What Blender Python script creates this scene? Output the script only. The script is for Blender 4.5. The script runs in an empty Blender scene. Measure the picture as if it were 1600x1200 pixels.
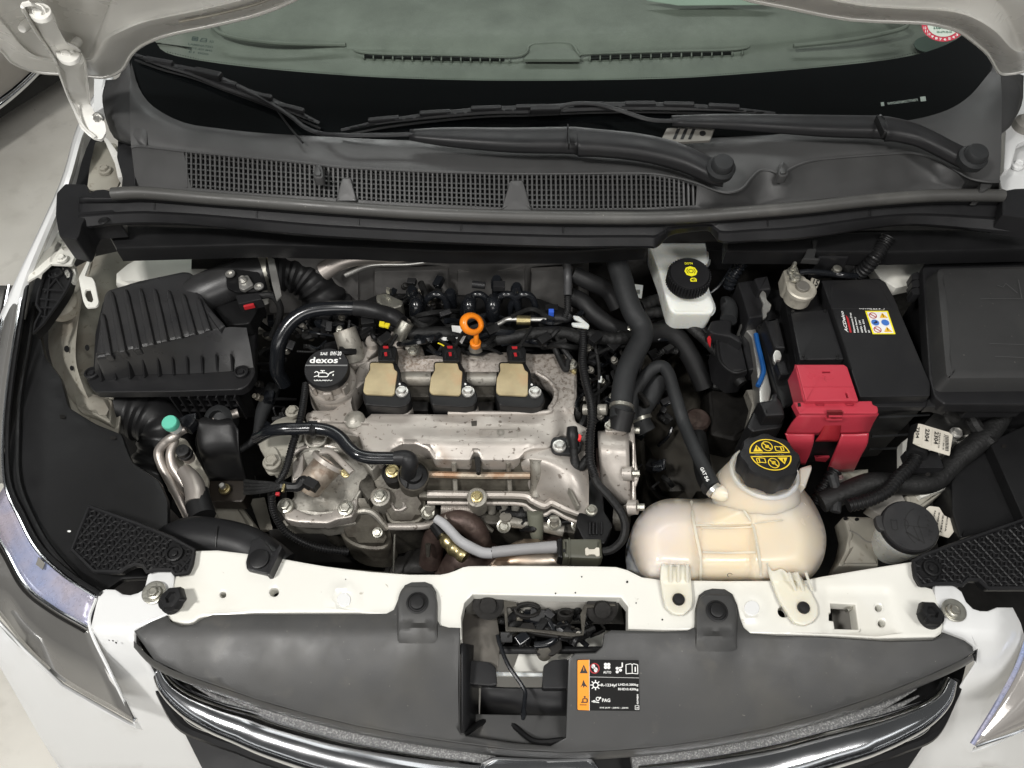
import bpy, bmesh, math, random
from mathutils import Vector, Matrix, geometry
R = math.radians
random.seed(4)
S = bpy.context.scene
COL = S.collection
# ---------------------------------------------------------------- camera
FPX, PITCH, CH = 1150.0, R(56), 1.0
cam = bpy.data.cameras.new("Camera"); camo = bpy.data.objects.new("Camera", cam); COL.objects.link(camo)
camo.location = (0, 0, CH); camo.rotation_euler = (R(90) - PITCH, 0, 0)
cam.sensor_width = 36; cam.lens = 36 * FPX / 1600; cam.clip_start = .02; cam.clip_end = 100
S.camera = camo
# ---------------------------------------------------------------- garage light: grey room, ceiling lamps and added fill lamps
wd = bpy.data.worlds.new("World"); S.world = wd; wd.use_nodes = True
# the hall around the car: dim grey walls, made-up tube light rows added for reflections
wn = wd.node_tree.nodes; wlk = wd.node_tree.links; bgn = wn["Background"]; bgn.inputs[1].default_value = 1
_tc = wn.new("ShaderNodeTexCoord"); _sp = wn.new("ShaderNodeSeparateXYZ"); wlk.new(_tc.outputs["Generated"], _sp.inputs[0])
def wm(op, a, b=None, c=None):
    n = wn.new("ShaderNodeMath"); n.operation = op
    for i, v in enumerate((a, b, c)):
        if v is None: continue
        if isinstance(v, (int, float)): n.inputs[i].default_value = v
        else: wlk.new(v, n.inputs[i])
    return n.outputs[0]
_z = wm('MAXIMUM', _sp.outputs[2], .02); _u = wm('DIVIDE', _sp.outputs[0], _z); _v = wm('DIVIDE', _sp.outputs[1], _z)
_fu = wm('LESS_THAN', wm('FRACT', wm('ADD', wm('MULTIPLY', _u, 1.5), .2)), .12); _fv = wm('LESS_THAN', wm('FRACT', wm('SUBTRACT', wm('MULTIPLY', _v, .55), .16)), .70)
_on = wm('MULTIPLY', wm('MULTIPLY', _fu, _fv), wm('GREATER_THAN', _sp.outputs[2], .22))
_val = wm('ADD', wm('MULTIPLY', _on, 1.25), wm('ADD', wm('MULTIPLY', wm('GREATER_THAN', _sp.outputs[2], .55), .045), .018))
_cc = wn.new("ShaderNodeCombineColor"); wlk.new(wm('MULTIPLY', _val, .98), _cc.inputs[0]); wlk.new(_val, _cc.inputs[1]); wlk.new(_val, _cc.inputs[2]); wlk.new(_cc.outputs[0], bgn.inputs[0])
def lamp(loc, tgt, sx, sy, power, col=(1, .98, .95)):
    l = bpy.data.lights.new("ceiling_and_fill_lamp", 'AREA'); l.shape = 'RECTANGLE'; l.size = sx; l.size_y = sy; l.energy = power; l.color = col
    o = bpy.data.objects.new("ceiling_and_fill_lamp", l); COL.objects.link(o); o.location = loc
    o.rotation_euler = (Vector(tgt) - Vector(loc)).to_track_quat('-Z', 'Y').to_euler()
lamp((-1.15, -.25, 2.3), (0, .5, 0), .28, .28, 50)
lamp((.9, -.5, 2.5), (0, .5, 0), .25, 1.2, 34)
lamp((-.1, -2.4, 1.5), (0, .6, .1), 2.4, .9, 31)  # low fill lamp added behind the camera to brighten the bonnet underside
lamp((0, 2.6, 2.2), (0, 1.1, .2), 2.4, .4, 22, (.97, 1, .97))  # added lamp beyond the windscreen, lights the dashboard and rear edges
S.view_settings.view_transform = 'Standard'; S.view_settings.look = 'None'; S.view_settings.exposure = 0; S.view_settings.gamma = 1
S.cycles.max_bounces = 8; S.cycles.transparent_max_bounces = 12
# ---------------------------------------------------------------- where a sight line meets a height, an upright plane or the windscreen slope
FW = Vector((0, math.cos(PITCH), -math.sin(PITCH))); UP = Vector((0, math.sin(PITCH), math.cos(PITCH))); CAMP = Vector((0, 0, CH))
def ray(x, y): return FW + Vector((1, 0, 0)) * ((x - 800) / FPX) + UP * ((600 - y) / FPX)
def P(x, y, z): d = ray(x, y); return CAMP + d * ((z - CH) / d.z)
def V(x, y, Y): d = ray(x, y); return CAMP + d * (Y / d.y)
def PL(x, y, p0, n):
    d = ray(x, y); return CAMP + d * ((Vector(p0) - CAMP).dot(n) / d.dot(n))
def G(x, y, off=0):        # windscreen slope
    n = Vector((0, -math.sin(R(27)), math.cos(R(27)))); return PL(x, y, Vector((0, 1.0, .225)) + n * off, n)
def W(p, z=0):
    if isinstance(p, Vector): return p
    zz = p[2] if len(p) > 2 else (z(p[0], p[1]) if callable(z) else z)
    return P(p[0], p[1], zz)
def MP(px, x, y, z): q = P(x, y, z); return px * (q - CAMP).dot(FW) / FPX     # metres for a length seen at a point
def T(ox, oy, s):
    return lambda pts: [(ox + p[0] / s, oy + p[1] / s) + tuple(p[2:]) for p in pts]
ta = T(0, 0, 2.857); tb = T(520, 0, 2.857); tc = T(1040, 0, 2.857); td = T(0, 380, 3.333)
e1 = T(380, 380, 4); e2 = T(700, 380, 4); e3 = T(380, 640, 4); e4 = T(700, 640, 4)
f1 = T(1000, 370, 5); f2 = T(1240, 370, 4.444); f3 = T(960, 640, 4.444); f4 = T(1200, 620, 4)
g1 = T(0, 740, 2.608); g2 = T(400, 840, 3.333); g3 = T(680, 880, 3.75); g4 = T(1040, 840, 2.857)
h1 = T(380, 600, 5); h2 = T(660, 690, 4.706); h3 = T(220, 600, 4.617); h4 = T(560, 400, 4.706); h5 = T(880, 380, 4); h6 = T(1140, 560, 6)
# ---------------------------------------------------------------- materials
def M(name, col, rough=.5, metal=0, bump=None, spots=(), var=.08, vscale=6, coat=0, sss=0, emit=0, rvar=.1, spec=.5):
    m = bpy.data.materials.new(name); m.use_nodes = True; nt = m.node_tree; N = nt.nodes; L = nt.links
    b = N["Principled BSDF"]; b.inputs["Roughness"].default_value = rough; b.inputs["Metallic"].default_value = metal
    b.inputs["Specular IOR Level"].default_value = spec
    if coat: b.inputs["Coat Weight"].default_value = coat; b.inputs["Coat Roughness"].default_value = .08
    if sss:
        b.inputs["Subsurface Weight"].default_value = sss; b.inputs["Subsurface Radius"].default_value = (1, .8, .55); b.inputs["Subsurface Scale"].default_value = .03
    tcn = N.new("ShaderNodeTexCoord").outputs["Object"]
    def noise(sc, det=4, dist=0):
        n = N.new("ShaderNodeTexNoise"); n.inputs["Scale"].default_value = sc; n.inputs["Detail"].default_value = det; n.inputs["Distortion"].default_value = dist
        L.new(tcn, n.inputs["Vector"]); return n.outputs["Fac"]
    def mr(s, a, c, d=0, e=1):
        n = N.new("ShaderNodeMapRange"); L.new(s, n.inputs[0])
        for i, v in enumerate((a, c, d, e)): n.inputs[i + 1].default_value = v
        return n.outputs[0]
    def mix(f, c1, c2):
        n = N.new("ShaderNodeMix"); n.data_type = 'RGBA'
        L.new(f, n.inputs[0]) if not isinstance(f, float) else setattr(n.inputs[0], 'default_value', f)
        for s, i in ((c1, 6), (c2, 7)):
            if isinstance(s, tuple): n.inputs[i].default_value = s + (1,)
            else: L.new(s, n.inputs[i])
        return n.outputs[2]
    vn = noise(vscale, 5)
    c = mix(mr(vn, .3, .7), tuple(x * (1 - var) for x in col), tuple(min(1, x * (1 + var)) for x in col))
    for sp in spots:
        sc, lo, hi, amt, sc_col = sp[:5]
        f = mr(noise(sc, 6, .3), lo, hi, 0, amt)
        if len(sp) > 5 and sp[5]:
            x, y, z, rad = sp[5]
            vm = N.new("ShaderNodeVectorMath"); vm.operation = 'DISTANCE'; L.new(tcn, vm.inputs[0]); vm.inputs[1].default_value = (x, y, z)
            k = mr(vm.outputs["Value"], rad * .3, rad, 1, 0)
            mm = N.new("ShaderNodeMath"); mm.operation = 'MULTIPLY'; L.new(f, mm.inputs[0]); L.new(k, mm.inputs[1]); f = mm.outputs[0]
        c = mix(f, c, sc_col)
    L.new(c, b.inputs["Base Color"])
    if rvar: L.new(mr(noise(vscale * 5, 3), .25, .75, max(0, rough - rvar), min(1, rough + rvar)), b.inputs["Roughness"])
    if bump:
        bn = N.new("ShaderNodeBump"); bn.inputs["Strength"].default_value = bump[1]; bn.inputs["Distance"].default_value = bump[2] if len(bump) > 2 else .001
        L.new(noise(bump[0], 4), bn.inputs["Height"]); L.new(bn.outputs[0], b.inputs["Normal"])
    if emit: b.inputs["Emission Color"].default_value = col + (1,); b.inputs["Emission Strength"].default_value = emit
    return m
cv = P(770, 580, 0)
paint = M('white_paint', (.73, .735, .73), .22, coat=.5, var=.015, rvar=.03)
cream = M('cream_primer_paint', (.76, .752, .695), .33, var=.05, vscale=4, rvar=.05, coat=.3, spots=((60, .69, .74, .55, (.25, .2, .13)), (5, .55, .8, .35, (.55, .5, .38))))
bonnetm = M('bonnet_underside_paint', (.74, .73, .69), .3, var=.04, vscale=3, coat=.2)
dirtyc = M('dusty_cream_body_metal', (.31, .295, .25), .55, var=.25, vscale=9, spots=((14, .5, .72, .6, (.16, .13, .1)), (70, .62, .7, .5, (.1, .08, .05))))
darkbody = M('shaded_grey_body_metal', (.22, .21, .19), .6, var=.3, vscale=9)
blk = M('black_plastic', (.009, .009, .0095), .42, bump=(900, .25, .0004), var=.2, spec=.28)
blk2 = M('satin_black_moulding', (.014, .014, .015), .42, bump=(1200, .3, .0004), var=.2, spots=((9, .58, .8, .2, (.05, .047, .042)),), spec=.28)
blk3 = M('airbox_plastic', (.024, .024, .025), .34, bump=(1200, .3, .0004), var=.2, spots=((9, .5, .75, .4, (.045, .043, .04)),), spec=.5)
gry = M('grey_weathered_plastic', (.034, .034, .034), .5, bump=(1400, .35, .0004), var=.15, vscale=5, spots=((7, .52, .78, .55, (.075, .07, .062)), (220, .71, .75, .5, (.3, .28, .25))), spec=.28)
cowlm = M('grey_cowl_plastic', (.046, .046, .046), .48, bump=(1500, .3, .0003), var=.2, vscale=5, spots=((6, .5, .75, .4, (.075, .075, .075)),))
cover_m = M('splash_cover_plastic', (.040, .040, .0395), .45, bump=(1300, .3, .0004), var=.12, vscale=4, spots=((5, .5, .8, .5, (.065, .062, .054)), (22, .60, .78, .35, (.11, .10, .08)), (14, .4, .7, .25, (.10, .092, .072), (P(560, 1090, -.03).x, P(560, 1090, -.03).y, -.03, .17)), (14, .4, .7, .25, (.10, .092, .072), (P(1230, 1090, -.03).x, P(1230, 1090, -.03).y, -.03, .16)), (190, .71, .76, .35, (.30, .28, .24))))
rub = M('black_rubber', (.012, .012, .0125), .5, bump=(500, .2, .0005), var=.25, spec=.28)
rubg = M('dusty_grey_rubber', (.020, .021, .022), .6, bump=(400, .3, .0005), var=.25, vscale=20, spec=.28)
gloss = M('glossy_black_tube', (.008, .009, .011), .2, var=.2, rvar=.05, spec=.6)
tape = M('black_cloth_tape', (.011, .011, .011), .55, bump=(230, .7, .0015), var=.3, vscale=40, spec=.28)
dark = M('grimy_shade_black_metal', (.013, .012, .011), .55, metal=.2, bump=(60, .4, .003), var=.4, vscale=20, spec=.28)  # grime, and the near black put in for shaded depths
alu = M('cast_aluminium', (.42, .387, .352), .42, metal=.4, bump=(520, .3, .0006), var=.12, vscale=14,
        spots=((16, .5, .72, .35, (.26, .215, .175)), (14, .35, .7, .7, (.15, .115, .09), (P(790, 572, 0).x, P(790, 572, 0).y, 0, .075)), (14, .35, .7, .6, (.2, .15, .12), (P(660, 560, 0).x, P(660, 560, 0).y, 0, .05)), (170, .47, .66, .75, (.09, .065, .045), (P(860, 575, 0).x, P(860, 575, 0).y, 0, .11)),
               (160, .45, .64, .75, (.07, .05, .038), (P(735, 560, 0).x, P(735, 560, 0).y, 0, .06)), (230, .46, .58, .75, (.12, .08, .05), (P(650, 562, 0).x, P(650, 562, 0).y, 0, .05)),
               (130, .62, .68, .8, (.09, .07, .055)), (4, .5, .75, .35, (.24, .2, .165)), (30, .4, .58, .8, (.16, .085, .04), (P(675, 725, 0).x, P(675, 725, 0).y, 0, .035))))
alum = M('grimy_shaded_aluminium', (.115, .105, .085), .5, metal=.3, bump=(300, .5, .001), var=.3, vscale=25, spots=((40, .48, .62, .7, (.06, .05, .04)),))  # darker aluminium copy, shade of front face and recesses put into it
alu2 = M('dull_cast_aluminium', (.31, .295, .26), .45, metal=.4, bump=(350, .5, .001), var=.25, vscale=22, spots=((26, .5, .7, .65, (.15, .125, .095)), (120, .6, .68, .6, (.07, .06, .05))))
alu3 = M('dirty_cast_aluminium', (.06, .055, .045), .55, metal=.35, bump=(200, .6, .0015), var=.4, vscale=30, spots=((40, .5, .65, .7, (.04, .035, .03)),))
rust = M('rusty_exhaust_steel', (.085, .058, .05), .45, metal=.5, bump=(90, .5, .002), var=.4, vscale=18, spots=((30, .5, .66, .6, (.17, .13, .11)), (60, .55, .65, .6, (.06, .04, .035))))
steel = M('bright_steel', (.60, .59, .56), .36, metal=.85, var=.08, vscale=30, rvar=.03)
boltm = M('dull_zinc_bolt', (.42, .41, .36), .36, metal=.85, var=.2, vscale=60)
brass = M('yellow_zinc_steel', (.45, .38, .2), .35, metal=.9, var=.25, vscale=60)
chrome = M('chrome', (.82, .83, .85), .11, metal=1, var=.02, rvar=.02)
pipem = M('aluminium_pipe', (.46, .42, .385), .42, metal=.7, var=.12, vscale=12, rvar=.03)
tankm = M('translucent_cream_plastic', (.72, .655, .555), .25, sss=.8, var=.04, vscale=5, rvar=.03, spots=((6, .42, .66, .7, (.78, .66, .52)), (7, .48, .66, .6, (.70, .655, .67)), (12, .2, .5, .65, (.82, .67, .43), (P(1130, 850, 0).x, P(1130, 850, 0).y, .02, .09)), (12, .2, .5, .5, (.80, .68, .47), (P(1235, 850, 0).x, P(1235, 860, 0).y, .02, .06))))
resm = M('white_translucent_plastic', (.74, .75, .70), .3, sss=.4, var=.05, vscale=8)
redm = M('red_plastic', (.42, .035, .055), .36, bump=(900, .2, .0004), var=.06)
orange = M('orange_plastic', (.83, .23, .012), .35, var=.05)
yel = M('yellow_print', (.85, .62, .03), .5, var=.04); whi = M('white_print', (.78, .78, .76), .5, var=.03)
lbl = M('black_label_film', (.008, .008, .008), .5, var=.1, spec=.15); orl = M('orange_label_film', (.85, .30, .01), .4, var=.03)
redp = M('red_print', (.40, .015, .02), .45, var=.03); blup = M('blue_print', (.05, .16, .5), .45, var=.03); blk_p = M('black_print', (.01, .01, .01), .5, var=.1)
grp = M('grey_print', (.16, .16, .16), .5, var=.1)
paper = M('paper_label', (.62, .58, .50), .6, var=.1, vscale=30)
green = M('turquoise_cap_plastic', (.12, .52, .38), .42, var=.1)
coilm = M('beige_potting_resin', (.39, .32, .185), .38, var=.2, vscale=30, spots=((28, .48, .7, .6, (.45, .25, .13)),), rvar=.05)
bluem = M('blue_sealant', (.012, .085, .28), .35)
ydk = M('yellow_tag', (.75, .62, .02), .45)
concrete = M('concrete_floor', (.80, .77, .70), .45, bump=(40, .2, .002), var=.12, vscale=2, spots=((3, .5, .75, .45, (.46, .43, .37)), (11, .55, .7, .35, (.5, .47, .41)), (60, .68, .74, .4, (.25, .23, .2))))
dashm = M('grained_dashboard', (.16, .165, .15), .55, bump=(350, .6, .001), var=.15, vscale=14)
silver = M('silver_car_paint', (.36, .34, .32), .45, metal=.3, var=.02, rvar=0)
shield = M('silver_heat_shield', (.30, .29, .28), .42, metal=.6, bump=(14, .5, .01), var=.2, vscale=9)
lampm = M('smoky_headlamp_lens', (.20, .195, .185), .14, metal=.35, coat=1, var=.12, vscale=6, rvar=.03)
irid = M('iridescent_reflector', (.52, .48, .56), .3, metal=.4, var=.06, vscale=30, coat=1, spots=((10, .40, .72, .8, (.20, .36, .72)), (9, .5, .7, .5, (.55, .45, .48))))
textm = M('speckled_shiny_plastic', (.10, .10, .10), .35, bump=(1300, .7, .0006), var=.3, vscale=400, spots=((420, .5, .62, .7, (.32, .32, .31)),))
def glassm():
    m = bpy.data.materials.new('tinted_glass'); m.use_nodes = True; nt = m.node_tree; N = nt.nodes; N.clear()
    o = N.new("ShaderNodeOutputMaterial"); mx = N.new("ShaderNodeMixShader"); t = N.new("ShaderNodeBsdfTransparent"); g = N.new("ShaderNodeBsdfGlossy"); f = N.new("ShaderNodeFresnel")
    t.inputs[0].default_value = (.82, .89, .84, 1); g.inputs["Roughness"].default_value = .02; f.inputs[0].default_value = 1.4
    nt.links.new(f.outputs[0], mx.inputs[0]); nt.links.new(t.outputs[0], mx.inputs[1]); nt.links.new(g.outputs[0], mx.inputs[2]); nt.links.new(mx.outputs[0], o.inputs[0]); return m
glass = glassm()
frit = M('black_glass_border', (.004, .004, .005), .12, var=.1, spec=.35, rvar=.03)
# ---------------------------------------------------------------- objects
def wl(o):
    v = Vector((0, 0, 0))
    while o: v = v + o.location; o = o.parent
    return v
def props(o, label, cat, group, kind):
    if label: o['label'] = label
    if cat: o['category'] = cat
    if group: o['group'] = group
    if kind: o['kind'] = kind
def ob(name, geoms, mat, par=None, label=None, cat=None, group=None, kind=None, sharp=38, solid=0, flatn=True):
    if isinstance(geoms, tuple): geoms = [geoms]
    vs, fs = [], []
    for v, f in geoms:
        n = len(vs); vs += v; fs += [tuple(i + n for i in q) for q in f]
    off = Vector((0, 0, 0))
    if par is None:
        xs = [v.x for v in vs]; ys = [v.y for v in vs]; off = Vector(((min(xs) + max(xs)) / 2, (min(ys) + max(ys)) / 2, min(v.z for v in vs)))
    me = bpy.data.meshes.new(name); me.from_pydata([tuple(v - off) for v in vs], [], fs); me.validate()
    bm = bmesh.new(); bm.from_mesh(me); bmesh.ops.remove_doubles(bm, verts=bm.verts, dist=1e-6); bmesh.ops.recalc_face_normals(bm, faces=bm.faces); bm.to_mesh(me); bm.free()
    me.polygons.foreach_set('use_smooth', [True] * len(me.polygons)); me.set_sharp_from_angle(angle=R(sharp)); me.materials.append(mat)
    o = bpy.data.objects.new(name, me); COL.objects.link(o)
    if par: o.parent = par; o.location = -wl(par)
    else: o.location = off
    if flatn: w = o.modifiers.new('even', 'WEIGHTED_NORMAL'); w.keep_sharp = True; w.weight = 90
    if solid:
        s = o.modifiers.new("solid", 'SOLIDIFY'); s.thickness = solid; s.offset = -1
    props(o, label, cat, group, kind); return o
def thing(name, label, cat, loc, group=None):
    o = bpy.data.objects.new(name, None); COL.objects.link(o); o.location = loc; o.empty_display_size = .02; props(o, label, cat, group, None); return o
def copy_thing(root, delta, label=None):
    r = root.copy(); COL.objects.link(r); r.location = root.location + delta
    if label: r['label'] = label
    def rec(a, b):
        for ch in list(a.children):
            c = ch.copy(); COL.objects.link(c); c.parent = b; rec(ch, c)
    rec(root, r); return r
# ---------------------------------------------------------------- geometry
def inside(x, y, poly):
    r = False; j = len(poly) - 1
    for i in range(len(poly)):
        xi, yi = poly[i][0], poly[i][1]; xj, yj = poly[j][0], poly[j][1]
        if (yi > y) != (yj > y) and x < (xj - xi) * (y - yi) / (yj - yi) + xi: r = not r
        j = i
    return r
def dist(x, y, poly):
    m = 1e9
    for i in range(len(poly)):
        ax, ay = poly[i - 1][:2]; bx, by = poly[i][:2]; dx, dy = bx - ax, by - ay; L = dx * dx + dy * dy or 1e-9
        t = max(0, min(1, ((x - ax) * dx + (y - ay) * dy) / L)); m = min(m, math.hypot(ax + t * dx - x, ay + t * dy - y))
    return m
def rnd(pts, r, n=4):          # round the corners of a closed outline
    out = []; k = len(pts)
    for i in range(k):
        a, b, c = pts[i - 1], pts[i], pts[(i + 1) % k]
        la = math.hypot(a[0] - b[0], a[1] - b[1]); lc = math.hypot(c[0] - b[0], c[1] - b[1]); q = min(r, la * .45, lc * .45)
        if q < .3: out.append(b); continue
        lerp = lambda p, s, t: tuple(p[j] + (s[j] - p[j]) * t for j in range(len(p)))
        p0 = lerp(b, a, q / la); p1 = lerp(b, c, q / lc)
        for j in range(n + 1):
            t = j / n; out.append(tuple((1 - t) ** 2 * p0[h] + 2 * t * (1 - t) * b[h] + t * t * p1[h] for h in range(len(b))))
    return out
def circ(x, y, rx, ry=None, n=16): return [(x + rx * math.cos(6.2832 * i / n), y + (ry or rx) * math.sin(6.2832 * i / n)) for i in range(n)]
def cr(pts, per=6, closed=False):   # catmull-rom through tuples or vectors
    pts = [Vector(p) for p in pts]; n = len(pts); out = []
    if n < 3 and not closed: return [pts[0].lerp(pts[-1], i / per) for i in range(per + 1)]
    for i in range(n if closed else n - 1):
        p1, p2 = pts[i], pts[(i + 1) % n]
        p0 = pts[i - 1] if (i or closed) else p1 * 2 - p2; p3 = pts[(i + 2) % n] if (closed or i + 2 < n) else p2 * 2 - p1
        for j in range(per):
            t = j / per; out.append(.5 * (2 * p1 + (p2 - p0) * t + (2 * p0 - 5 * p1 + 4 * p2 - p3) * t * t + (3 * p1 - p0 - 3 * p2 + p3) * t ** 3))
    if not closed: out.append(pts[-1])
    return out
def smooth(pts, per=4): return [tuple(v) for v in cr(pts, per, True)]
def slab(pts, z=0, th=.005, bev=.0015, holes=(), step=0, taper=1, down=Vector((0, 0, -1)), infl=None, cap=False):
    """solid plate: outline (and holes) on a surface, extruded along 'down', rim rounded by bev"""
    loops = [list(pts)] + [list(h) for h in holes]
    if isinstance(pts[0], Vector):      # world-space outline: plane coordinates by dropping the axis along down
        ax = max(range(3), key=lambda i: abs(down[i])); u, w = [i for i in range(3) if i != ax]
        flat = [[(p[u], p[w]) for p in l] for l in loops]; world = {}
    else: flat = [[(p[0], p[1]) for p in l] for l in loops]
    area = lambda l: sum(l[i - 1][0] * l[i][1] - l[i][0] * l[i - 1][1] for i in range(len(l)))
    for i, l in enumerate(flat):
        if (area(l) > 0) != (i == 0): l.reverse(); loops[i].reverse()
    def zof(p):
        base = p[2] if len(p) > 2 else (z(p[0], p[1]) if callable(z) else z)
        if infl:
            h, w = infl; d = min(1, dist(p[0], p[1], flat[0]) / w); base += h * math.sqrt(max(0, 1 - (1 - d) ** 2))
        return base
    co, ed, n = [], [], 0
    for l in flat:
        k = len(l); co += l; ed += [(n + i, n + (i + 1) % k) for i in range(k)]; n += k
    nb = n
    if step:
        xs = [p[0] for p in flat[0]]; ys = [p[1] for p in flat[0]]; y = min(ys) + step / 2; row = 0
        while y < max(ys):
            x = min(xs) + step * (.5 if row % 2 else .05)
            while x < max(xs):
                if inside(x, y, flat[0]) and not any(inside(x, y, h) for h in flat[1:]) and min(dist(x, y, h) for h in flat) > step * .35: co.append((x, y))
                x += step
            y += step * .87; row += 1
    r = geometry.delaunay_2d_cdt([Vector(c) for c in co], ed, [], 0, 1e-6)
    vco, faces, ov = r[0], r[2], r[3]
    def W3(i):
        src = ov[i][0] if ov[i] else None
        if src is not None and src < nb:
            q = src
            for l in loops:
                if q < len(l):
                    if isinstance(l[q], Vector): return l[q]
                    return P(l[q][0], l[q][1], zof(l[q]))
                q -= len(l)
        return P(vco[i][0], vco[i][1], zof((vco[i][0], vco[i][1])))
    pos = [W3(i) for i in range(len(vco))]
    tris = []
    for f in faces:
        cx = sum(vco[i][0] for i in f) / len(f); cy = sum(vco[i][1] for i in f) / len(f)
        if inside(cx, cy, flat[0]) and not any(inside(cx, cy, h) for h in flat[1:]): tris.append(tuple(f))
    o2n = {}
    for i, o in enumerate(ov):
        for s in o: o2n[s] = i
    cen = sum((pos[o2n[i]] for i in range(len(loops[0])) if i in o2n), Vector()) / len(loops[0])
    verts = list(pos); F = list(tris); n = 0; bmap = {}
    nrm = -down.normalized(); sgn = None
    for l in loops:
        k = len(l); idx = [o2n.get(n + i) for i in range(k)]; n += k
        idx = [i for i in idx if i is not None]; k = len(idx)
        p = [pos[i].copy() for i in idx]; inw = []
        for i in range(k):
            t1 = (p[i] - p[i - 1]); t2 = (p[(i + 1) % k] - p[i])
            a = nrm.cross(t1); b = nrm.cross(t2); a = a.normalized() if a.length > 1e-9 else a; b = b.normalized() if b.length > 1e-9 else b
            m = a + b; m = m.normalized() if m.length > 1e-6 else a; c = max(.5, m.dot(a)) if a.length else 1; inw.append(m / c)
        if sgn is None:
            ar = Vector()
            for i in range(k): ar += p[i - 1].cross(p[i])
            sgn = 1 if ar.dot(nrm) > 0 else -1
        rings = []
        for ins, dn in (((1, 0), (.3, .3), (0, 1)) if bev else ((0, 0),)):
            if ins == 1 or not bev:
                for i in range(k): verts[idx[i]] = p[i] + inw[i] * (bev * sgn) if bev else p[i]
                rings.append(idx)
            else:
                s = len(verts); verts += [p[i] + inw[i] * (bev * ins * sgn) + down * (bev * dn) for i in range(k)]; rings.append(list(range(s, s + k)))
        s = len(verts)
        for i in range(k):
            q = p[i]
            if taper != 1: q = cen + (q - cen) * taper; q = q + nrm * ((p[i] - q).dot(nrm))
            verts.append(q + down * th)
        rings.append(list(range(s, s + k)))
        for a, b in zip(rings, rings[1:]):
            for i in range(k): F.append((a[i], a[(i + 1) % k], b[(i + 1) % k], b[i]))
        for i in range(k): bmap[idx[i]] = s + i
    if cap:
        extra = {}
        for t in tris:
            q = []
            for i in t:
                if i in bmap: q.append(bmap[i])
                else:
                    if i not in extra: extra[i] = len(verts); verts.append(pos[i] + down * th)
                    q.append(extra[i])
            F.append(tuple(reversed(q)))
    return verts, F
def loft(rows, nu=6, nv=6, su=True, sv=True, z=0, closed=False):
    rows = [[W(p, z) for p in r] for r in rows]
    rows = [cr(r, nu, closed) if su else r for r in rows]
    if sv:
        cols = [cr([r[i] for r in rows], nv) for i in range(len(rows[0]))]; rows = [list(x) for x in zip(*cols)]
    n = len(rows[0]); vs = [v for r in rows for v in r]; F = []
    for j in range(len(rows) - 1):
        for i in range(n if closed else n - 1):
            k = (i + 1) % n; F.append((j * n + i, j * n + k, (j + 1) * n + k, (j + 1) * n + i))
    return vs, F
def tube(pts, r, z=0, seg=10, per=8, corr=None, flat=1, straight=False):
    pts = [W(p, z) for p in pts]; path = pts if straight else cr(pts, per)
    L = [0]
    for a, b in zip(path, path[1:]): L.append(L[-1] + (b - a).length)
    if corr:
        n = max(4, int(L[-1] / corr[0] * 4)); new = []; nl = []
        j = 0
        for i in range(n + 1):
            s = L[-1] * i / n
            while j < len(path) - 2 and L[j + 1] < s: j += 1
            new.append(path[j].lerp(path[j + 1], (s - L[j]) / max(1e-9, L[j + 1] - L[j]))); nl.append(s)
        path, L = new, nl
    def rad(i):
        if isinstance(r, (list, tuple)):
            t = L[i] / L[-1] * (len(r) - 1); k = min(int(t), len(r) - 2); return r[k] + (r[k + 1] - r[k]) * (t - k)
        return r
    up = Vector((0, 0, 1)); vs, F = [], []
    t0 = (path[1] - path[0]).normalized(); n0 = (up - t0 * up.dot(t0)); n0 = n0.normalized() if n0.length > .05 else t0.orthogonal().normalized()
    for i, p in enumerate(path):
        t = (path[min(i + 1, len(path) - 1)] - path[max(i - 1, 0)]).normalized()
        n0 = (n0 - t * n0.dot(t)).normalized(); b = t.cross(n0); q = rad(i)
        if corr: q *= (1 if i % 4 in (0, 1) else 1 - corr[1])
        for k in range(seg):
            a = 6.28319 * k / seg; vs.append(p + n0 * (q * flat * math.sin(a)) + b * (q * math.cos(a)))
        if i:
            for k in range(seg): F.append(((i - 1) * seg + k, (i - 1) * seg + (k + 1) % seg, i * seg + (k + 1) % seg, i * seg + k))
    F.append(tuple(range(seg))); F.append(tuple(range(len(vs) - seg, len(vs)))); return vs, F
def lathe(c, prof, axis=(0, 0, 1), seg=28, lobes=None):
    ax = Vector(axis).normalized(); u = Vector((1, 0, 0)); u = (u - ax * u.dot(ax)).normalized(); w = ax.cross(u); vs, F = [], []
    for j, (r, h) in enumerate(prof):
        for k in range(seg):
            a = 6.28319 * k / seg; q = r
            if lobes and r > lobes[2]: q = r * (1 + lobes[1] * max(-1, min(1, 1.6 * math.cos(lobes[0] * a + lobes[3]))))
            vs.append(c + ax * h + u * (q * math.cos(a)) + w * (q * math.sin(a)))
        if j:
            for k in range(seg): F.append(((j - 1) * seg + k, (j - 1) * seg + (k + 1) % seg, j * seg + (k + 1) % seg, j * seg + k))
    F.append(tuple(range(seg))); F.append(tuple(range(len(vs) - seg, len(vs)))); return vs, F
def box(c, s, rot=(0, 0, 0), bev=.001):
    bm = bmesh.new(); bmesh.ops.create_cube(bm, size=1, matrix=Matrix.Diagonal((s[0], s[1], s[2], 1)))
    if bev: bmesh.ops.bevel(bm, geom=list(bm.edges), offset=min(bev, min(s) * .3), segments=2, affect='EDGES', profile=.5)
    from mathutils import Euler
    mt = Euler(rot).to_matrix(); bm.verts.index_update(); v = [Vector(c) + mt @ q.co for q in bm.verts]; f = [tuple(q.index for q in g.verts) for g in bm.faces]; bm.free(); return v, f
def bx(x, y, z, s, rot=(0, 0, 0), bev=.001): return box(P(x, y, z), s, rot, bev)
_b = {}
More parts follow.
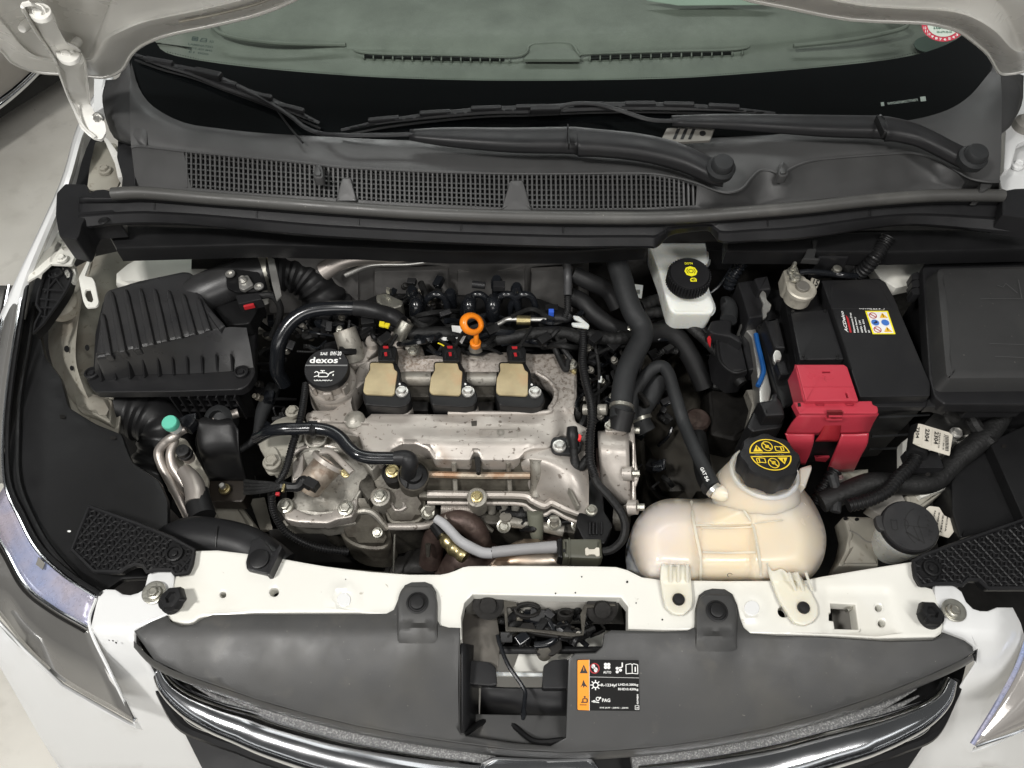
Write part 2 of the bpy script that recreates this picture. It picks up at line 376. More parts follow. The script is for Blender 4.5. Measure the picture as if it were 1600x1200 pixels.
def bolt(x, y, z, px, par, mat=None, axis=(0, 0, 1), name='bolt', washer=1.35):
    mat = mat or boltm; key = (mat.name, washer)
    if key not in _b:
        vs, F = [], []
        def ring(r, h, n, ph=0):
            s = len(vs)
            for k in range(24):
                a = 6.28319 * k / 24
                q = r
                if n == 6: q = r * .9 / max(math.cos(((a + ph) % (math.pi / 3)) - math.pi / 6), .5)
                vs.append(Vector((q * math.cos(a), q * math.sin(a), h)))
            if s:
                for k in range(24): F.append((s - 24 + k, s - 24 + (k + 1) % 24, s + (k + 1) % 24, s + k))
        for r, h, n in ((washer, -.5, 0), (washer, .12, 0), (washer * .96, .2, 0), (1.02, .25, 0), (.93, .3, 6), (.93, .85, 6), (.84, .98, 6), (.62, 1.0, 0), (.58, .86, 0), (.1, .84, 0)): ring(r, h, n)
        F.append(tuple(range(len(vs) - 24, len(vs)))); me = bpy.data.meshes.new('bolt'); me.from_pydata([tuple(v) for v in vs], [], F)
        me.polygons.foreach_set('use_smooth', [True] * len(me.polygons)); me.set_sharp_from_angle(angle=R(30)); me.materials.append(mat); _b[key] = me
    o = bpy.data.objects.new(name, _b[key]); COL.objects.link(o); w = P(x, y, z) if not isinstance(x, Vector) else x
    o.parent = par; o.location = w - wl(par); r = MP(px, x, y, z) if not isinstance(x, Vector) else px; o.scale = (r, r, r)
    o.rotation_euler = Vector(axis).to_track_quat('Z', 'Y').to_euler(); return o
# flat print: frame = baseline left, baseline right, top left
def frame(A, B, C, z=0, lift=.0008):
    A, B, C = W(A, z), W(B, z), W(C, z); n = (B - A).cross(C - A).normalized()
    if n.dot(CAMP - A) < 0: n = -n
    return lambda u, v: A + (B - A) * u + (C - A) * v + n * lift
def text(s, fr, u0=0, v0=0, u1=1, v1=1):
    c = bpy.data.curves.new('t', 'FONT'); c.body = s; c.resolution_u = 2; c.offset = .022; o = bpy.data.objects.new('t', c); COL.objects.link(o)
    dg = bpy.context.evaluated_depsgraph_get(); me = bpy.data.meshes.new_from_object(o.evaluated_get(dg)); bpy.data.objects.remove(o)
    vs = [v.co.copy() for v in me.vertices]; fs = [tuple(p.vertices) for p in me.polygons]; bpy.data.meshes.remove(me)
    x0 = min(v.x for v in vs); x1 = max(v.x for v in vs); y0 = min(v.y for v in vs); y1 = max(v.y for v in vs)
    return [fr(u0 + (v.x - x0) / (x1 - x0) * (u1 - u0), v0 + (v.y - y0) / (y1 - y0) * (v1 - v0)) for v in vs], fs
def poly(fr, pts):
    n = len(pts); t = geometry.tessellate_polygon([[Vector((p[0], p[1], 0)) for p in pts]]); return [fr(*p) for p in pts], [tuple(x) for x in t]
def ring(fr, u, v, ru, rv, w, n=28, a0=0, a1=6.28319):
    vs, F = [], []
    for i in range(n + 1):
        a = a0 + (a1 - a0) * i / n
        vs += [fr(u + ru * math.cos(a), v + rv * math.sin(a)), fr(u + ru * (1 - w) * math.cos(a), v + rv * (1 - w) * math.sin(a))]
        if i: F.append((2 * i - 2, 2 * i - 1, 2 * i + 1, 2 * i))
    return vs, F
def disc(fr, u, v, ru, rv, n=24): return poly(fr, [(u + ru * math.cos(6.28319 * i / n), v + rv * math.sin(6.28319 * i / n)) for i in range(n)])
def line(fr, pts, w, asp=1):
    vs, F = [], []
    for a, b in zip(pts, pts[1:]):
        dx, dy = b[0] - a[0], (b[1] - a[1]) * asp; L = math.hypot(dx, dy) or 1; nx, ny = -dy / L * w / 2, dx / L * w / 2 / asp
        s = len(vs); vs += [fr(a[0] + nx, a[1] + ny), fr(b[0] + nx, b[1] + ny), fr(b[0] - nx, b[1] - ny), fr(a[0] - nx, a[1] - ny)]; F.append((s, s + 1, s + 2, s + 3))
    return vs, F
def lerp(a, b, t): return a + (b - a) * t
def itp(tab, x):
    if x <= tab[0][0]: return tab[0][1]
    for (a, b), (c, d) in zip(tab, tab[1:]):
        if x <= c: return b + (d - b) * (x - a) / (c - a)
    return tab[-1][1]
# ================================================================ setting: floor, neighbour car, dark bay
s = 6
ob('garage_floor', ([Vector(v) for v in ((-s, -s, -.78), (s, -s, -.78), (s, s, -.78), (-s, s, -.78))], [(0, 1, 2, 3)]), concrete, kind='structure')
nc = thing('parked_car', 'corner of a silver car parked on the floor beyond the open bonnet', 'car', P(-10, 120, -.6))
ob('side_panel', loft([[(-260, 40, -.2), (-60, -80, -.2), (60, -160, -.2)], [(-190, 130, -.32), (-10, 62, -.32), (85, 0, -.32)], [(-150, 200, -.45), (0, 120, -.45), (92, 50, -.45)], [(-150, 235, -.56), (0, 152, -.56), (85, 75, -.56)]]), silver, nc)
ob('sill_strip', tube([(-150, 258, -.58), (0, 163, -.58), (85, 85, -.58)], .012), chrome, nc)
ob('underbody', slab([(-190, 240), (0, 160), (110, 70), (260, 90), (0, 470)], -.70, .02), blk, nc) if 0 else None
ob('underbody', slab([(-260, 330), (-60, 195), (110, 90), (200, -60), (-200, -60)], -.62, .05), blk, nc)
ob('wheel', lathe(P(40, 40, -.5), [(.18, 0), (.2, .02), (.2, .15), (.18, .17)], (-.8, .6, 0)), rub, nc)
ob('engine_bay_undertray', slab([(130, 345), (1700, 345), (1700, 1010), (190, 1010), (20, 900), (30, 560)], -.5, .02, 0), dark, label='undertray deep below the engine and hoses, black to stand for shade', cat='undertray')  # dark slab added so the void below stays black
# front closing panel so the bay has a body in front and at the sides
ob('front_carrier', loft([[(225, 1010, -.05), (1510, 1010, -.05)], [(225, 1010, -.5), (1510, 1010, -.5)]], 1, 1, False, False), blk, label='black radiator carrier standing under the white crossmember', cat='carrier', solid=.01)
# ================================================================ bonnet
pn = Vector((0, math.sin(R(52)), math.cos(R(52))))   # underside plane leaning up towards the viewer
def B(x, y, off=0): return PL(x, y, Vector((0, 1.0, .36)) - pn * off, pn)
bo = thing('bonnet', 'open white bonnet seen from below along the top of the picture', 'bonnet', B(180, 110))
def bside(m):
    X = (lambda x: x) if not m else (lambda x: 1752 - x)
    if not m:
        edge = [(-70, 20), (0, 75), (18, 95), (46, 108), (70, 113), (115, 115), (160, 120), (189, 108), (203, 86), (217, 72), (241, 60), (275, 50), (315, 42), (360, 32), (402, 21), (455, 0), (560, -60)]
        ins = [(-60, -60), (20, 40), (35, 60), (55, 78), (80, 84), (115, 86), (140, 84), (150, 66), (160, 52), (185, 40), (215, 28), (250, 20), (290, 12), (335, 2), (380, -10), (430, -32), (520, -90)]
    else:
        edge = [(1050, -60), (1150, -8), (1230, 10), (1330, 29), (1440, 34), (1475, 40), (1500, 48), (1520, 62), (1545, 84), (1562, 112), (1580, 114), (1600, 110), (1640, 95), (1700, 40)]
        ins = [(1090, -90), (1190, -34), (1265, -16), (1350, 2), (1430, 8), (1465, 8), (1500, 12), (1530, 22), (1560, 40), (1580, 60), (1592, 70), (1605, 68), (1640, 55), (1690, 0)]
    return edge, ins
for m in (0, 1):
    e, i = bside(m)
    mid = [((a[0] + 2 * b[0]) / 3, (a[1] + 2 * b[1]) / 3) for a, b in zip(e, i)]
    far = [(b[0] + (60 * max(0, 1 - b[0] / 500) if not m else -60 * max(0, (b[0] - 1250) / 450)), b[1] - 120) for b in i]
    rows = [[B(*p, 0) for p in e], [B(*p, .018) for p in mid], [B(*p, .012) for p in i], [B(*p, 0) for p in [((a[0] + b[0]) / 2, (a[1] + b[1]) / 2) for a, b in zip(i, far)]], [B(*p, .01) for p in far]]
    ob('inner_panel', loft(rows, 3, 4), bonnetm, bo)
    ob('hem_flange', tube([B(*p, -.002) for p in e], .0035, seg=8, per=3), bonnetm, bo)
    sm = [((a[0] * .5 + b[0] * .5), (a[1] * .5 + b[1] * .5)) for a, b in zip(e, i)]
ob('seam_sealer', tube([B(280, 34, .019), B(340, 22, .019), B(402, 6, .019), B(450, -14, .017)], .0015, seg=6), dirtyc, bo)
ob('bonnet_skin', ([B(-120, -70, -.05), B(1750, -70, -.05), B(1800, -420, -.05), B(-180, -420, -.05)], [(0, 1, 2, 3)]), paint, bo, solid=.004)
def hinge(tr, zf, par, bolts):
    o = ob('hinge_arm', slab(rnd(tr, 5), zf, .006, .0015), bonnetm, par)
    return o
# left hinge arm: lies on the bonnet, swings down to the wing
HL = ta([(85, 15), (130, 5), (235, 50), (246, 100), (290, 180), (355, 215), (378, 262), (398, 455), (430, 528), (462, 545), (470, 590), (450, 622), (410, 612), (365, 570), (300, 430), (250, 280), (150, 130), (95, 50)])
hz = lambda x, y: itp([(0, B(60, 0, .035).z), (80, B(100, 80, .035).z), (110, B(120, 110, .02).z - .01), (165, .28), (215, .245)], y)
hg = ob('hinge', slab(rnd(HL, 4), hz, .005, .0018, step=10), bonnetm, bo)
ob('arm_flange', tube([(x, y, hz(x, y) + .004) for x, y in ta([(100, 30), (155, 130), (240, 260), (268, 330), (310, 440), (370, 560), (425, 612)])], .0022, seg=6), bonnetm, hg)
ob('raised_pad', slab(circ(62, 17, 18, 13), hz(62, 17) + .003, .005, .001), bonnetm, hg); ob('raised_pad', slab(circ(106, 82, 19, 15), hz(106, 82) + .003, .005, .001), bonnetm, hg)
for x, y in ((61, 17), (106, 83)): bolt(x, y, hz(x, y) + .005, 8, hg, bonnetm, pn * -1 + Vector((0, -.3, .9)))
bolt(153, 184, .265, 6, hg, steel, (0, -1, .3))
ob('base_plate', slab(rnd(ta([(425, 630), (520, 640), (545, 790), (520, 840), (430, 850), (388, 840), (400, 740)]), 4), .13, .004, .001), dirtyc, hg)
ob('upright', slab(ta([(462, 618), (476, 612), (540, 700), (546, 790), (525, 792), (512, 730)]), .16, .012, .001), bonnetm, hg)
bolt(164, 266, .135, 7, hg, dirtyc)
for x, y in ((43, 37), (122, 64)): bolt(B(x, y, .016), .006, 0, 0, bo, bonnetm) if 0 else ob('stud', lathe(B(x, y, .01), [(.006, 0), (.006, .012), (.0045, .016)], (0, -.7, .1), 12), bonnetm, bo)
hr = ob('hinge', slab(rnd([(1564, 205), (1580, 175), (1640, 160), (1640, 300), (1565, 296), (1560, 270)], 6), .17, .01, .002), paint, bo)
ob('arm', slab(rnd([(1572, 185), (1590, 165), (1640, 150), (1640, 205), (1612, 215), (1590, 225), (1580, 262), (1568, 268)], 5), .2, .012, .003), paint, hr)
ob('pivot', lathe(P(1602, 200, .2), [(.022, 0), (.022, .012), (.016, .018)]), darkbody, hr); bolt(1590, 258, .175, 7, hr, paint)
ob('wing_top', slab([(1572, 112), (1590, 108), (1640, 100), (1640, 170), (1592, 175), (1582, 160)], .19, .02), paint, hr)
# ================================================================ wings, headlamps, bumper
fd = thing('front_wing', 'white front wing with its folded inner edge left of the air filter box', 'wing', P(60, 300, 0))
fz = lambda x, y: itp([(120, .2), (290, .15), (440, .04)], y)
ob('outer_skin', loft([[(168, 118, .21), (124, 196, .18), (95, 290, .14), (30, 430, .05), (-10, 520, .02)], [(175, 120, .215), (131, 200, .185), (103, 292, .145), (48, 425, .05), (30, 500, .02)], [(176, 120, .19), (134, 202, .15), (108, 294, .11), (56, 425, .01), (38, 500, -.02)]], 5, 3), paint, fd, solid=.003)
ob('outer_side', loft([[(168, 118, .21), (124, 196, .18), (95, 290, .14), (30, 430, .05), (-10, 520, .02)], [P(*q) - Vector((.012, 0, .05)) for q in [(168, 118, .21), (124, 196, .18), (95, 290, .14), (30, 430, .05), (-10, 520, .02)]]], 5, 3), paint, fd)
ob('inner_flange', slab([(92, 300), (108, 310), (104, 372), (80, 412), (62, 428), (42, 440), (52, 400), (75, 350)], .05, .004), cream, fd)
ob('inner_wall', slab([(120, 205), (150, 190), (158, 215), (140, 300), (95, 300)], .10, .02), blk, fd)
ob('tip', slab(rnd(ta([(418, 345), (466, 343), (482, 465), (416, 505)]), 2), .21, .02, .002), paint, fd)
# left headlamp
hl = thing('headlamp', 'left headlamp with a smoky lens and a blue shimmering strip behind chrome edging', 'headlamp', P(60, 950, -.1))
inner = [(36, 446, .035), (24, 520, .03), (12, 600, .02), (5, 680, .01), (8, 757, 0), (30, 810, 0), (57, 859, 0), (100, 900, 0), (150, 933, 0)]
midl = [(14, 446, .03), (0, 520, .025), (-14, 600, .015), (-24, 690, .0), (-18, 800, -.01), (14, 868, -.01), (42, 916, -.01), (85, 950, -.01), (137, 980, -.005)]
low = [(-40, 446, -.02), (-60, 520, -.02), (-70, 600, -.03), (-70, 750, -.05), (-60, 900, -.06), (0, 962, -.07), (38, 1010, -.08), (100, 1066, -.09), (209, 1128, -.09)]
ob('chrome_reflector', loft([inner[4:], midl[4:]], 4, 3), irid, hl, solid=.003); ob('side_lens', loft([inner[:5], [(a[0] * .5 + b[0] * .5, a[1], a[2] * .5 + b[2] * .5 + .004) for a, b in zip(inner[:5], midl[:5])], midl[:5]], 4, 3), lampm, hl, solid=.003)
mm = [((a[0] * .5 + b[0] * .5), (a[1] * .5 + b[1] * .5), (a[2] + b[2]) / 2 + .012) for a, b in zip(midl, low)]
ob('lens', loft([midl, mm, low], 4, 6), lampm, hl, solid=.003)
for k, (pp, r_, mt) in enumerate(((inner, .0022, chrome), (midl, .0028, chrome), ([(x - 5, y + 7, z) for x, y, z in midl], .0018, dark), ([(x + 4, y - 3, z) for x, y, z in low], .0025, chrome), ([(x + 7, y - 5, z + .003) for x, y, z in inner], .0035, blk))):
    ob('edge_trim' if k < 4 else 'rubber_gasket', tube(pp, r_, seg=8, per=5), mt, hl)
ob('reflector_mark', slab([(60, 870), (70, 880), (66, 890), (56, 882)], .004, .002, 0), darkbody, hl)
hrr = thing('headlamp', 'corner of the right headlamp at the lower right edge, grey lens', 'headlamp', P(1590, 1100, -.12))
ob('lens', loft([[(1612, 990, -.03), (1590, 1045, -.045), (1560, 1100, -.06), (1521, 1163, -.08)], [(1660, 1000, -.03), (1640, 1060, -.045), (1600, 1110, -.06), (1523, 1165, -.08)], [(1700, 1060, -.08), (1680, 1090, -.08), (1620, 1128, -.085), (1524, 1167, -.085)]], 4, 4), M('pale_headlamp_lens', (.36, .34, .32), .15, metal=.2, coat=1, var=.1), hrr, solid=.003)
ob('edge_trim', tube([(1608, 990, -.027), (1588, 1045, -.042), (1558, 1100, -.057), (1519, 1163, -.077)], .003, seg=8), irid, hrr)
ob('edge_trim', tube([(1700, 1062, -.08), (1620, 1130, -.08), (1524, 1167, -.08)], .002, seg=8), chrome, hrr)
bp = thing('front_bumper', 'glossy white front bumper wrapping round both ends of the grille', 'bumper', P(250, 1150, -.3))
bz = lambda x, y: -.30 * max(0, (y - 985) / 215) ** 1.35 - (.05 * max(0, (140 - x) / 140) if x < 400 else .05 * max(0, (x - 1560) / 60))
LB = g1([(400, 480), (430, 468), (470, 470), (500, 489), (530, 492), (560, 484), (585, 470), (600, 410), (630, 392), (700, 392), (712, 410), (708, 460), (703, 560), (680, 578), (548, 640), (548, 690), (600, 760), (640, 840), (880, 1215)]) + [(345, 1215), (100, 1215), (60, 1150), (20, 1080), (-15, 1020), (-8, 962), (38, 1012), (98, 1068), (211, 1132), (175, 1062), (140, 982)]
ob('corner', slab(LB, bz, .006, .0035, step=14), paint, bp)
ob('lamp_lip', tube([(150, 935, .001), (140, 978, -.004), (172, 1050, -.03), (211, 1130, -.1)], .0022, seg=6), paint, bp)
RB = g4([(1200, 222), (1202, 206), (1280, 205), (1300, 220), (1325, 240), (1345, 285), (1375, 315), (1405, 324), (1440, 325), (1480, 308), (1552, 308), (1590, 380)]) + [(1604, 1000), (1580, 1060), (1519, 1170), (1600, 1132), (1660, 1100), (1660, 1215), (1405, 1215)] + g4([(1180, 900), (1280, 720), (1385, 560), (1388, 545), (1372, 482), (1330, 450), (1240, 415), (1240, 380), (1205, 300)])
ob('corner', slab(RB, bz, .006, .0035, step=14), paint, bp)
# ================================================================ crossmember
XM = [(271, 916), (274, 900), (287, 892), (299, 880), (303, 860), (340, 859), (383, 864)] + g2([(125, 105), (250, 128), (350, 145), (480, 162), (600, 175), (800, 190), (960, 190), (1000, 182), (1040, 168), (1075, 152), (1110, 145), (1350, 143), (1600, 145)]) + [(930, 884), (963, 885), (981, 890), (1003, 901), (1032, 905)] + [(1130, 907), (1257, 906), (1285, 900), (1350, 889), (1425, 877), (1435, 913), (1458, 920), (1470, 950), (1474, 975), (1472, 990), (1462, 996), (1372, 998), (1300, 994), (1180, 990), (1085, 985), (1040, 985), (981, 983), (981, 948), (970, 934), (739, 929), (726, 942), (721, 965), (722, 1000), (710, 1000), (700, 985), (640, 965), (560, 958), (400, 958)] + g1([(830, 585), (810, 590), (790, 605), (765, 612), (735, 610), (700, 600), (680, 580), (700, 560), (707, 520), (708, 460)])
holes = [circ(348, 929, 4.5, 4.5, 12), circ(428, 925, 7, 6.5, 14), [(1298, 943), (1336, 945), (1341, 983), (1305, 982), (1303, 970), (1296, 969), (1296, 958), (1299, 957)], circ(1373, 950, 5, 5, 12), circ(1378, 974, 5.5, 5.5, 12), circ(1225, 955, 9, 9, 14), circ(1060, 937, 5, 5, 10)]
xz = lambda x, y: .0035 * math.exp(-((math.hypot(x - 537, y - 935) - 19) / 5) ** 2) + .0035 * math.exp(-((math.hypot(x - 1175, y - 948) - 19) / 5) ** 2) - .004 * math.exp(-((dist(x, y, [(1290, 925), (1385, 925), (1400, 990), (1290, 990)]) if not inside(x, y, [(1290, 925), (1385, 925), (1400, 990), (1290, 990)]) else 0) / 6) ** 2)
cm = thing('crossmember', 'cream white bonnet crossmember spanning the bay in front of the engine', 'crossmember', P(800, 920, -.02))
ob('panel', slab(XM, xz, .022, .0028, holes=holes, step=9), cream, cm)
for x, y, r_ in ((537, 937, 11), (1175, 950, 12)): ob('embossed_disc', slab(circ(x, y, r_), .003, .004, .001), paint, cm)
ob('wall', loft([[(303, 862, -.02), (505, 885, -.02), (688, 899, -.02), (733, 885, -.02), (963, 887, -.02), (1032, 907, -.02), (1285, 902, -.02), (1425, 879, -.02)], [(303, 868, -.06), (505, 892, -.06), (688, 906, -.06), (733, 892, -.06), (963, 894, -.06), (1032, 914, -.06), (1285, 909, -.06), (1425, 884, -.06)]], 4, 2), dirtyc, cm)
for x, y in ((241, 926), (1490, 954)):
    b0 = ob('washer', lathe(P(x, y, .004), [(MP(18, x, y, 0), 0), (MP(18, x, y, 0), .0022), (MP(15, x, y, 0), .003)]), boltm, cm); bolt(x, y, .010, 8, cm, boltm)
# small pits and dirt dots in the paint
ds = [circ(x, y, r_, n=7) for x, y, r_ in ((980, 909, 1.8), (909, 901, 1.1), (899, 926, 1.2), (868, 927, 1.2), (1035, 968, 1.3), (994, 942, 1), (176, 1001, 1), (181, 1004, 1.3), (170, 1000, .8), (1020, 895, 1), (540, 905, .8))]
ob('paint_chip', [slab(d, .0012 if d[0][1] < 990 else -.001, .002, 0) for d in ds], dark, cm, kind='stuff')
ob('stud', lathe(P(348, 929, -.012), [(.004, 0), (.004, .008), (.003, .011)], seg=10), steel, cm)
ob('hole_bracket', slab([(1300, 940), (1345, 940), (1345, 990), (1300, 990)], -.06, .003), darkbody, cm); ob('clip_nut', bx(1329, 951, -.016, (.014, .004, .01), (0, 0, .4)), boltm, cm)
def stopper(x, y, label, ang):
    t = thing('bump_stop', label, 'bump stop', P(x, y, 0), 'rubber bonnet bump stops on the crossmember')
    r_ = MP(20, x, y, .02); ax = Vector((ang, 0, 1))
    ob('threaded_stem', lathe(P(x + ang * 30, y + 4, .001), [(r_ * .95, 0), (r_ * .9, .006), (r_ * .72, .007), (r_ * .72, .013), (r_ * .8, .014)], ax, 24), rub, t)
    ob('hexagon_head', lathe(P(x + ang * 10, y, .013), [(r_ * .8, 0), (r_ * .98, .002), (r_ * .98, .010), (r_ * .85, .0135), (r_ * .5, .014), (r_ * .42, .009), (.001, .009)], ax, 6), rub, t)
    for k in range(3):
        a = k * 2.09; ob('centre_rib', box(P(x + ang * 10, y, .026) + Vector((math.cos(a) * r_ * .3, math.sin(a) * r_ * .3, 0)), (r_ * .6, .002, .004), (0, 0, a)), rub, t)
stopper(279, 938, 'black hexagonal rubber stop at the left end of the crossmember', -.25)
stopper(1447, 961, 'black hexagonal rubber stop at the right end of the crossmember', .12)
# ================================================================ radiator splash cover
sc = thing('splash_cover', 'dusty grey plastic cover between the crossmember and the chrome grille', 'cover', P(600, 1100, -.05))
front = [(209, 1001), (240, 1031), (290, 1055), (400, 1093), (480, 1116), (560, 1135), (640, 1150), (720, 1162), (800, 1172), (880, 1176), (960, 1173), (1040, 1166), (1120, 1154), (1200, 1138), (1290, 1114), (1370, 1088), (1440, 1060), (1500, 1033), (1526, 1017)]
cz = lambda x, y: .0045 + (-.05 * max(0, (y - 985) / 175) ** 1.4) + .006 * math.exp(-((x - 655) / 30) ** 2 - (max(0, y - 1000) / 50) ** 2) * (y > 975) + .006 * math.exp(-((x - 1118) / 30) ** 2 - (max(0, y - 1000) / 50) ** 2) * (y > 990)
CV = [(209, 986), (235, 971), (261, 961), (266, 971), (284, 977), (302, 975), (318, 965), (332, 960), (400, 959), (560, 959), (604, 958), (615, 952)] + g2([(735, 330), (755, 275), (775, 245), (810, 230), (880, 228), (915, 242), (938, 280), (942, 330), (945, 430), (960, 455), (1000, 465), (1062, 468)]) + [(719, 1000), (720, 1140), (729, 1149), (800, 1160), (860, 1165), (884, 1152), (886, 1090), (888, 1030), (898, 1020), (930, 1019), (941, 1010), (944, 990), (955, 984), (1040, 986)] + g4([(40, 415), (100, 412), (130, 398), (137, 300), (150, 255), (175, 235), (210, 225), (265, 228), (300, 250), (322, 300), (335, 360), (350, 400), (380, 425), (500, 435), (700, 440), (880, 452), (1000, 460), (1190, 455), (1225, 440), (1242, 422), (1330, 455), (1372, 485), (1384, 548)]) + [(1526, 1017)]
ob('panel', slab(CV + list(reversed(front[1:-1])), cz, .004, .002, step=11), cover_m, sc)
lip = [(x, y, cz(x, y) - .001) for x, y in front]; lip2 = [(x, y + 9, cz(x, y) - .014) for x, y in front]; lip3 = [(x, y + 12, cz(x, y) - .03) for x, y in front]
ob('lip', loft([lip, lip2, lip3], 3, 3), cover_m, sc)
for x, y in ((652, 941), (1120, 954)):
    w_ = 31 if x < 800 else 32
    ob('raised_tab', slab(rnd([(x - w_ * .72, y - 27), (x + w_ * .72, y - 27), (x + w_, y - 8), (x + w_, y + 42), (x + w_ + 3, y + 75), (x - w_ - 3, y + 75), (x - w_, y + 42), (x - w_, y - 8)], 14), lambda X, Y, y=y: .0125 - .010 * max(0, (Y - y - 20) / 55) + (cz(X, Y) - .0045) * 1.0 * (Y > y + 40), .012, .003, step=9), cover_m, sc)
    rr = MP(17, x, y, .01); ob('push_clip', lathe(P(x, y + 1, .0132), [(rr, 0), (rr, .001), (rr * .86, .0016), (rr * .78, .0002), (rr * .66, .0004), (rr * .62, .004), (rr * .5, .005), (.001, .0048)]), rub, sc)
# pocket below the catch
ob('pocket_floor', slab([(722, 1115), (890, 1118), (888, 1170), (722, 1150)], -.075, .003), cover_m, sc)
ob('pocket_wall', loft([[(720, 1005, -.0), (720, 1060, -.01), (720, 1145, -.035)], [(745, 1010, -.075), (745, 1060, -.08), (745, 1135, -.09)]], 3, 2), blk2, sc, solid=.003)
ob('pocket_back', loft([[(752, 1072, -.05), (800, 1074, -.05), (850, 1074, -.05), (888, 1074, -.05)], [(750, 1115, -.11), (800, 1130, -.12), (850, 1150, -.12), (888, 1148, -.11)]], 3, 2), blk2, sc, solid=.003)
ob('pocket_tab', slab(rnd([(722, 1030), (765, 1034), (775, 1042), (777, 1070), (768, 1072), (745, 1070), (722, 1068)], 4), -.04, .02, .002), blk2, sc)
ob('pocket_tab', slab(rnd([(849, 1040), (862, 1031), (888, 1029), (888, 1076), (847, 1076)], 4), -.035, .03, .002), blk2, sc)
ob('pocket_lip', tube([(724, 1148, -.042), (760, 1126, -.08), (796, 1130, -.08), (835, 1158, -.06), (880, 1157, -.05)], .004, seg=8), blk, sc)
# warning label
wlb = thing('air_conditioning_label', 'orange and black warning label stuck on the splash cover right of the catch', 'label', P(950, 1070, -.01))
LA, LBp, LC = g3([(832, 862)])[0], g3([(1197, 866)])[0], g3([(832, 564)])[0]
zz = lambda p: cz(*p) + .0025
fr = frame(LA + (zz(LA),), LBp + (zz(LBp),), LC + (zz(LC),), lift=.0004)
fr2 = frame(LA + (zz(LA),), LBp + (zz(LBp),), LC + (zz(LC),), lift=.0010)
rr = rnd([(0, 0, 0), (1, 0, 0), (1, 1, 0), (0, 1, 0)], .04)
ob('black_film', poly(fr, [(p[0], p[1]) for p in rr]), lbl, wlb)
ob('orange_film', poly(frame(LA + (zz(LA),), LBp + (zz(LBp),), LC + (zz(LC),), lift=.0007), [(.004, .03), (.012, .01), (.195, .004), (.195, .996), (.012, .99), (.004, .97)]), orl, wlb)
ob('black_symbol', [poly(fr2, [(.04, .73), (.17, .73), (.105, .9)]), poly(fr2, [(.05, .45), (.08, .52), (.1, .6), (.13, .52), (.17, .45), (.12, .48), (.10, .44), (.09, .49)]), disc(fr2, .12, .265, .016, .02), line(fr2, [(.06, .16), (.16, .16), (.16, .23), (.09, .23), (.09, .16)], .02), line(fr2, [(.04, .11), (.15, .11)], .015)], blk_p, wlb)
ob('orange_mark', [line(fr2, [(.105, .78), (.105, .85)], .014)], orl, wlb)
ob('white_line', [line(fr2, [(.2, .66), (1, .65)], .006), line(fr2, [(.195, 0), (.195, 1)], .006)], whi, wlb)
ob('red_ring', [ring(fr2, .28, .83, .082, .105, .2), line(fr2, [(.22, .9), (.34, .76)], .02)], redp, wlb)
W_ = [disc(fr2, .26, .87, .03, .045), disc(fr2, .3, .8, .03, .05)]
for a in range(4): W_.append(disc(fr2, .485 + .035 * math.cos(a * 1.57 + .78), .88 + .04 * math.sin(a * 1.57 + .78), .028, .034))
W_ += [text('AUTO', fr2, .42, .73, .55, .78)]
for a in range(3): W_.append(disc(fr2, .665 + .035 * math.cos(a * 2.1), .8 + .04 * math.sin(a * 2.1), .026, .03))
W_ += [line(fr2, [(.73, .95), (.73, .86), (.66, .84)], .022), line(fr2, [(.79, .73), (.79, .91), (.87, .93), (.89, .9), (.91, .93), (.98, .91), (.98, .73), (.89, .74), (.79, .73)], .014), line(fr2, [(.89, .74), (.89, .9)], .012), line(fr2, [(.94, .77), (.94, .87)], .02)]
W_ += [ring(fr2, .295, .5, .05, .062, .35)] + [line(fr2, [(.295 + .05 * math.cos(a * .785), .5 + .062 * math.sin(a * .785)), (.295 + .085 * math.cos(a * .785), .5 + .1 * math.sin(a * .785))], .018) for a in range(8)]
W_ += [text('R-1234yf', fr2, .385, .46, .64, .53), text('LHD:0.380kg', fr2, .66, .48, .985, .54), text('RHD:0.430kg', fr2, .66, .39, .985, .45), text('PAG', fr2, .4, .17, .53, .24), text('SAE J639 - J2842 - J2845', fr2, .36, .04, .82, .075)]
W_ += [ring(fr2, .33, .23, .032, .04, .4), disc(fr2, .27, .18, .025, .025), disc(fr2, .37, .25, .015, .02), line(fr2, [(.23, .18), (.35, .16)], .02), line(fr2, [(.93, .03), (.99, .03), (.99, .11), (.93, .11), (.93, .03)], .008), text('GM', fr2, .943, .05, .978, .08)]
v0 = text('42694884', fr2, 0, 0, 1, 1); tfr = lambda u, v: fr2(.985 - v * .03, .13 + u * .2)
W_.append(text('42694884', tfr))
ob('white_print', W_, whi, wlb)
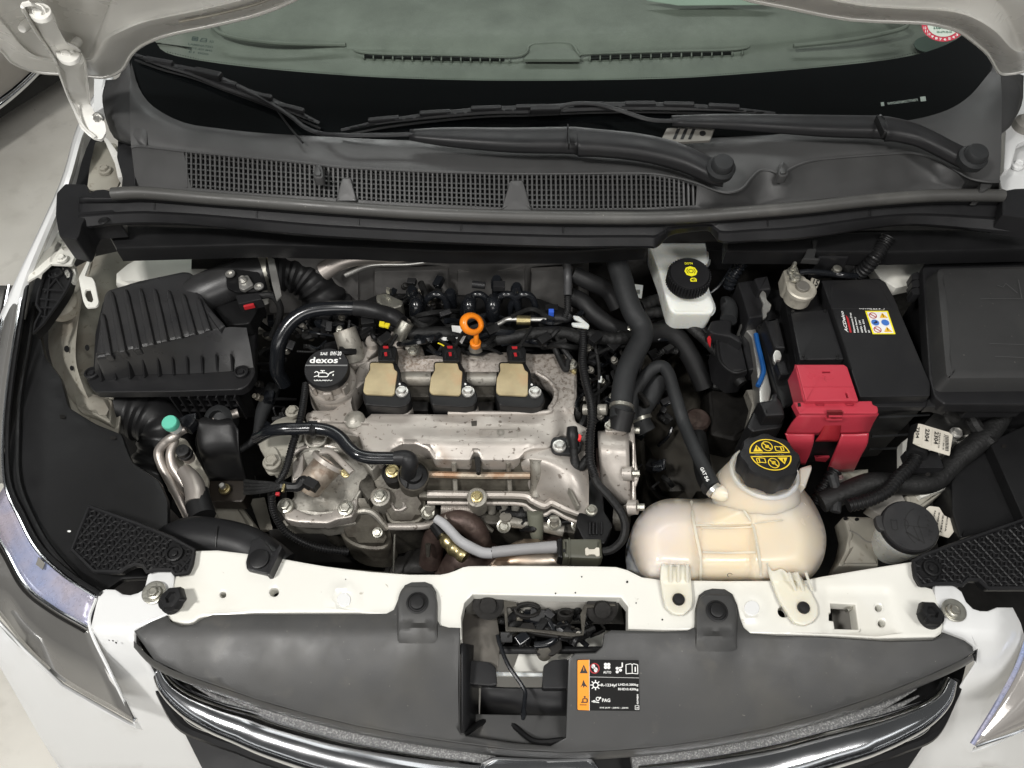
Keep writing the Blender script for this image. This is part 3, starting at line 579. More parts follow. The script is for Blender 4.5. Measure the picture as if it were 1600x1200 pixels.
# ================================================================ grille
gl = thing('front_grille', 'chrome barred front grille under the edge of the splash cover', 'grille', P(800, 1195, -.2))
cl = [(244, 1038, -.07), (260, 1070, -.075), (292, 1098, -.08), (338, 1121, -.085), (383, 1137, -.09), (430, 1155, -.095), (530, 1184, -.1), (640, 1206, -.1), (760, 1223, -.1)]
cr_ = [(1486, 1062, -.07), (1474, 1090, -.075), (1446, 1114, -.08), (1400, 1136, -.085), (1350, 1154, -.09), (1290, 1171, -.095), (1210, 1193, -.1), (1110, 1212, -.1), (1000, 1226, -.1)]
for l, w in ((cl, 1), (cr_, -1)):
    ob('chrome_bar', tube(l, [.008, .018, .024, .026, .027, .027, .027], seg=32, per=6, flat=.7), chrome, gl)
    ob('chrome_lip', tube([(x + w * 12 if i < 2 else x, y + (4 if i < 2 else 24), z - .012) for i, (x, y, z) in enumerate(l)], .004, seg=10, per=6), chrome, gl)
    ob('textured_strip', tube([(x + w * 14, y - 38, z + .008) for i, (x, y, z) in enumerate(l) if i > 1], [.001, .009, .011, .011, .011], seg=12, per=6, flat=.6), textm, gl)
    ob('textured_strip', tube([(x + w * 10, y - 27, z + .002) for i, (x, y, z) in enumerate(l) if i > 1], [.001, .008, .009, .009, .009], seg=12, per=6, flat=.6), textm, gl)
    ob('dark_surround', tube([(x - w * 10, y + (2 if i < 2 else 30), z - .03) for i, (x, y, z) in enumerate(l)], .009, seg=8, per=6), blk, gl)
    0 and ob('white_rim', tube([(x - w * 16, y + (6 if i < 2 else 40), z - .04) for i, (x, y, z) in enumerate(l)], .005, seg=8, per=6), paint, gl)
ob('backing_panel', slab([(215, 1000), (300, 1040), (520, 1110), (800, 1150), (1100, 1140), (1400, 1060), (1515, 1020), (1500, 1080), (1400, 1230), (330, 1230)], -.14, .01), blk, gl)
ob('emblem_surround', slab(rnd([(742, 1215), (752, 1190), (772, 1180), (860, 1184), (925, 1182), (948, 1215)], 8), -.065, .03, .006), chrome, gl)
# ================================================================ bonnet catch in the opening
lt = thing('bonnet_catch', 'greasy black bonnet catch with coil springs in the opening of the crossmember', 'catch', P(850, 980, -.06))
ob('mounting_plate', loft([[(728, 938, -.022), (970, 940, -.022)], [(728, 975, -.07), (975, 975, -.07)]], 1, 1, False, False), darkbody, lt, solid=.003)
ob('panel', slab([(722, 956), (776, 958), (782, 1000), (778, 1048), (724, 1046)], -.05, .004), M('stained_steel', (.12, .11, .095), .45, metal=.3, var=.3, vscale=20, spots=((22, .48, .62, .8, (.04, .035, .03)),)), lt)
ob('white_crosspiece', slab([(866, 1050), (872, 1026), (905, 1003), (940, 985), (985, 985), (985, 1010), (930, 1030), (890, 1040)], -.1, .004), cream, lt)
ob('white_crosspiece', slab([(815, 1008), (860, 1012), (855, 1048), (800, 1050)], -.095, .004), cream, lt)
ob('lip', slab([(768, 1049), (850, 1051), (850, 1057), (770, 1056)], -.06, .004), resm, lt)
ob('bracket', slab(g3([(400, 215), (470, 225), (480, 250), (420, 260), (428, 370), (560, 385), (860, 410), (850, 300), (875, 240), (1050, 235), (1060, 250), (890, 262), (870, 420), (800, 430), (560, 400), (412, 400)]), -.018, .004, .001), alu3, lt)
ob('torsion_spring', tube([(g3([(470 + 140 * (i % 2), 250 + 13 * i)])[0]) + (-.03 + .001 * i,) for i in range(0)] or [P(805, 947, -.03) + Vector(((i % 12) * 0, 0, 0)) for i in range(2)] + [P(845, 947, -.03)], .003), dark, lt) if 0 else None
def coil(x0, x1, y0, y1, z, turns, par, r_=.002):
    a = P(x0, (y0 + y1) / 2, z); b = P(x1, (y0 + y1) / 2, z); rad_ = (P(x0, y0, z) - P(x0, y1, z)).length / 2; pts = []
    for i in range(turns * 10 + 1):
        t = i / (turns * 10); an = 6.28319 * i / 10; pts.append(a.lerp(b, t) + Vector((0, math.cos(an) * rad_, math.sin(an) * rad_)))
    return tube(pts, r_, seg=7, straight=True)
def coilv(x, y, z, rx, h, turns, r_):
    c = P(x, y, z); pts = []
    for i in range(turns * 12 + 1):
        a = 6.28319 * i / 12; pts.append(c + Vector((rx * math.cos(a), rx * .5 * math.sin(a), -h * i / (turns * 12))))
    return tube(pts, r_, seg=7, straight=True)
ob('torsion_spring', coilv(824, 951, -.02, MP(19, 824, 960, -.03), .045, 5, .0026), dark, lt)
ob('torsion_spring', coilv(884, 956, -.02, MP(11, 884, 960, -.03), .04, 6, .0018), dark, lt)
ob('lever', slab(g3([(440, 350), (570, 345), (590, 380), (690, 390), (760, 405), (850, 410), (850, 440), (740, 440), (600, 420), (450, 385)]), -.028, .008, .002), dark, lt)
ob('lever', tube(g3([(640, 330), (670, 350), (700, 430), (660, 470), (580, 480)]), .005, z=-.035), gloss, lt)
ob('striker_hook', slab(rnd(g3([(580, 470), (640, 450), (740, 440), (745, 500), (690, 540), (600, 540), (590, 520), (660, 515), (640, 490)]), 3), -.04, .008, .002), dark, lt)
ob('roller', lathe(P(850, 1018, -.05), [(.010, 0), (.010, .01), (.004, .012)], (0, -.5, .8)), alu3, lt)
for x, y in ((763, 943), (940, 950)):
    ob('bolt_head', lathe(P(x, y, -.025), [(.022, 0), (.022, .003), (.012, .004), (.011, .012)], (0, -.5, .8)), dark, lt)
ob('release_handle', tube(g3([(365, 420), (380, 480), (430, 600), (520, 735), (524, 800), (518, 860)]), .0028, z=-.03, seg=8), gloss, lt)
ob('handle_tip', tube(g3([(518, 855), (518, 885), (514, 918)]), [.003, .004, .002], z=-.028, seg=8), gloss, lt)
for i in range(9):
    x = random.uniform(795, 940); y = random.uniform(950, 1000); ob('linkage', tube([(x, y, -.04), (x + random.uniform(-14, 14), y + random.uniform(2, 12), -.045), (x + random.uniform(-25, 25), y + random.uniform(8, 24), -.05)], random.uniform(.002, .004), seg=7), random.choice([dark, gloss, alu3]), lt)
# ================================================================ cowl
Rg = [(213, 230), (217, 228), (287, 236), (380, 245), (472, 254), (520, 260), (620, 266), (700, 269), (800, 271), (900, 271), (1010, 270), (1060, 277), (1089, 286), (1115, 296), (1138, 301), (1159, 295), (1172, 280), (1186, 267), (1203, 266), (1222, 272), (1238, 262), (1260, 252), (1300, 247), (1355, 242), (1425, 239), (1460, 248), (1490, 264), (1517, 279), (1545, 284), (1570, 284)]
Bs = [(190, 70), (203, 92), (214, 130), (228, 158), (252, 182), (297, 198), (385, 209), (437, 213), (600, 221), (800, 226), (1000, 224), (1200, 214), (1330, 202), (1425, 190), (1477, 178), (1512, 157), (1536, 134), (1552, 100), (1560, 70)]
Lo = [(180, 296), (213, 296), (400, 308), (520, 316), (700, 326), (800, 330), (1040, 331), (1180, 322), (1300, 309), (1400, 301), (1570, 297)]
def yat(tab, x): return itp(tab, x)
cz2 = .235
cw = thing('windscreen_cowl', 'grey plastic cowl panel with an air intake grating below the windscreen', 'cowl', P(800, 300, .18))
xs = [205, 217, 240, 287, 340, 400, 472, 520, 600, 700, 800, 900, 1000, 1050, 1089, 1115, 1138, 1159, 1172, 1186, 1203, 1222, 1238, 1270, 1320, 1380, 1425, 1460, 1490, 1517, 1545, 1562]
bs_in = lambda x: yat([(203, 92), (214, 135)] + Bs[3:16] + [(1545, 118), (1570, 90)], x)
top = [G(x, bs_in(x) - 3, .003) for x in xs]
ridge = [P(x, yat(Rg, x), .235) for x in xs]
mid1 = [a.lerp(b, .35) + Vector((0, 0, .006)) for a, b in zip(top, ridge)]; mid2 = [a.lerp(b, .8) + Vector((0, 0, .004)) for a, b in zip(top, ridge)]
ob('panel', loft([top, mid1, mid2, ridge], 3, 4, True, True), cowlm, cw)
ob('ridge_bead', tube([P(x, yat(Rg, x), .236) for x in xs], .0022, seg=6, per=3), cowlm, cw)
def fz2(x, y): return lerp(.235, .205, max(0, min(1, (y - yat(Rg, x)) / max(1, yat(Lo, x) - yat(Rg, x)))))
GT = [(287, 238), (380, 247), (472, 256), (520, 262), (620, 268), (700, 271), (800, 273), (900, 273), (1010, 273), (1060, 280), (1089, 289)]
GB = [(1087, 321), (1000, 325), (900, 326), (800, 325), (700, 320), (600, 315), (520, 309), (400, 302), (298, 293)]
face = [(x, yat(Rg, x)) for x in xs] + [(x, yat(Lo, x)) for x in (1562, 1500, 1400, 1300, 1180, 1100, 1040, 900, 800, 700, 600, 520, 400, 300, 213)]
cowlf = M('dark_grey_cowl_plastic', (.030, .030, .030), .45, bump=(1500, .3, .0003), var=.2, vscale=5, spots=((6, .5, .75, .4, (.05, .05, .048)),))
ob('panel', slab(face, fz2, .003, 0, holes=[GT + GB], step=14), cowlf, cw)
ob('grating_well', slab(GT + GB, lambda x, y: fz2(x, y) - .018, .003, 0, step=30), blk, cw)
ribs = []
gy = lambda x: (yat(GT, x), yat(sorted(GB), x))
x = 291
while x < 1086:
    a, b = gy(x); za = fz2(x, a) + .0005; ribs.append(slab([(x - 1.4, a), (x + 1.4, a), (x + 2.2, b), (x - .6, b)], lambda X, Y, : fz2(x, Y) + .0006, .012, 0)); x += 7.4
for k in range(1, 7):
    t = k / 6.6 if k > 1 else .13; rows = []
    for x in range(288, 1088, 20): a, b = gy(x); rows.append((x, lerp(a, b, t)))
    up_ = [(x, y - 1.1, fz2(x, y) - .0005) for x, y in rows]; dn = [(x, y + 1.1, fz2(x, y) - .0005) for x, y in rows]
    ribs.append(loft([up_, dn, [(x, y + 1.2, fz2(x, y) - .010) for x, y in rows]], 1, 1, False, False))
ob('grating', ribs, cowlf, cw, kind='stuff')
for X, w0, w1 in ((541, 7, 17), (807, 10, 24)):
    a, b = gy(X); ob('solid_web', slab(rnd([(X - w0, a + (14 if X < 600 else 8)), (X + w0, a + (14 if X < 600 else 8)), (X + w1, b + 3), (X - w1, b + 3)], 3), lambda x, y: fz2(x, y) + .004, .012, .002, step=8), cowlf, cw)
ob('plain_panel', slab([(479, 255), (512, 260), (517, 308), (486, 306)], lambda x, y: fz2(x, y) + .003, .006, .002), cowlm, cw) if 0 else None
for x, y in ((497, 265), (1224, 262)): ob('locating_pip', slab(smooth([(x - 8, y + 10), (x - 6, y - 4), (x, y - 11), (x + 6, y - 4), (x + 8, y + 10), (x, y + 13)], 3), .247, .014, .003, step=5, infl=(.004, 7)), cowlm, cw)
ob('end_piece', slab(rnd(ta([(525, 615), (625, 650), (600, 700), (605, 840), (540, 845), (545, 790), (520, 700)]), 3), .215, .02, .002), blk2, cw)
ob('corner_trim', loft([[G(196, 84, .006), G(206, 118, .006), G(219, 150, .006), G(232, 172, .006)], [(186, 120, .27), (178, 150, .26), (185, 190, .25), (228, 226, .24)], [(165, 125, .25), (160, 160, .24), (178, 215, .22), (222, 232, .22)]], 4, 4), cowlm, cw, solid=.004)
ob('corner_trim', loft([[G(1557, 92, .006), G(1546, 128, .006), G(1530, 150, .006), G(1522, 165, .006)], [(1580, 110, .27), (1590, 140, .26), (1578, 190, .25), (1528, 222, .24)], [(1600, 118, .25), (1596, 165, .24), (1570, 205, .22), (1532, 228, .22)]], 4, 4), cowlm, cw, solid=.004)
ob('end_piece', slab(rnd(tc([(1400, 620), (1505, 590), (1480, 800), (1430, 850), (1400, 850), (1420, 760)]), 3), .23, .03, .003), cowlm, cw)
# bonnet seal and drip rail
Sl = [(176, 303, .213), (212, 301, .214), (250, 303, .214), (330, 310, .213), (400, 315, .213), (520, 324, .213), (640, 332, .213), (760, 337, .213), (900, 340, .213), (1040, 340, .213), (1150, 333, .213), (1260, 324, .214), (1350, 314, .215), (1450, 306, .217), (1520, 305, .217), (1566, 306, .214)]
sl = thing('bonnet_seal', 'long tubular rubber seal lying along the front edge of the cowl', 'seal', P(800, 340, .2))
ob('seal_tube', tube(Sl, .0098, seg=14, per=5), M('dusty_seal_rubber', (.06, .059, .056), .45, var=.15, bump=(500, .2, .0004), spots=((8, .55, .75, .5, (.16, .155, .14)), (150, .7, .75, .5, (.4, .38, .34)))), sl)
rail = thing('drip_rail', 'black plastic rail with stepped ridges under the bonnet seal', 'rail', P(800, 365, .16))
ed = [(124, 356), (180, 349), (230, 347), (315, 350), (400, 358), (480, 366), (560, 371), (700, 378), (870, 384), (1024, 384), (1045, 366), (1066, 361), (1106, 358), (1131, 377), (1250, 371), (1355, 355), (1410, 349), (1460, 351), (1530, 358), (1620, 367)]
lo_ = lambda x: itp(ed, x); se_ = lambda x: itp([(p[0], p[1] + 9) for p in Sl], x)
xr = [124, 150, 180, 230, 315, 400, 480, 560, 700, 870, 960, 1010, 1024, 1035, 1045, 1066, 1106, 1118, 1131, 1180, 1250, 1355, 1410, 1460, 1530, 1566, 1620]
rows = []
for t, z in ((-.1, .207), (.06, .198), (.1, .190), (.14, .193), (.2, .192), (.52, .187), (.56, .184), (.60, .188), (.66, .188), (.95, .179), (1, .176), (1.02, .165)):
    rows.append([(x, lerp(se_(x), lo_(x), t), z) for x in xr])
ob('ridged_section', loft(rows, 3, 1, True, False), blk2, rail, solid=.003)
for x, y in ((162, 345), (1588, 347)): ob('fixing_screw', lathe(P(x, y, .187), [(.008, 0), (.008, .001), (.006, .002), (.003, .001)]), blk, rail)
ob('joint_lines', [tube([(x, se_(x) + 5, .198), (x, se_(x) + 16, .192)], .0006, seg=5) for x in range(240, 1500, 160)], blk, rail, kind='stuff')
ob('cowl_end_cap', slab(rnd(ta([(250, 860), (290, 818), (385, 820), (400, 860), (425, 845), (465, 842), (500, 852), (515, 955), (385, 965), (365, 1000), (355, 1045), (340, 1070), (262, 1052), (245, 960)]), 3), .19, .05, .003), blk2, label='black rubber end block of the cowl beside the left wing', cat='end block')
ob('cowl_end_cap', slab(rnd([(1566, 298), (1585, 294), (1640, 292), (1640, 345), (1566, 335)], 3), .21, .04, .003), blk2, label='black plastic end block of the cowl at the right edge', cat='end block')
# ================================================================ windscreen, dashboard
ws = thing('windscreen', 'green tinted windscreen with a wide black printed border', 'windscreen', G(800, 226))
fy = [(175, 30), (215, 40), (241, 63), (259, 82), (315, 95), (420, 108), (560, 119), (680, 124), (800, 126), (940, 125), (1080, 121), (1250, 108), (1390, 93), (1460, 77), (1505, 54), (1530, 20), (1560, -20)]
gx = [190, 215, 241, 259, 315, 420, 560, 680, 800, 940, 1080, 1250, 1390, 1460, 1505, 1530, 1560]
ob('glass_pane', loft([[G(x, -160) for x in gx], [G(x, 60) for x in gx], [G(x, bs_in(x) + 4) for x in gx]], 1, 1, False, False), glass, ws)
ob('black_border', loft([[G(x, yat(fy, x), -.002) for x in gx], [G(x, yat(fy, x) * .5 + (bs_in(x) + 6) * .5, -.002) for x in gx], [G(x, bs_in(x) + 6, -.002) for x in gx]], 3, 1, True, False), frit, ws)
ob('black_border_edge', [poly(lambda u, v: G(u, v, .0015), circ(random.uniform(270, 1500), 0, 1, n=3)) for i in range(0)] or [poly(lambda u, v, x=x: G(u, v, -.001), circ(x, yat(fy, x) - 1.5, .9, .8, 6)) for x in range(262, 1440, 4)], frit, ws, kind='stuff')
# vin plate
A, Bq, C = (1377, 166), (1447, 157), (1376, 160)
vf = lambda u, v: G(A[0] + (Bq[0] - A[0]) * u + (C[0] - A[0]) * v, A[1] + (Bq[1] - A[1]) * u + (C[1] - A[1]) * v, .001)
ob('vin_print', [text('W0VD6E76MGC7YH071', vf, .14, .1, .82, .8), poly(vf, [(0, 0), (.07, 0), (.07, 1), (0, 1)]), poly(vf, [(.88, -.1), (1, -.1), (1, 1.1), (.88, 1.1)])], M('faint_white_print', (.34, .40, .36), .5), ws)
A2, B2, C2 = (290, 85), (334, 92), (296, 58)
mf = lambda u, v: G(290 + 44 * u + 6 * v, 83 + 6 * u - 26 * v, .001)
ob('glass_maker_marks', [line(mf, [(.12, .8), (.3, .8), (.3, 1.02), (.12, 1.02), (.12, .8)], .05), poly(mf, [(.15, .84), (.27, .84), (.27, .98), (.15, .98)]), line(mf, [(.4, .8), (.62, .8), (.62, 1), (.45, 1), (.4, .8)], .04), text('43R-00', mf, .42, .84, .6, .95), text('AS1', mf, .72, .8, .88, .95), text('LAMINATED', mf, .02, .5, .9, .62), text('DOT-459 M45', mf, .05, .28, .9, .4), text('E1 000', mf, .1, .05, .8, .17)], M('dark_print', (.02, .035, .03), .5), ws)
# round sticker
st = thing('windscreen_sticker', 'round white sticker with a red calendar ring at the upper right of the windscreen', 'sticker', G(1472, 40, .001))
sf = lambda u, v: G(1474 + 34 * u, 38 - 27 * v, .0012); sf2 = lambda u, v: G(1474 + 34 * u, 38 - 27 * v, .0018)
ob('red_ring', disc(sf, 0, 0, 1, 1, 36), M('pinkish_red_print', (.50, .05, .08), .5), st); ob('white_disc', disc(sf2, 0, 0, .74, .72, 30), M('greenish_white_print', (.55, .62, .55), .5), st)
sf3 = lambda u, v: G(1474 + 34 * u, 38 - 27 * v, .0024)
ob('black_print', [text('& Road 777 Thailand', sf3, -.45, -.28, .5, -.14), text('02-679-55-55', sf3, -.3, -.5, .4, -.38)], M('dark_green_print', (.03, .12, .08), .5), st); ob('red_lettering', text('COVER', sf3, -.6, -.1, .5, .2), redp, st)
num = []
for i in range(12):
    a = -.3 - 2.6 * i / 11; c0 = (.87 * math.cos(a), .87 * math.sin(a)); num.append(text(str(i % 12 + 1), lambda u, v, c0=c0: sf3(c0[0] - .06 + .12 * u, c0[1] - .07 + .14 * v)))
ob('white_numbers', num, whi, st)
def D(x, y, z=.2): return P(x, y, z)
db = thing('dashboard', 'grained dashboard top with demister slots seen through the windscreen', 'dashboard', P(800, 60, .1))
dx = [150, 300, 420, 560, 700, 800, 900, 1050, 1170, 1300, 1450, 1620]
r0 = [(x, yat(fy, x) + 30, .195) for x in dx]; r1 = [(x, yat(fy, x) - 8, .20) for x in dx]; r2 = [(x, itp([(150, 60), (560, 88), (800, 92), (1170, 82), (1400, 55), (1620, 10)], x), .205) for x in dx]
r3 = [(x, itp([(150, 30), (560, 66), (800, 66), (1170, 60), (1400, 30), (1620, -20)], x), .222) for x in dx]; r4 = [(x, itp([(150, -30), (560, 20), (800, 24), (1170, 10), (1400, -30), (1620, -80)], x), .235) for x in dx]; r5 = [(x, -120, .24) for x in dx]
ob('top_pad', loft([r0, r1, r2, r3, r4, r5], 3, 4), dashm, db)
def vent(x0, x1, n):
    vy = lambda x: itp([(560, 86), (700, 90), (800, 91), (920, 89), (1170, 80)], x); o_ = []; dkk = []
    dkk.append(slab([(x, vy(x) - 3) for x in range(x0, x1 + 1, 20)] + [(x, vy(x) + 3) for x in range(x0 + (x1 - x0) // 20 * 20, x0 - 1, -20)], .2075, .002, 0)); 
    for i in range(n + 1): x = x0 + (x1 - x0) * i / n; o_.append(slab([(x - 1, vy(x) - 4), (x + 1, vy(x) - 4), (x + 1, vy(x) + 4), (x - 1, vy(x) + 4)], .2095, .004, 0))
    return dkk, o_
for x0, x1, n in ((568, 796, 15), (922, 1160, 15)):
    d_, f_ = vent(x0, x1, n); ob('demister_slot', d_, blk, db); ob('slot_fins', f_, dashm, db, kind='stuff')
ob('sensor_cover', slab(rnd([(815, 92), (838, 72), (892, 72), (910, 92)], 6), .216, .006, .003, cap=True), dashm, db)
ob('vent_brow', tube([(548, 64, .215), (566, 82, .212), (700, 86, .212), (808, 88, .212), (828, 72, .218), (845, 68, .22), (890, 68, .22), (906, 86, .214), (920, 84, .212), (1050, 80, .212), (1160, 76, .212), (1174, 60, .215)], .0025, seg=6), dashm, db)
ob('speaker_lid', slab(smooth(circ(1462, 68, 34, 14, 10), 2), .212, .002, .001), M('dark_dashboard_inset', (.06, .08, .07), .5), db)
ob('moulded_recess', tube([(1290, 0, .243), (1370, 20, .24), (1400, 30, .238), (1418, 38, .235), (1400, 48, .232), (1330, 62, .226), (1240, 72, .22)], .004, seg=8), dashm, db)
ob('moulded_recess', tube([(330, 30, .236), (345, 52, .232), (420, 66, .226), (540, 70, .22)], .004, seg=8), dashm, db)
ob('paper_slip', slab([(1010, 0), (1130, -4), (1215, 2), (1200, 7), (1060, 8)], .25, .001, 0), M('pale_green_paper', (.30, .36, .31), .5), db)
# ================================================================ wipers
def wiper(label, arm, hub, hook, blade, bladehook):
    t = thing('windscreen_wiper', label, 'wiper', hub)
    ob('arm', loft([[a + Vector((0, -w * 1.25, -w * .6)), a + Vector((0, -w * 1.0, w * .2)), a + Vector((0, w * .1, w * .42)), a + Vector((0, w * 1.1, w * .2)), a + Vector((0, w * 1.2, -w * .5))] for a, w in arm], 4, 5), blk2, t, solid=.002)
    ob('thin_rod', tube([a for a in hook], .0042, seg=8, flat=.6), blk2, t)
    r_ = .0165; ob('pivot_cap', lathe(hub, [(r_ * 1.25, -.006), (r_ * 1.3, .004), (r_ * 1.1, .008), (r_, .008), (r_ * .97, .015), (r_ * .8, .0185), (.002, .019)], (0, -.25, 1)), rubg, t)
    ob('blade_frame', tube(blade, [.003, .008, .010, .009, .003], seg=8, flat=.5, per=10), blk2, t)
    ob('rubber_strip', tube([b + Vector((0, -.003, -.009)) for b in blade], .0018, seg=6), rub, t)
    for i in range(1, len(blade) - 1): ob('bridge', box(blade[i] + Vector((0, 0, .004)), (.05, .009, .007), (0, 0, math.atan2((blade[i + 1] - blade[i - 1]).y, (blade[i + 1] - blade[i - 1]).x)), .002), blk2, t)
    for i in range(len(blade) - 1):
        for q in (.3, .5, .7):
            c = blade[i].lerp(blade[i + 1], q) + Vector((0, -.0045, .0035)); ob('window_slot', box(c, (.012, .0018, .002), (0, 0, math.atan2((blade[i + 1] - blade[i]).y, (blade[i + 1] - blade[i]).x)), 0), rubg, t)
    ob('blade_hook', box(bladehook, (.05, .014, .012), (0, 0, math.atan2((blade[-1] - blade[0]).y, (blade[-1] - blade[0]).x)), .003), blk, t)
    return t
q = lambda pts, off=.02: [G(x, y, off) for x, y in pts]
w1 = wiper('black wiper reaching to the left end of the windscreen, lower of the two arms',
      [(P(1128, 268, .262), .018), (P(1105, 260, .266), .020), (P(1060, 240, .270), .0205), (P(1000, 226, .272), .020), (P(935, 219, .273), .020), (P(905, 217, .273), .021), (P(890, 215, .272), .0195), (P(800, 215, .270), .018), (P(700, 211, .268), .014), (P(640, 209, .266), .008)],
      P(1126, 264, .272), [P(670, 209, .268), P(600, 211, .266), P(530, 211, .264), G(500, 208, .018), G(475, 198, .02), G(452, 180, .02), G(403, 150, .02), G(350, 124, .02), G(318, 112, .02)],
      q([(208, 84), (250, 99), (301, 113), (350, 132), (405, 152), (455, 172), (499, 192)], .014), G(325, 116, .02))
ob('loose_rubber_end', tube([G(430, 168, .015), G(452, 198, .012), P(473, 223, .25)], .0018, seg=6), rub, w1)
ob('joint_gap', box(P(888, 214, .288), (.002, .046, .012)), blk, w1)
w2 = wiper('black wiper pivoting at the right end of the cowl, upper of the two arms',
      [(P(1524, 248, .262), .016), (P(1500, 240, .266), .018), (P(1465, 222, .272), .0185), (P(1430, 206, .274), .018), (P(1395, 198, .275), .018), (P(1380, 197, .275), .0185), (P(1370, 195, .274), .017), (P(1280, 193, .272), .016), (P(1150, 188, .270), .012), (P(1050, 187, .268), .008)],
      P(1519, 248, .272), [P(1075, 187, .27), P(1040, 189, .27), P(1010, 186, .272), G(960, 170, .03), G(925, 162, .03), G(890, 163, .028), G(868, 170, .026)],
      q([(533, 203), (600, 190), (680, 180), (760, 173), (830, 171), (920, 167), (1000, 166), (1060, 167), (1130, 170), (1211, 177)], .016), G(852, 172, .024))
ob('joint_gap', box(P(1374, 197, .288), (.002, .040, .012)), blk, w2)
vp = thing('wiper_linkage_cover', 'small grey slotted metal plate between the two wiper arms', 'plate', P(1080, 215, .24))
ob('plate', slab(rnd([(1042, 200), (1118, 197), (1110, 219), (1060, 222), (1034, 216)], 2), .256, .004, .0008), M('grey_linkage', (.20, .19, .17), .45, metal=.4), vp)
for x in (1052, 1064, 1076): ob('slot', slab([(x + 6, 201), (x + 11, 201), (x + 4, 217), (x - 1, 217)], .2568, .0006, 0), blk, vp)
ob('bolt_hole', slab(circ(1098, 208, 5, 4), .2568, .0006, 0), blk, vp)
# ================================================================ left side of the bay
lw = thing('inner_wing', 'dusty cream body metal around the air filter box, left inner wing', 'inner wing', P(200, 500, -.1))
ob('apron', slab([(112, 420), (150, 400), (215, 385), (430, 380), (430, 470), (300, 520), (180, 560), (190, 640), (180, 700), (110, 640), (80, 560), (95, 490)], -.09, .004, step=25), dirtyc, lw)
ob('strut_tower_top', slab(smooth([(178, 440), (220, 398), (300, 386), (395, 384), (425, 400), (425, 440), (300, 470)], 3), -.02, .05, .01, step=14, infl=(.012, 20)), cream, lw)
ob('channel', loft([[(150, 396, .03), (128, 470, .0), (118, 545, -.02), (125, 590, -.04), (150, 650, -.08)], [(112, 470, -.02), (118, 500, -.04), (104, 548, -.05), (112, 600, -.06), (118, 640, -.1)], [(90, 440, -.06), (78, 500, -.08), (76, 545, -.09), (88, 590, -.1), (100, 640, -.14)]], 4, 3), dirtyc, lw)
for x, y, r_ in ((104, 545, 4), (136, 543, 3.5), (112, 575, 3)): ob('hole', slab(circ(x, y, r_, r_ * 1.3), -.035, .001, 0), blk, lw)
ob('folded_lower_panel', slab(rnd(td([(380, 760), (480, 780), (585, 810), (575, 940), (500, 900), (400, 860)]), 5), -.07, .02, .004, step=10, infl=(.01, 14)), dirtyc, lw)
ob('mounting_plate', slab(rnd(td([(300, -20), (440, -20), (430, 10), (385, 75), (372, 110), (250, 105), (262, 60)]), 4), .05, .006, .0015, holes=[circ(103, 387, 6, 4)]), cream, lw)
bolt(97, 404, .056, 6, lw, cream)
ob('slotted_bracket', slab(rnd(td([(462, 75), (470, 90), (440, 170), (480, 178), (492, 200), (514, 310), (500, 330), (448, 335), (432, 300), (408, 180)]), 3), .03, .004, .001, holes=[rnd(td([(445, 240), (470, 240), (485, 295), (478, 308), (455, 300), (440, 265)]), 2)]), cream, lw)
ob('hinge_side_wall', slab(td([(300, 100), (385, 110), (395, 160), (380, 200), (340, 190)]), .03, .01), cream, lw)
ob('lamp_stud', lathe(P(100, 480, -.03), [(.03, 0), (.03, .02), (.022, .03), (.012, .035)], (.1, -.2, 1)), dirtyc, lw)
lr = thing('wheelhouse_liner', 'large smooth black plastic liner behind the left headlamp', 'liner', P(120, 700, -.05))
Lz = lambda x, y: .0 - .05 * max(0, (x - 60) / 200) - .02 * max(0, (700 - y) / 250)
ob('panel', slab(rnd([(40, 452), (48, 435), (62, 432), (80, 470), (62, 520), (70, 556), (95, 590), (107, 636), (150, 662), (190, 678), (197, 700), (206, 722), (248, 750), (262, 782), (262, 850), (290, 900), (190, 905), (150, 933), (100, 900), (57, 859), (28, 810), (8, 757), (5, 680), (12, 600), (24, 520), (34, 470)], 5), Lz, .01, .003, step=18), blk, lr)
ob('raised_edge', tube([(x + 16, y + 4, Lz(x, y) + .004) for x, y in ((38, 470), (28, 540), (16, 610), (12, 680), (14, 750), (40, 815), (70, 862), (120, 915))], .004, seg=8), blk, lr)
for x, y in ((97, 651), (176, 684), (67, 875), (23, 542)): ob('slot', slab(circ(x, y, 6, 3), Lz(x, y) + .001, .001, 0), dark, lr)
ob('step', slab([(200, 735), (262, 790), (262, 870), (190, 890), (170, 820), (215, 800)], -.07, .05, .006), blk, lr)
ob('paint_fleck', slab(circ(108, 830, 3, 1.6, 8), Lz(108, 830) + .0015, .0005, 0), whi, lr)
# ribbed lamp bracket upper left
ub = thing('lamp_bracket', 'black ribbed plastic bracket above the left liner next to the wing', 'bracket', P(85, 460, .02))
UB = td([(240, 125), (262, 112), (330, 118), (360, 135), (374, 160), (360, 215), (330, 270), (290, 330), (225, 420), (175, 470), (185, 420), (215, 360), (190, 320), (200, 260), (222, 190)])
ob('web', slab(rnd(UB, 3), .03, .018, .002), blk, ub); ob('rim', tube([(x, y, .034) for x, y in UB + UB[:1]], .0025, seg=6, straight=True), blk2, ub)
lat = [tube([(x0, y0, .033), (x1, y1, .033)], .0016, seg=6) for x0, y0, x1, y1 in [(a[0], a[1], b[0], b[1]) for a, b in [td([(225, 240), (345, 250)]), td([(210, 290), (315, 300)]), td([(205, 335), (290, 335)]), td([(200, 380), (255, 385)]), td([(250, 130), (340, 250)]), td([(340, 130), (230, 260)]), td([(260, 180), (230, 400)])]]]
ob('ribs', lat, blk2, ub, kind='stuff'); ob('boss', lathe(P(88, 430, .03), [(.012, 0), (.012, .006), (.009, .006), (.008, .002), (.004, .003), (.002, .006)]), blk2, ub)
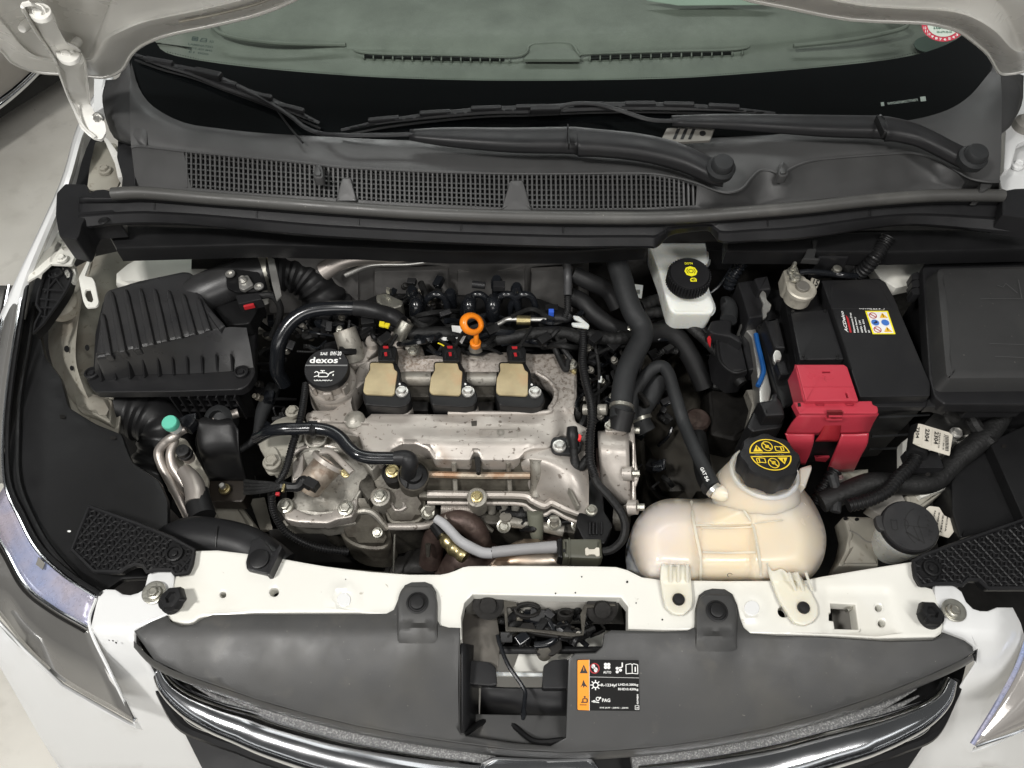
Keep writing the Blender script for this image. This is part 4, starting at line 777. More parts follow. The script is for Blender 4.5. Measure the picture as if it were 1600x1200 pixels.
# mesh brackets left and right
def meshplate(name, label, pts, z, boss, flip):
    t = thing(name, label, 'bracket', P(pts[0][0], pts[0][1], z), 'mesh patterned lamp brackets'); ob('plate', slab(rnd(pts, 4), z, .014, .003), blk, t)
    ob('rim', tube([(x, y, z + .002) for x, y in pts + pts[:1]], .003, seg=6, straight=True), blk2, t)
    segs = []; x0 = min(p[0] for p in pts) - 40; x1 = min(1640, max(p[0] for p in pts)) + 40; y0 = min(p[1] for p in pts) - 40; y1 = max(p[1] for p in pts) + 40
    bxm, bym = boss
    def run(fn, n):
        cur = []
        for i in range(n + 1):
            p = fn(i / n); ok = inside(p[0], p[1], pts) and math.hypot(p[0] - bxm, p[1] - bym) > 15
            if ok: cur.append((p[0], p[1], z + .0025))
            if (not ok or i == n):
                if len(cur) > 1: segs.append(tube(cur, .0014, seg=4, straight=True))
                cur = []
    st = 17; ca, sa = math.cos(flip), math.sin(flip); cx, cy = (x0 + x1) / 2, (y0 + y1) / 2; Rr = max(x1 - x0, y1 - y0)
    rot = lambda u, v: (cx + u * ca - v * sa, cy + u * sa + v * ca)
    for k in range(-16, 17):
        run(lambda t: rot((t - .5) * 2 * Rr * .7, k * st), 50)
        run(lambda t: rot(k * st, (t - .5) * 2 * Rr * .7), 50)
        for j in range(-16, 17):
            if math.hypot(k * st, j * st) < Rr * .75:
                run(lambda t: rot(k * st + st * .52 * math.cos(6.2832 * t), j * st + st * .52 * math.sin(6.2832 * t)), 12)
    ob('lattice', segs, blk2, t, kind='stuff')
    r_ = MP(13, bxm, bym, z); ob('boss', lathe(P(bxm, bym, z), [(r_, 0), (r_, .005), (r_ * .8, .0055), (r_ * .75, .002), (r_ * .4, .002), (r_ * .35, .005), (r_ * .15, .0055)]), blk, t)
LM = g1([(365, 135), (560, 205), (700, 262), (792, 312), (782, 370), (765, 405), (715, 412), (700, 392), (630, 392), (600, 400), (585, 375), (550, 368), (515, 382), (490, 400), (385, 398), (295, 310), (330, 220)])
meshplate('lamp_bracket', 'black mesh patterned plastic bracket at the left end of the crossmember', LM, .008, (274, 866), .7)
RM = [(1427, 877), (1442, 868), (1520, 840), (1600, 812), (1660, 790), (1660, 920), (1600, 919), (1544, 919), (1530, 906), (1512, 905), (1502, 915), (1491, 912), (1460, 912), (1439, 915), (1430, 900)]
meshplate('lamp_bracket', 'black mesh patterned plastic bracket at the right end of the crossmember', RM, .008, (1454, 889), -.75)
# ================================================================ air filter box
af = thing('air_filter_box', 'black ribbed air filter box with its intake duct, left of the engine', 'air filter box', P(260, 560, -.15))
rimp = td([(436, 688), (450, 670), (480, 658), (520, 680), (1200, 650), (1240, 632), (1310, 622), (1328, 640), (1330, 680), (1290, 740), (1255, 762), (900, 772), (500, 778), (478, 760)])
rimp = [(131, 586), (136, 580), (145, 577), (148, 520), (160, 470), (240, 440), (340, 440), (400, 500), (398, 570), (399, 584), (388, 602), (376, 609), (270, 612), (150, 613), (143, 608)]
ob('base_rim', slab(rnd(rimp, 5), -.035, .016, .003), blk2, af)
ob('case', slab([(150, 600), (165, 520), (240, 470), (390, 510), (385, 600), (270, 604)], -.05, .12, .004, taper=.9), blk, af)
Tz = lambda x, y: .035 - .00015 * max(0, y - 470)
topo = td([(490, 600), (494, 560), (535, 270), (555, 240), (720, 190), (960, 140), (1005, 150), (1060, 290), (1130, 375), (1175, 430), (1160, 452), (1000, 480), (700, 552), (560, 588)])
ob('lid', slab(rnd(topo, 7), Tz, .068, .007, step=10, taper=1.10), blk3, af)
# steep front of lid with fins
ob('lid_shoulder', loft([[(150, 552, .026), (210, 545, .028), (290, 528, .03), (350, 512, .032), (385, 512, .02)], [(148, 574, -.01), (210, 570, -.01), (290, 562, -.01), (350, 556, -.01), (392, 548, -.012)], [(150, 588, -.034), (210, 586, -.034), (290, 584, -.034), (360, 580, -.034), (396, 574, -.034)]], 5, 4), blk3, af)
tops = [(575, 245), (650, 235), (725, 228), (800, 232), (872, 240), (948, 258), (1026, 278), (1085, 350)]; bots = [(635, 566), (710, 550), (785, 530), (855, 512), (930, 496), (1003, 477), (1080, 455), (1158, 440)]
for (a, b) in [((528, 360), (560, 582))] + list(zip(tops, bots)):
    A_, B_ = td([a])[0], td([b])[0]
    ux, uy = B_[0] - A_[0], B_[1] - A_[1]; Lr = math.hypot(ux, uy); nx, ny = -uy / Lr * 5.2, ux / Lr * 5.2
    rp_ = [(A_[0] + ux * t + nx * k * w_, A_[1] + uy * t + ny * k * w_) for t, k, w_ in ((0, 1, .45), (.12, 1, .8), (.5, 1, 1), (.9, 1, 1.15), (1.0, 1, 1.1), (1.0, -1, 1.1), (.9, -1, 1.15), (.5, -1, 1), (.12, -1, .8), (0, -1, .45))]
    ob('rib', slab(rnd(rp_, 2), lambda x, y: Tz(x, y) + .0065, .016, .0035), blk3, af)
for x, y in td([(515, 640), (590, 632), (665, 628), (740, 620), (817, 615), (893, 608), (968, 602), (1045, 598), (1122, 590), (1200, 588)]):
    ob('fin', slab([(x - 1, y - 4), (x + 1.6, y - 4), (x + 4, y + 22), (x + 1, y + 22)], lambda X, Y, y0=y: lerp(.0, -.030, max(0, min(1, (Y - y0) / 22))), .02, .0006), blk2, af)
for x, y in ((145, 585), (378, 583)): ob('screw_boss', lathe(P(x, y, -.034), [(.012, 0), (.012, .006), (.009, .007), (.008, .003), (.005, .003), (.004, .006)]), blk2, af)
gr_ = []
for i in range(8): x = 275 + i * 14; gr_.append(box(P(x + 4, 634, -.085), (.0025, .012, .07), (0, 0, 0), 0))
for j in range(4): y = 612 + j * 9; gr_.append(box(P(328, y, -.055 - j * .014), (.1, .012, .0022), (0, 0, -.02), 0))
ob('side_grid', gr_, blk2, af, kind='stuff')
ob('duct', tube([(288, 470, .0), (325, 455, .01), (365, 438, .015), (400, 426, .015), (424, 420, .012)], [.032, .036, .036, .036, .036], seg=26, flat=.95), blk3, af)
ob('duct_flange', slab(rnd(td([(1100, 320), (1290, 280), (1370, 300), (1300, 420), (1180, 430)]), 4), .0, .03, .004), blk, af)
ob('hose_clamp', tube([(409, 424, .0145), (419, 421.5, .0135)], .0385, seg=30, straight=True), boltm, af)
ob('clamp_screw', tube([P(411, 392, .052), P(420, 402, .052), P(424, 415, .05)], .0045, seg=10, corr=(.003, .2)), brass, af); bolt(411, 389, .058, 6, af, steel)
ob('clamp_strap', slab([(417, 400), (428, 404), (436, 440), (440, 462), (432, 470), (425, 445)], .062, .003, .0005), steel, af)
ob('sensor_flange', slab(rnd(td([(1175, 150), (1230, 135), (1350, 150), (1375, 220), (1350, 250), (1230, 255), (1180, 230)]), 3), .052, .006, .001), blk, af)
for x, y in td([(1200, 162), (1350, 228)]): ob('eyelet', lathe(P(x, y, .057), [(.008, 0), (.008, .0025), (.0045, .003), (.004, -.002)]), steel, af)
ob('metal_insert', slab(rnd(td([(1240, 175), (1290, 165), (1320, 215), (1270, 245), (1245, 235)]), 2), .06, .006, .001), steel, af); bolt(379, 436, .064, 4.5, af, steel)
ob('sensor_plug', slab(rnd(td([(1225, 270), (1350, 255), (1365, 290), (1240, 318)]), 2), .06, .02, .002), blk2, af); ob('red_lock', slab(td([(1262, 312), (1320, 300), (1322, 320), (1268, 332)]), .055, .008), redp, af)
ih = thing('intake_hose', 'big black rubber intake hose bending down behind the engine cover, left of the heat shield', 'hose', P(480, 440, -.05))
ob('bellows', tube([(424, 420, .012), (450, 420, .01), (478, 430, .0), (500, 452, -.02), (512, 480, -.05), (515, 500, -.08)], .042, seg=24, corr=(.022, .13)), rub, ih)
ob('smooth_cuff', tube([(422, 420, .012), (442, 419, .011)], .040, seg=24, straight=True), rub, ih)
ob('resonator', slab(rnd([(445, 382), (500, 385), (530, 400), (555, 480), (540, 500), (470, 470)], 8), -.03, .05, .01), blk, ih)
ob('air_duct', tube([(190, 640, -.12), (230, 650, -.13), (262, 672, -.14), (250, 730, -.17), (215, 790, -.19)], .05, seg=22, corr=(.03, .10)), blk, label='wide black corrugated air duct dropping below the air filter box', cat='duct')
ob('cowl_bulkhead', slab([(160, 350), (560, 360), (1000, 365), (1010, 385), (900, 392), (700, 392), (560, 386), (400, 382), (180, 388)], .13, .03, .006, step=30), blk, label='black bulkhead trim under the drip rail on the left, above the intake hose', cat='bulkhead trim')
ob('cowl_bulkhead', slab([(1135, 365), (1640, 355), (1640, 388), (1400, 394), (1135, 392)], .13, .03, .006, step=30), blk, label='black bulkhead trim under the rail on the right, above the battery and fuse box', cat='bulkhead trim')
# wires from sensor
def wire(name, pts, r_, mt, label, z=0, cat='cable', corr=None, seg=9, per=8):
    return ob(name, tube(pts, r_, z=z, seg=seg, corr=corr, per=per), mt, label=label, cat=cat)
wire('sensor_cable', [(405, 462, .055), (425, 462, .05), (437, 478, .03), (436, 500, .0), (425, 525, -.04)], .006, tape, 'taped cable running down from the air flow sensor plug')
# ================================================================ air conditioning pipes (left)
ac = thing('air_conditioning_pipes', 'bare aluminium air conditioning pipes with a turquoise service cap', 'pipes', P(290, 740, -.15))
ob('pipe', tube([(372, 645, -.09)] + [p + (z,) for p, z in zip(h3([(330, 320), (240, 380), (180, 420), (130, 490), (150, 580), (200, 680), (280, 830), (360, 990)]), (-.08, -.075, -.08, -.09, -.1, -.11, -.12, -.14))], .008, seg=14), pipem, ac)
ob('pipe', tube([p + (z,) for p, z in zip(h3([(250, 400), (215, 500), (230, 590), (290, 680), (330, 760), (400, 850)]), (-.085, -.09, -.1, -.11, -.12, -.13))], [.007, .008, .01, .013], seg=14), pipem, ac)
ob('thick_pipe', tube([p + (-.095,) for p in h3([(310, 620), (370, 700), (400, 790), (400, 860)])], [.012, .015, .017, .017], seg=18), pipem, ac)
ob('rubber_sleeve', tube([p + (-.10,) for p in h3([(405, 780), (420, 860), (450, 960)])], [.019, .02, .02], seg=18), rub, ac)
ob('plate', slab(rnd(h3([(170, 400), (240, 370), (330, 400), (420, 560), (490, 690), (480, 770), (330, 790), (200, 780), (180, 700), (260, 600)]), 4), -.115, .006, .001), dirtyc, ac)
cx = P(264, 659, -.03); ob('turquoise_cap', lathe(cx, [(.0125, -.013), (.013, -.011), (.013, -.002), (.0115, 0), (.001, .0005)], (0, -.12, 1), 24), green, ac)
ob('cap_collar', lathe(cx, [(.009, -.03), (.009, -.022), (.011, -.021), (.011, -.014), (.009, -.013)], (0, -.12, 1), 20), resm, ac)
cx = P(284, 703, -.05); ob('black_cap', lathe(cx, [(.011, -.022), (.012, -.02), (.012, -.012), (.0105, -.011), (.0105, -.001), (.009, 0), (.004, 0), (.003, -.001)], (.05, -.1, 1), 20), rub, ac)
ob('valve_stem', lathe(cx, [(.010, -.036), (.009, -.022)], (.05, -.1, 1), 20), pipem, ac)
ob('connector_block', slab(rnd(h3([(270, 240), (330, 215), (400, 200), (395, 260), (340, 320), (290, 300)]), 3), -.06, .02, .003), gloss, ac)
# black engine mount tower
mb = thing('mount_bracket', 'glossy black pressed bracket with a bolt in front of the air filter box', 'bracket', P(350, 740, -.2))
ob('upright', loft([[p + (-.07,) for p in h3([(420, 260), (470, 240), (560, 260), (650, 250), (710, 330)])], [p + (-.09,) for p in h3([(415, 400), (450, 460), (560, 450), (680, 460), (715, 470)])], [p + (-.12,) for p in h3([(450, 560), (500, 560), (580, 560), (700, 560), (740, 580)])], [p + (-.155,) for p in h3([(490, 690), (550, 690), (620, 690), (720, 690), (770, 690)])]], 4, 4), blk, mb, solid=.003)
ob('foot', slab(rnd(h3([(490, 700), (525, 682), (755, 684), (772, 700), (770, 780), (735, 850), (490, 845)]), 4), -.155, .03, .003), M('rusty_black_steel', (.035, .028, .022), .4, metal=.3, var=.3, spots=((12, .52, .66, .6, (.09, .045, .025)),)), mb)
bolt(351, 764, -.148, 6.5, mb, brass); ob('stud_end', lathe(P(351, 764, -.148), [(.005, 0), (.005, .014), (.004, .016)], seg=14), steel, mb)
ob('rubber_spout', lathe(P(*h3([(550, 250)])[0], -.07), [(.018, -.06), (.02, -.045), (.022, -.03), (.019, -.02), (.024, -.006), (.018, 0), (.014, .002), (.012, -.01)], (.05, -.5, 1), 22), rubg, mb)
ob('strut', tube([p + (-.11,) for p in h3([(960, 20), (880, 200), (830, 380), (740, 460), (700, 480)])], [.014, .013, .008, .005], seg=12), rubg, mb)
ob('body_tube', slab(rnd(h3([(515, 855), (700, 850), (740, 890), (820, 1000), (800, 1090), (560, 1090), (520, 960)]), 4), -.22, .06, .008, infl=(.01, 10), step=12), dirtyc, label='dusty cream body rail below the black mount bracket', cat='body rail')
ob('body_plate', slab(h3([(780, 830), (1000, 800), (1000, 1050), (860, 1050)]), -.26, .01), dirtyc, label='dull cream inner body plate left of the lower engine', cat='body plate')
rh = thing('air_intake_snorkel', 'fat black air intake snorkel lying behind the left end of the crossmember', 'snorkel', P(350, 850, -.05))
ob('pipe', tube([(255, 850, -.06), (290, 838, -.045), (330, 840, -.04), (375, 850, -.04), (410, 868, -.045), (440, 890, -.05)], [.026, .030, .030, .030, .028], seg=24, flat=.8), blk2, rh)
ob('joint_line', tube([V(340, 822, P(340, 845, -.02).y + .02), P(338, 838, -.0145), P(337, 855, -.02)], .0012, seg=6), blk, rh)
ob('tab', slab(rnd(g1([(1005, 390), (1000, 360), (1025, 270), (1060, 255), (1090, 290), (1110, 320), (1140, 290), (1150, 300), (1105, 400), (1090, 410)]), 3), .010, .01, .002), blk2, rh)
ob('push_clip', lathe(P(405, 874, .011), [(.014, 0), (.014, .003), (.012, .004), (.001, .0045)]), blk, rh); ob('fin', slab(g1([(1085, 410), (1098, 408), (1150, 300), (1140, 288), (1112, 330)]), .02, .02, .001), blk2, rh)
# ================================================================ engine
en = thing('engine', 'silver grey cast aluminium engine with three coils, stained with rust specks', 'engine', P(720, 700, -.4))
VC = e1([(612 - 0, 640)]) and [(486, 640), (478, 655), (490, 672), (520, 676), (560, 680), (567, 704), (585, 716), (603, 715), (612, 702), (628, 694), (650, 694), (668, 702), (678, 718), (735, 719), (740, 707), (746, 707), (752, 719), (802, 719), (812, 716), (820, 706), (832, 701), (858, 700), (868, 686), (878, 680), (915, 690), (921, 680), (919, 668), (900, 658), (896, 640), (902, 620), (902, 590), (903, 566), (892, 554), (872, 551), (835, 552), (812, 549), (780, 549), (757, 550), (717, 549), (690, 552), (658, 555), (640, 548), (612, 535), (596, 552), (575, 562), (560, 570), (548, 600), (545, 618), (520, 640)]
TR = [(549, 628), (553, 612), (566, 600), (590, 586), (640, 580), (700, 581), (790, 581), (838, 583), (856, 594), (867, 608), (868, 622), (860, 636), (845, 645), (700, 646), (580, 645), (572, 652), (565, 645), (552, 640)]
def ez(x, y):
    z = 0
    z += .010 * math.exp(-((y - 690) / 16) ** 2 - (max(0, abs(x - 740) - 90) / 20) ** 2)
    z -= .012 * math.exp(-((x - 640) / 26) ** 2 - ((y - 706) / 16) ** 2)
    z -= .010 * max(0, min(1, (x - 868) / 14)) * (1 if y > 640 else .3)
    z += .006 * math.exp(-((x - 700) ** 2) / 20000 - ((y - 562) / 8) ** 2)
    z -= .006 * max(0, min(1, (560 - x) / 20))
    return z
ob('valve_cover', slab(rnd(VC, 4), ez, .035, .0045, holes=[TR], step=8), alu, en)
ob('coil_well', slab(TR, -.045, .004, 0), dark, en)  # well floor near black, its shade put into the colour
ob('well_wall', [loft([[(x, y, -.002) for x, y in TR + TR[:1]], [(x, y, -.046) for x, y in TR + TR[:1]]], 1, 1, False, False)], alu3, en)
ob('well_rim', tube([(x, y, ez(x, y) + .0005) for x, y in TR[7:14]], .004, seg=8), alu, en)
for X in (650, 752):
    ob('bridge', tube([(X - 22, 592, -.006), (X + 24, 592, -.006)], .012, seg=16, straight=True), alu2, en)
    ob('bridge_block', slab(rnd([(X - 16, 602), (X + 22, 602), (X + 22, 620), (X - 16, 620)], 3), -.012, .03, .003), alu3, en); ob('bridge_block', slab(rnd([(X - 12, 626), (X + 20, 626), (X + 20, 642), (X - 12, 642)], 3), -.02, .02, .003), dark, en)
for X in (628, 730, 830): ob('bolt_seat', lathe(P(X + 4, 646, -.02), [(.015, 0), (.015, .014), (.013, .018), (.008, .019)], (0, -.1, 1), 20), alu, en)
# cast marks
fr = frame((750, 683, ez(750, 683)), (809, 683, ez(809, 683)), (750, 671, ez(750, 671)), lift=.0006)
ob('cast_mark', [line(fr, [(0, 0), (1, 0), (1, 1), (0, 1), (0, 0)], .012, .3), line(fr, [(.05, .2), (.05, .8), (.16, .8)], .012, .3), line(fr, [(.2, .25), (.3, .25), (.3, .75)], .012, .3)] + [ring(fr, .55, .6, .05 + .03 * k, .25 + .1 * k, .18, 16) for k in range(3)], alu2, en)
ob('square_mark', slab([(736, 658), (745, 657), (745, 665), (737, 666)], ez(740, 660) + .001, .001, 0), alu3, en)
random.seed(11); sp = []
for i in range(24):
    k = random.random()
    if k < .45: x, y = random.gauss(850, 30), random.gauss(575, 16)
    elif k < .7: x, y = random.gauss(720, 26), random.gauss(662, 9)
    else: x, y = random.gauss(790, 40), random.gauss(655, 6)
    q = random.choice((.5, .7, 1, 1.6))
    if inside(x, y, VC) and not inside(x, y, TR) and dist(x, y, TR) > 3 and dist(x, y, VC) > 5: sp.append(slab([(x + random.uniform(.3, 1.2) * q * math.cos(a), y + random.uniform(.2, .8) * q * math.sin(a)) for a in (0, 1.2, 2.4, 3.6, 5)], ez(x, y) + .0007, .001, 0))
ob('corrosion_specks', sp, M('dark_corrosion', (.11, .075, .05), .7, var=.4, vscale=80), en, kind='stuff')
# front face, ridge by ridge
fx = [655, 680, 740, 800, 835]
ob('face', loft([[(x, 717, -.004) for x in fx], [(x, 722, -.014) for x in fx], [(x, 736, -.034) for x in fx], [(x, 740, -.030) for x in fx], [(x, 747, -.033) for x in fx], [(x, 750, -.046) for x in fx], [(x, 765, -.064) for x in fx], [(x, 768, -.055) for x in fx], [(x, 777, -.058) for x in fx], [(x, 781, -.064) for x in fx], [(x, 783, -.085) for x in fx]], 3, 1, True, False), alum, en)
ob('rusty_ledge', tube([(668, 741, -.030), (740, 743, -.030), (828, 743, -.030)], .0055, seg=8), M('rust_streaked_aluminium', (.42, .36, .28), .4, metal=.5, var=.2, vscale=30, spots=((30, .42, .6, .8, (.22, .10, .04)),)), en)
ob('ledge', tube([(668, 772, -.055), (740, 773, -.055), (815, 774, -.055), (832, 782, -.06), (850, 790, -.062), (862, 785, -.062), (885, 795, -.064), (912, 804, -.066)], .0062, seg=8), alu, en)
ob('gasket_line', tube([(668, 780, -.066), (740, 781, -.066), (812, 782, -.066), (830, 790, -.07), (850, 798, -.07), (862, 792, -.07), (885, 803, -.074), (910, 812, -.076)], .0028, seg=6), alu3, en)
ob('second_ledge', tube([(668, 785, -.072), (740, 786, -.072), (812, 787, -.072), (832, 797, -.076), (850, 804, -.076), (864, 798, -.076), (885, 809, -.08), (908, 818, -.08)], .004, seg=8), alu, en)
for x in (709, 794): ob('wall_rib', tube([(x, 722, -.008), (x + 1, 738, -.034)], .004, seg=8), alu2, en); ob('wall_rib', tube([(x + 2, 750, -.04), (x + 3, 768, -.058)], .004, seg=8), alu2, en)
ob('notch', slab(rnd([(741, 713), (751, 713), (751, 738), (744, 738)], 4), -.006 + .004, .01, .001), dark, en)
ob('lump', loft([[(815, 716, -.012), (825, 704, -.002), (860, 700, -.003), (885, 706, -.006), (915, 705, -.015)], [(815, 730, -.02), (825, 722, -.005), (850, 716, .002), (885, 722, .0), (917, 722, -.015)], [(822, 745, -.045), (842, 738, -.02), (870, 738, -.004), (900, 745, -.004), (920, 748, -.02)], [(830, 775, -.062), (845, 765, -.04), (880, 768, -.02), (905, 775, -.02), (920, 780, -.03)], [(840, 790, -.07), (860, 780, -.058), (885, 792, -.055), (905, 800, -.05), (920, 805, -.05)]], 5, 5), alu, en)
ob('lump_boss', tube([(838, 716, -.004), (838, 735, -.02), (837, 760, -.05), (836, 775, -.06)], [.012, .009, .009, .010], seg=12), alu2, en)
ob('lump_fin', slab([(888, 762), (892, 764), (906, 790), (902, 790)], lambda x, y: lerp(-.0, -.03, (y - 762) / 28), .02, .001), alu2, en)
# oil filter-like housing (breather cup) in the middle
ob('breather_cup', lathe(P(646, 743, -.015), [(.022, -.09), (.0235, -.01), (.024, 0), (.0225, .0015), (.0215, -.004)], (.12, -.22, 1), 34), alum, en)
ob('cup_lid', lathe(P(646, 743, -.015), [(.0215, -.004), (.0215, -.002), (.014, .0), (.013, .012), (.001, .013)], (.12, -.18, 1), 30), rub, en)
ob('cup_lid_fin', tube([P(636, 754, -.012), P(634, 763, -.016)], .0014, seg=6), rub, en)
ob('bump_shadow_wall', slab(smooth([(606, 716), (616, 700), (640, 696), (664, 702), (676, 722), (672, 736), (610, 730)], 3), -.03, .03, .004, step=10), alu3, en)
ob('boss', lathe(P(613, 738, -.02), [(.017, -.05), (.017, 0), (.014, .002), (.014, -.001)], (0, -.2, 1)), dark, en); bolt(613, 736, -.014, 8, en, brass, (0, -.2, 1))
# block around cup
ob('block', slab(smooth([(575, 712), (600, 722), (640, 728), (660, 765), (666, 790), (655, 815), (612, 818), (598, 795), (578, 770), (568, 742)], 3), lambda x, y: lerp(-.045, -.095, max(0, min(1, (y - 715) / 100))), .08, .005, step=10, infl=(.01, 16)), alum, en)
for x, y, z, r_ in ((594, 776, -.05, 8), (745, 777, -.045, 7)):
    ob('bolt_boss', lathe(P(x, y, z), [(.016, -.05), (.015, -.008), (.0155, 0), (.012, .002)], (0, -.15, 1), 22), alu2, en); bolt(x, y - 1, z + .004, r_, en, brass if x > 700 else boltm, (0, -.15, 1))
ob('lug', slab(rnd(h1([(1140, 930), (1170, 900), (1240, 900), (1285, 960), (1240, 990), (1180, 990)]), 3), -.07, .03, .003, holes=[circ(622, 788, 7, 6, 12)]), alu, en)
ob('hatched_boss', slab(rnd(h1([(1130, 990), (1290, 1000), (1330, 1040), (1280, 1060), (1180, 1050)]), 3), -.09, .03, .003), alu2, en)
ob('block_web', slab(smooth([(548, 780), (575, 775), (602, 800), (612, 835), (600, 858), (560, 856), (535, 840), (530, 815)], 3), lambda x, y: lerp(-.08, -.14, max(0, min(1, (y - 780) / 75))), .08, .006, step=10, infl=(.012, 14)), alum, en)
for x, y in ((560, 806), (590, 832)): bolt(x, y, -.105, 6, en, boltm, (0, -.3, 1))
ob('web_rib', tube([(550, 800, -.08), (580, 800, -.08), (606, 826, -.10)], .005, seg=8), alu2, en)
# lower row of small bosses
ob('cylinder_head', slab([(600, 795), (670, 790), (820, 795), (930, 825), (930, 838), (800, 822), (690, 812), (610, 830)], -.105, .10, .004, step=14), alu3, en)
ob('knurled_strip', tube([(690, 795, -.088), (740, 796, -.088)], .009, seg=14, corr=(.003, .12)), alu, en)
for x, y, s_ in ((672, 797, 10), (768, 790, 9), (787, 790, 9), (806, 792, 9), (823, 797, 8), (855, 800, 7), (866, 815, 10), (902, 818, 9), (700, 812, 7), (717, 815, 6), (790, 812, 12)):
    ob('stud_boss', tube([(x, y - 5, -.08), (x, y + 9, -.10)], .0072 * s_ / 9, seg=12), alu2 if s_ > 7 else alu, en)
for x, y in ((668, 801), (866, 818), (903, 820), (787, 822)): ob('core_plug', lathe(P(x, y, -.085), [(.011, -.004), (.011, .001), (.008, .002), (.006, -.001)], (0, -.5, 1), 18), boltm, en)
ob('ledge_pipe', tube([(600, 823, -.1), (660, 822, -.1), (685, 815, -.1)], .006, seg=10), alu, en); ob('ledge_pipe', tube([(790, 815, -.09), (835, 820, -.095), (880, 830, -.1)], .009, seg=12), alu2, en)
ob('sensor_body', tube([(836, 800, -.07), (838, 830, -.095), (840, 842, -.11)], [.013, .012, .009], seg=16), M('green_grey_sensor', (.16, .165, .13), .5), en)
# big left casting (thermostat / pump housing)
ob('casting', slab(smooth([(455, 740), (462, 715), (475, 700), (500, 697), (545, 700), (575, 722), (580, 745), (560, 775), (552, 800), (535, 802), (500, 806), (460, 800), (444, 794), (446, 782), (458, 775), (455, 755)], 3), lambda x, y: lerp(-.012, -.074, max(0, min(1, (y - 702) / 95))) - .016 * math.exp(-((x - 503) / 24) ** 2 - ((y - 778) / 18) ** 2) - .01 * max(0, (x - 545) / 30), .08, .006, step=7), alu2, en)
ob('casting_cheek', slab(rnd([(456, 722), (474, 706), (474, 745), (456, 752)], 3), -.015, .05, .004), alu, en)
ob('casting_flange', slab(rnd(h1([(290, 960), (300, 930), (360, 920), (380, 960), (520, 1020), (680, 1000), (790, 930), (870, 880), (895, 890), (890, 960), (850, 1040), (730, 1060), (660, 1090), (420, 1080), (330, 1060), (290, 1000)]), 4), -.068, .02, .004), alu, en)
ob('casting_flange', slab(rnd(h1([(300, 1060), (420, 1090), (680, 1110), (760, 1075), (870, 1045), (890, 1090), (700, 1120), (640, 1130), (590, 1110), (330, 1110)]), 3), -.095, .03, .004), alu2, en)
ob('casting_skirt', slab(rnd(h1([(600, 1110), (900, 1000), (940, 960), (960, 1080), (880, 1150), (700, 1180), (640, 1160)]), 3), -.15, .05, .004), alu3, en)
ob('arc_rib', tube([(x, y, -.022) for x, y in h1([(375, 600), (400, 540), (470, 500), (560, 488), (640, 485), (720, 500), (800, 540)])], .0035, seg=8), alu, en)
for x, y in h1([(330, 950), (800, 970), (1072, 872)])[:2]: bolt(x, y, -.062, 9, en, boltm, (0, -.15, 1))
ob('shelf', slab(rnd(h1([(395, 470), (480, 440), (500, 380), (760, 420), (850, 440), (900, 500), (1000, 560), (990, 640), (880, 600), (780, 520), (640, 480), (480, 490), (400, 560)]), 4), -.025, .05, .005, step=10), alu2, en)
ob('thermostat_snout', tube([P(512, 726, -.0), P(500, 740, .0), P(488, 755, -.004), P(482, 764, -.01)], [.023, .022, .021, .02], seg=24), M('mottled_brown_casting', (.33, .28, .23), .5, metal=.5, var=.25, vscale=40, bump=(200, .5, .001), spots=((60, .48, .6, .7, (.14, .09, .06)), (30, .5, .7, .5, (.42, .36, .28)))), en)
ob('snout_flange', tube([P(516, 719, .004), P(512, 725, .001)], .0285, seg=26, straight=True), alu, en)
ob('snout_strap', tube([p + (.012,) for p in h1([(600, 530), (680, 530), (760, 600), (850, 690)])], .005, seg=8, flat=.6), alu, en); bolt(540, 739, .005, 5.5, en, brass, (.3, -.2, 1))
ob('small_pot', lathe(P(493, 683, -.01), [(.018, -.03), (.018, 0), (.015, .0), (.014, -.02), (.001, -.02)], (0, -.1, 1)), alu2, en)
ob('side_lug', slab(rnd(h1([(480, 250), (500, 215), (640, 215), (690, 250), (680, 290), (500, 300)]), 4), -.004, .03, .004), alu, en)
ob('half_dome', lathe(P(555, 658, -.005), [(.017, 0), (.016, .006), (.01, .011), (.001, .013)], (0, 0, 1), 22), alu2, en)
ob('rib_line', tube([(500, 659, .0), (530, 659, .002), (576, 662, .001)], .0018, seg=6), alu, en); ob('rib_line', tube([(535, 678, -.002), (560, 682, .0)], .0018, seg=6), alu, en)
ob('fork_arm', slab(rnd([(546, 672), (575, 684), (582, 706), (600, 716), (580, 738), (560, 712)], 4), -.02, .04, .005, step=8), alu2, en)
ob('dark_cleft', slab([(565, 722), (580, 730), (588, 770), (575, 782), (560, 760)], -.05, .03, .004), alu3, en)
ob('timing_bracket', slab(rnd([(400, 682), (430, 655), (460, 645), (480, 660), (478, 700), (462, 720), (440, 735), (425, 735), (405, 700)], 5), -.05, .03, .004, step=10, infl=(.008, 10)), dirtyc, en)
ob('lifting_eye', slab(rnd(h3([(895, 560), (905, 500), (950, 440), (980, 470), (1000, 520), (1030, 560), (1000, 640), (920, 650), (890, 610)]), 4), -.035, .006, .002), dirtyc, en)
bolt(425, 722, -.02, 11, en, dirtyc, (0, 0, 1), washer=1.3); bolt(457, 643, -.03, 8, en, dirtyc)
ob('block_side', slab([(395, 740), (450, 735), (450, 800), (560, 830), (660, 840), (900, 850), (930, 880), (430, 880)], -.26, .1, .01), dark, en)
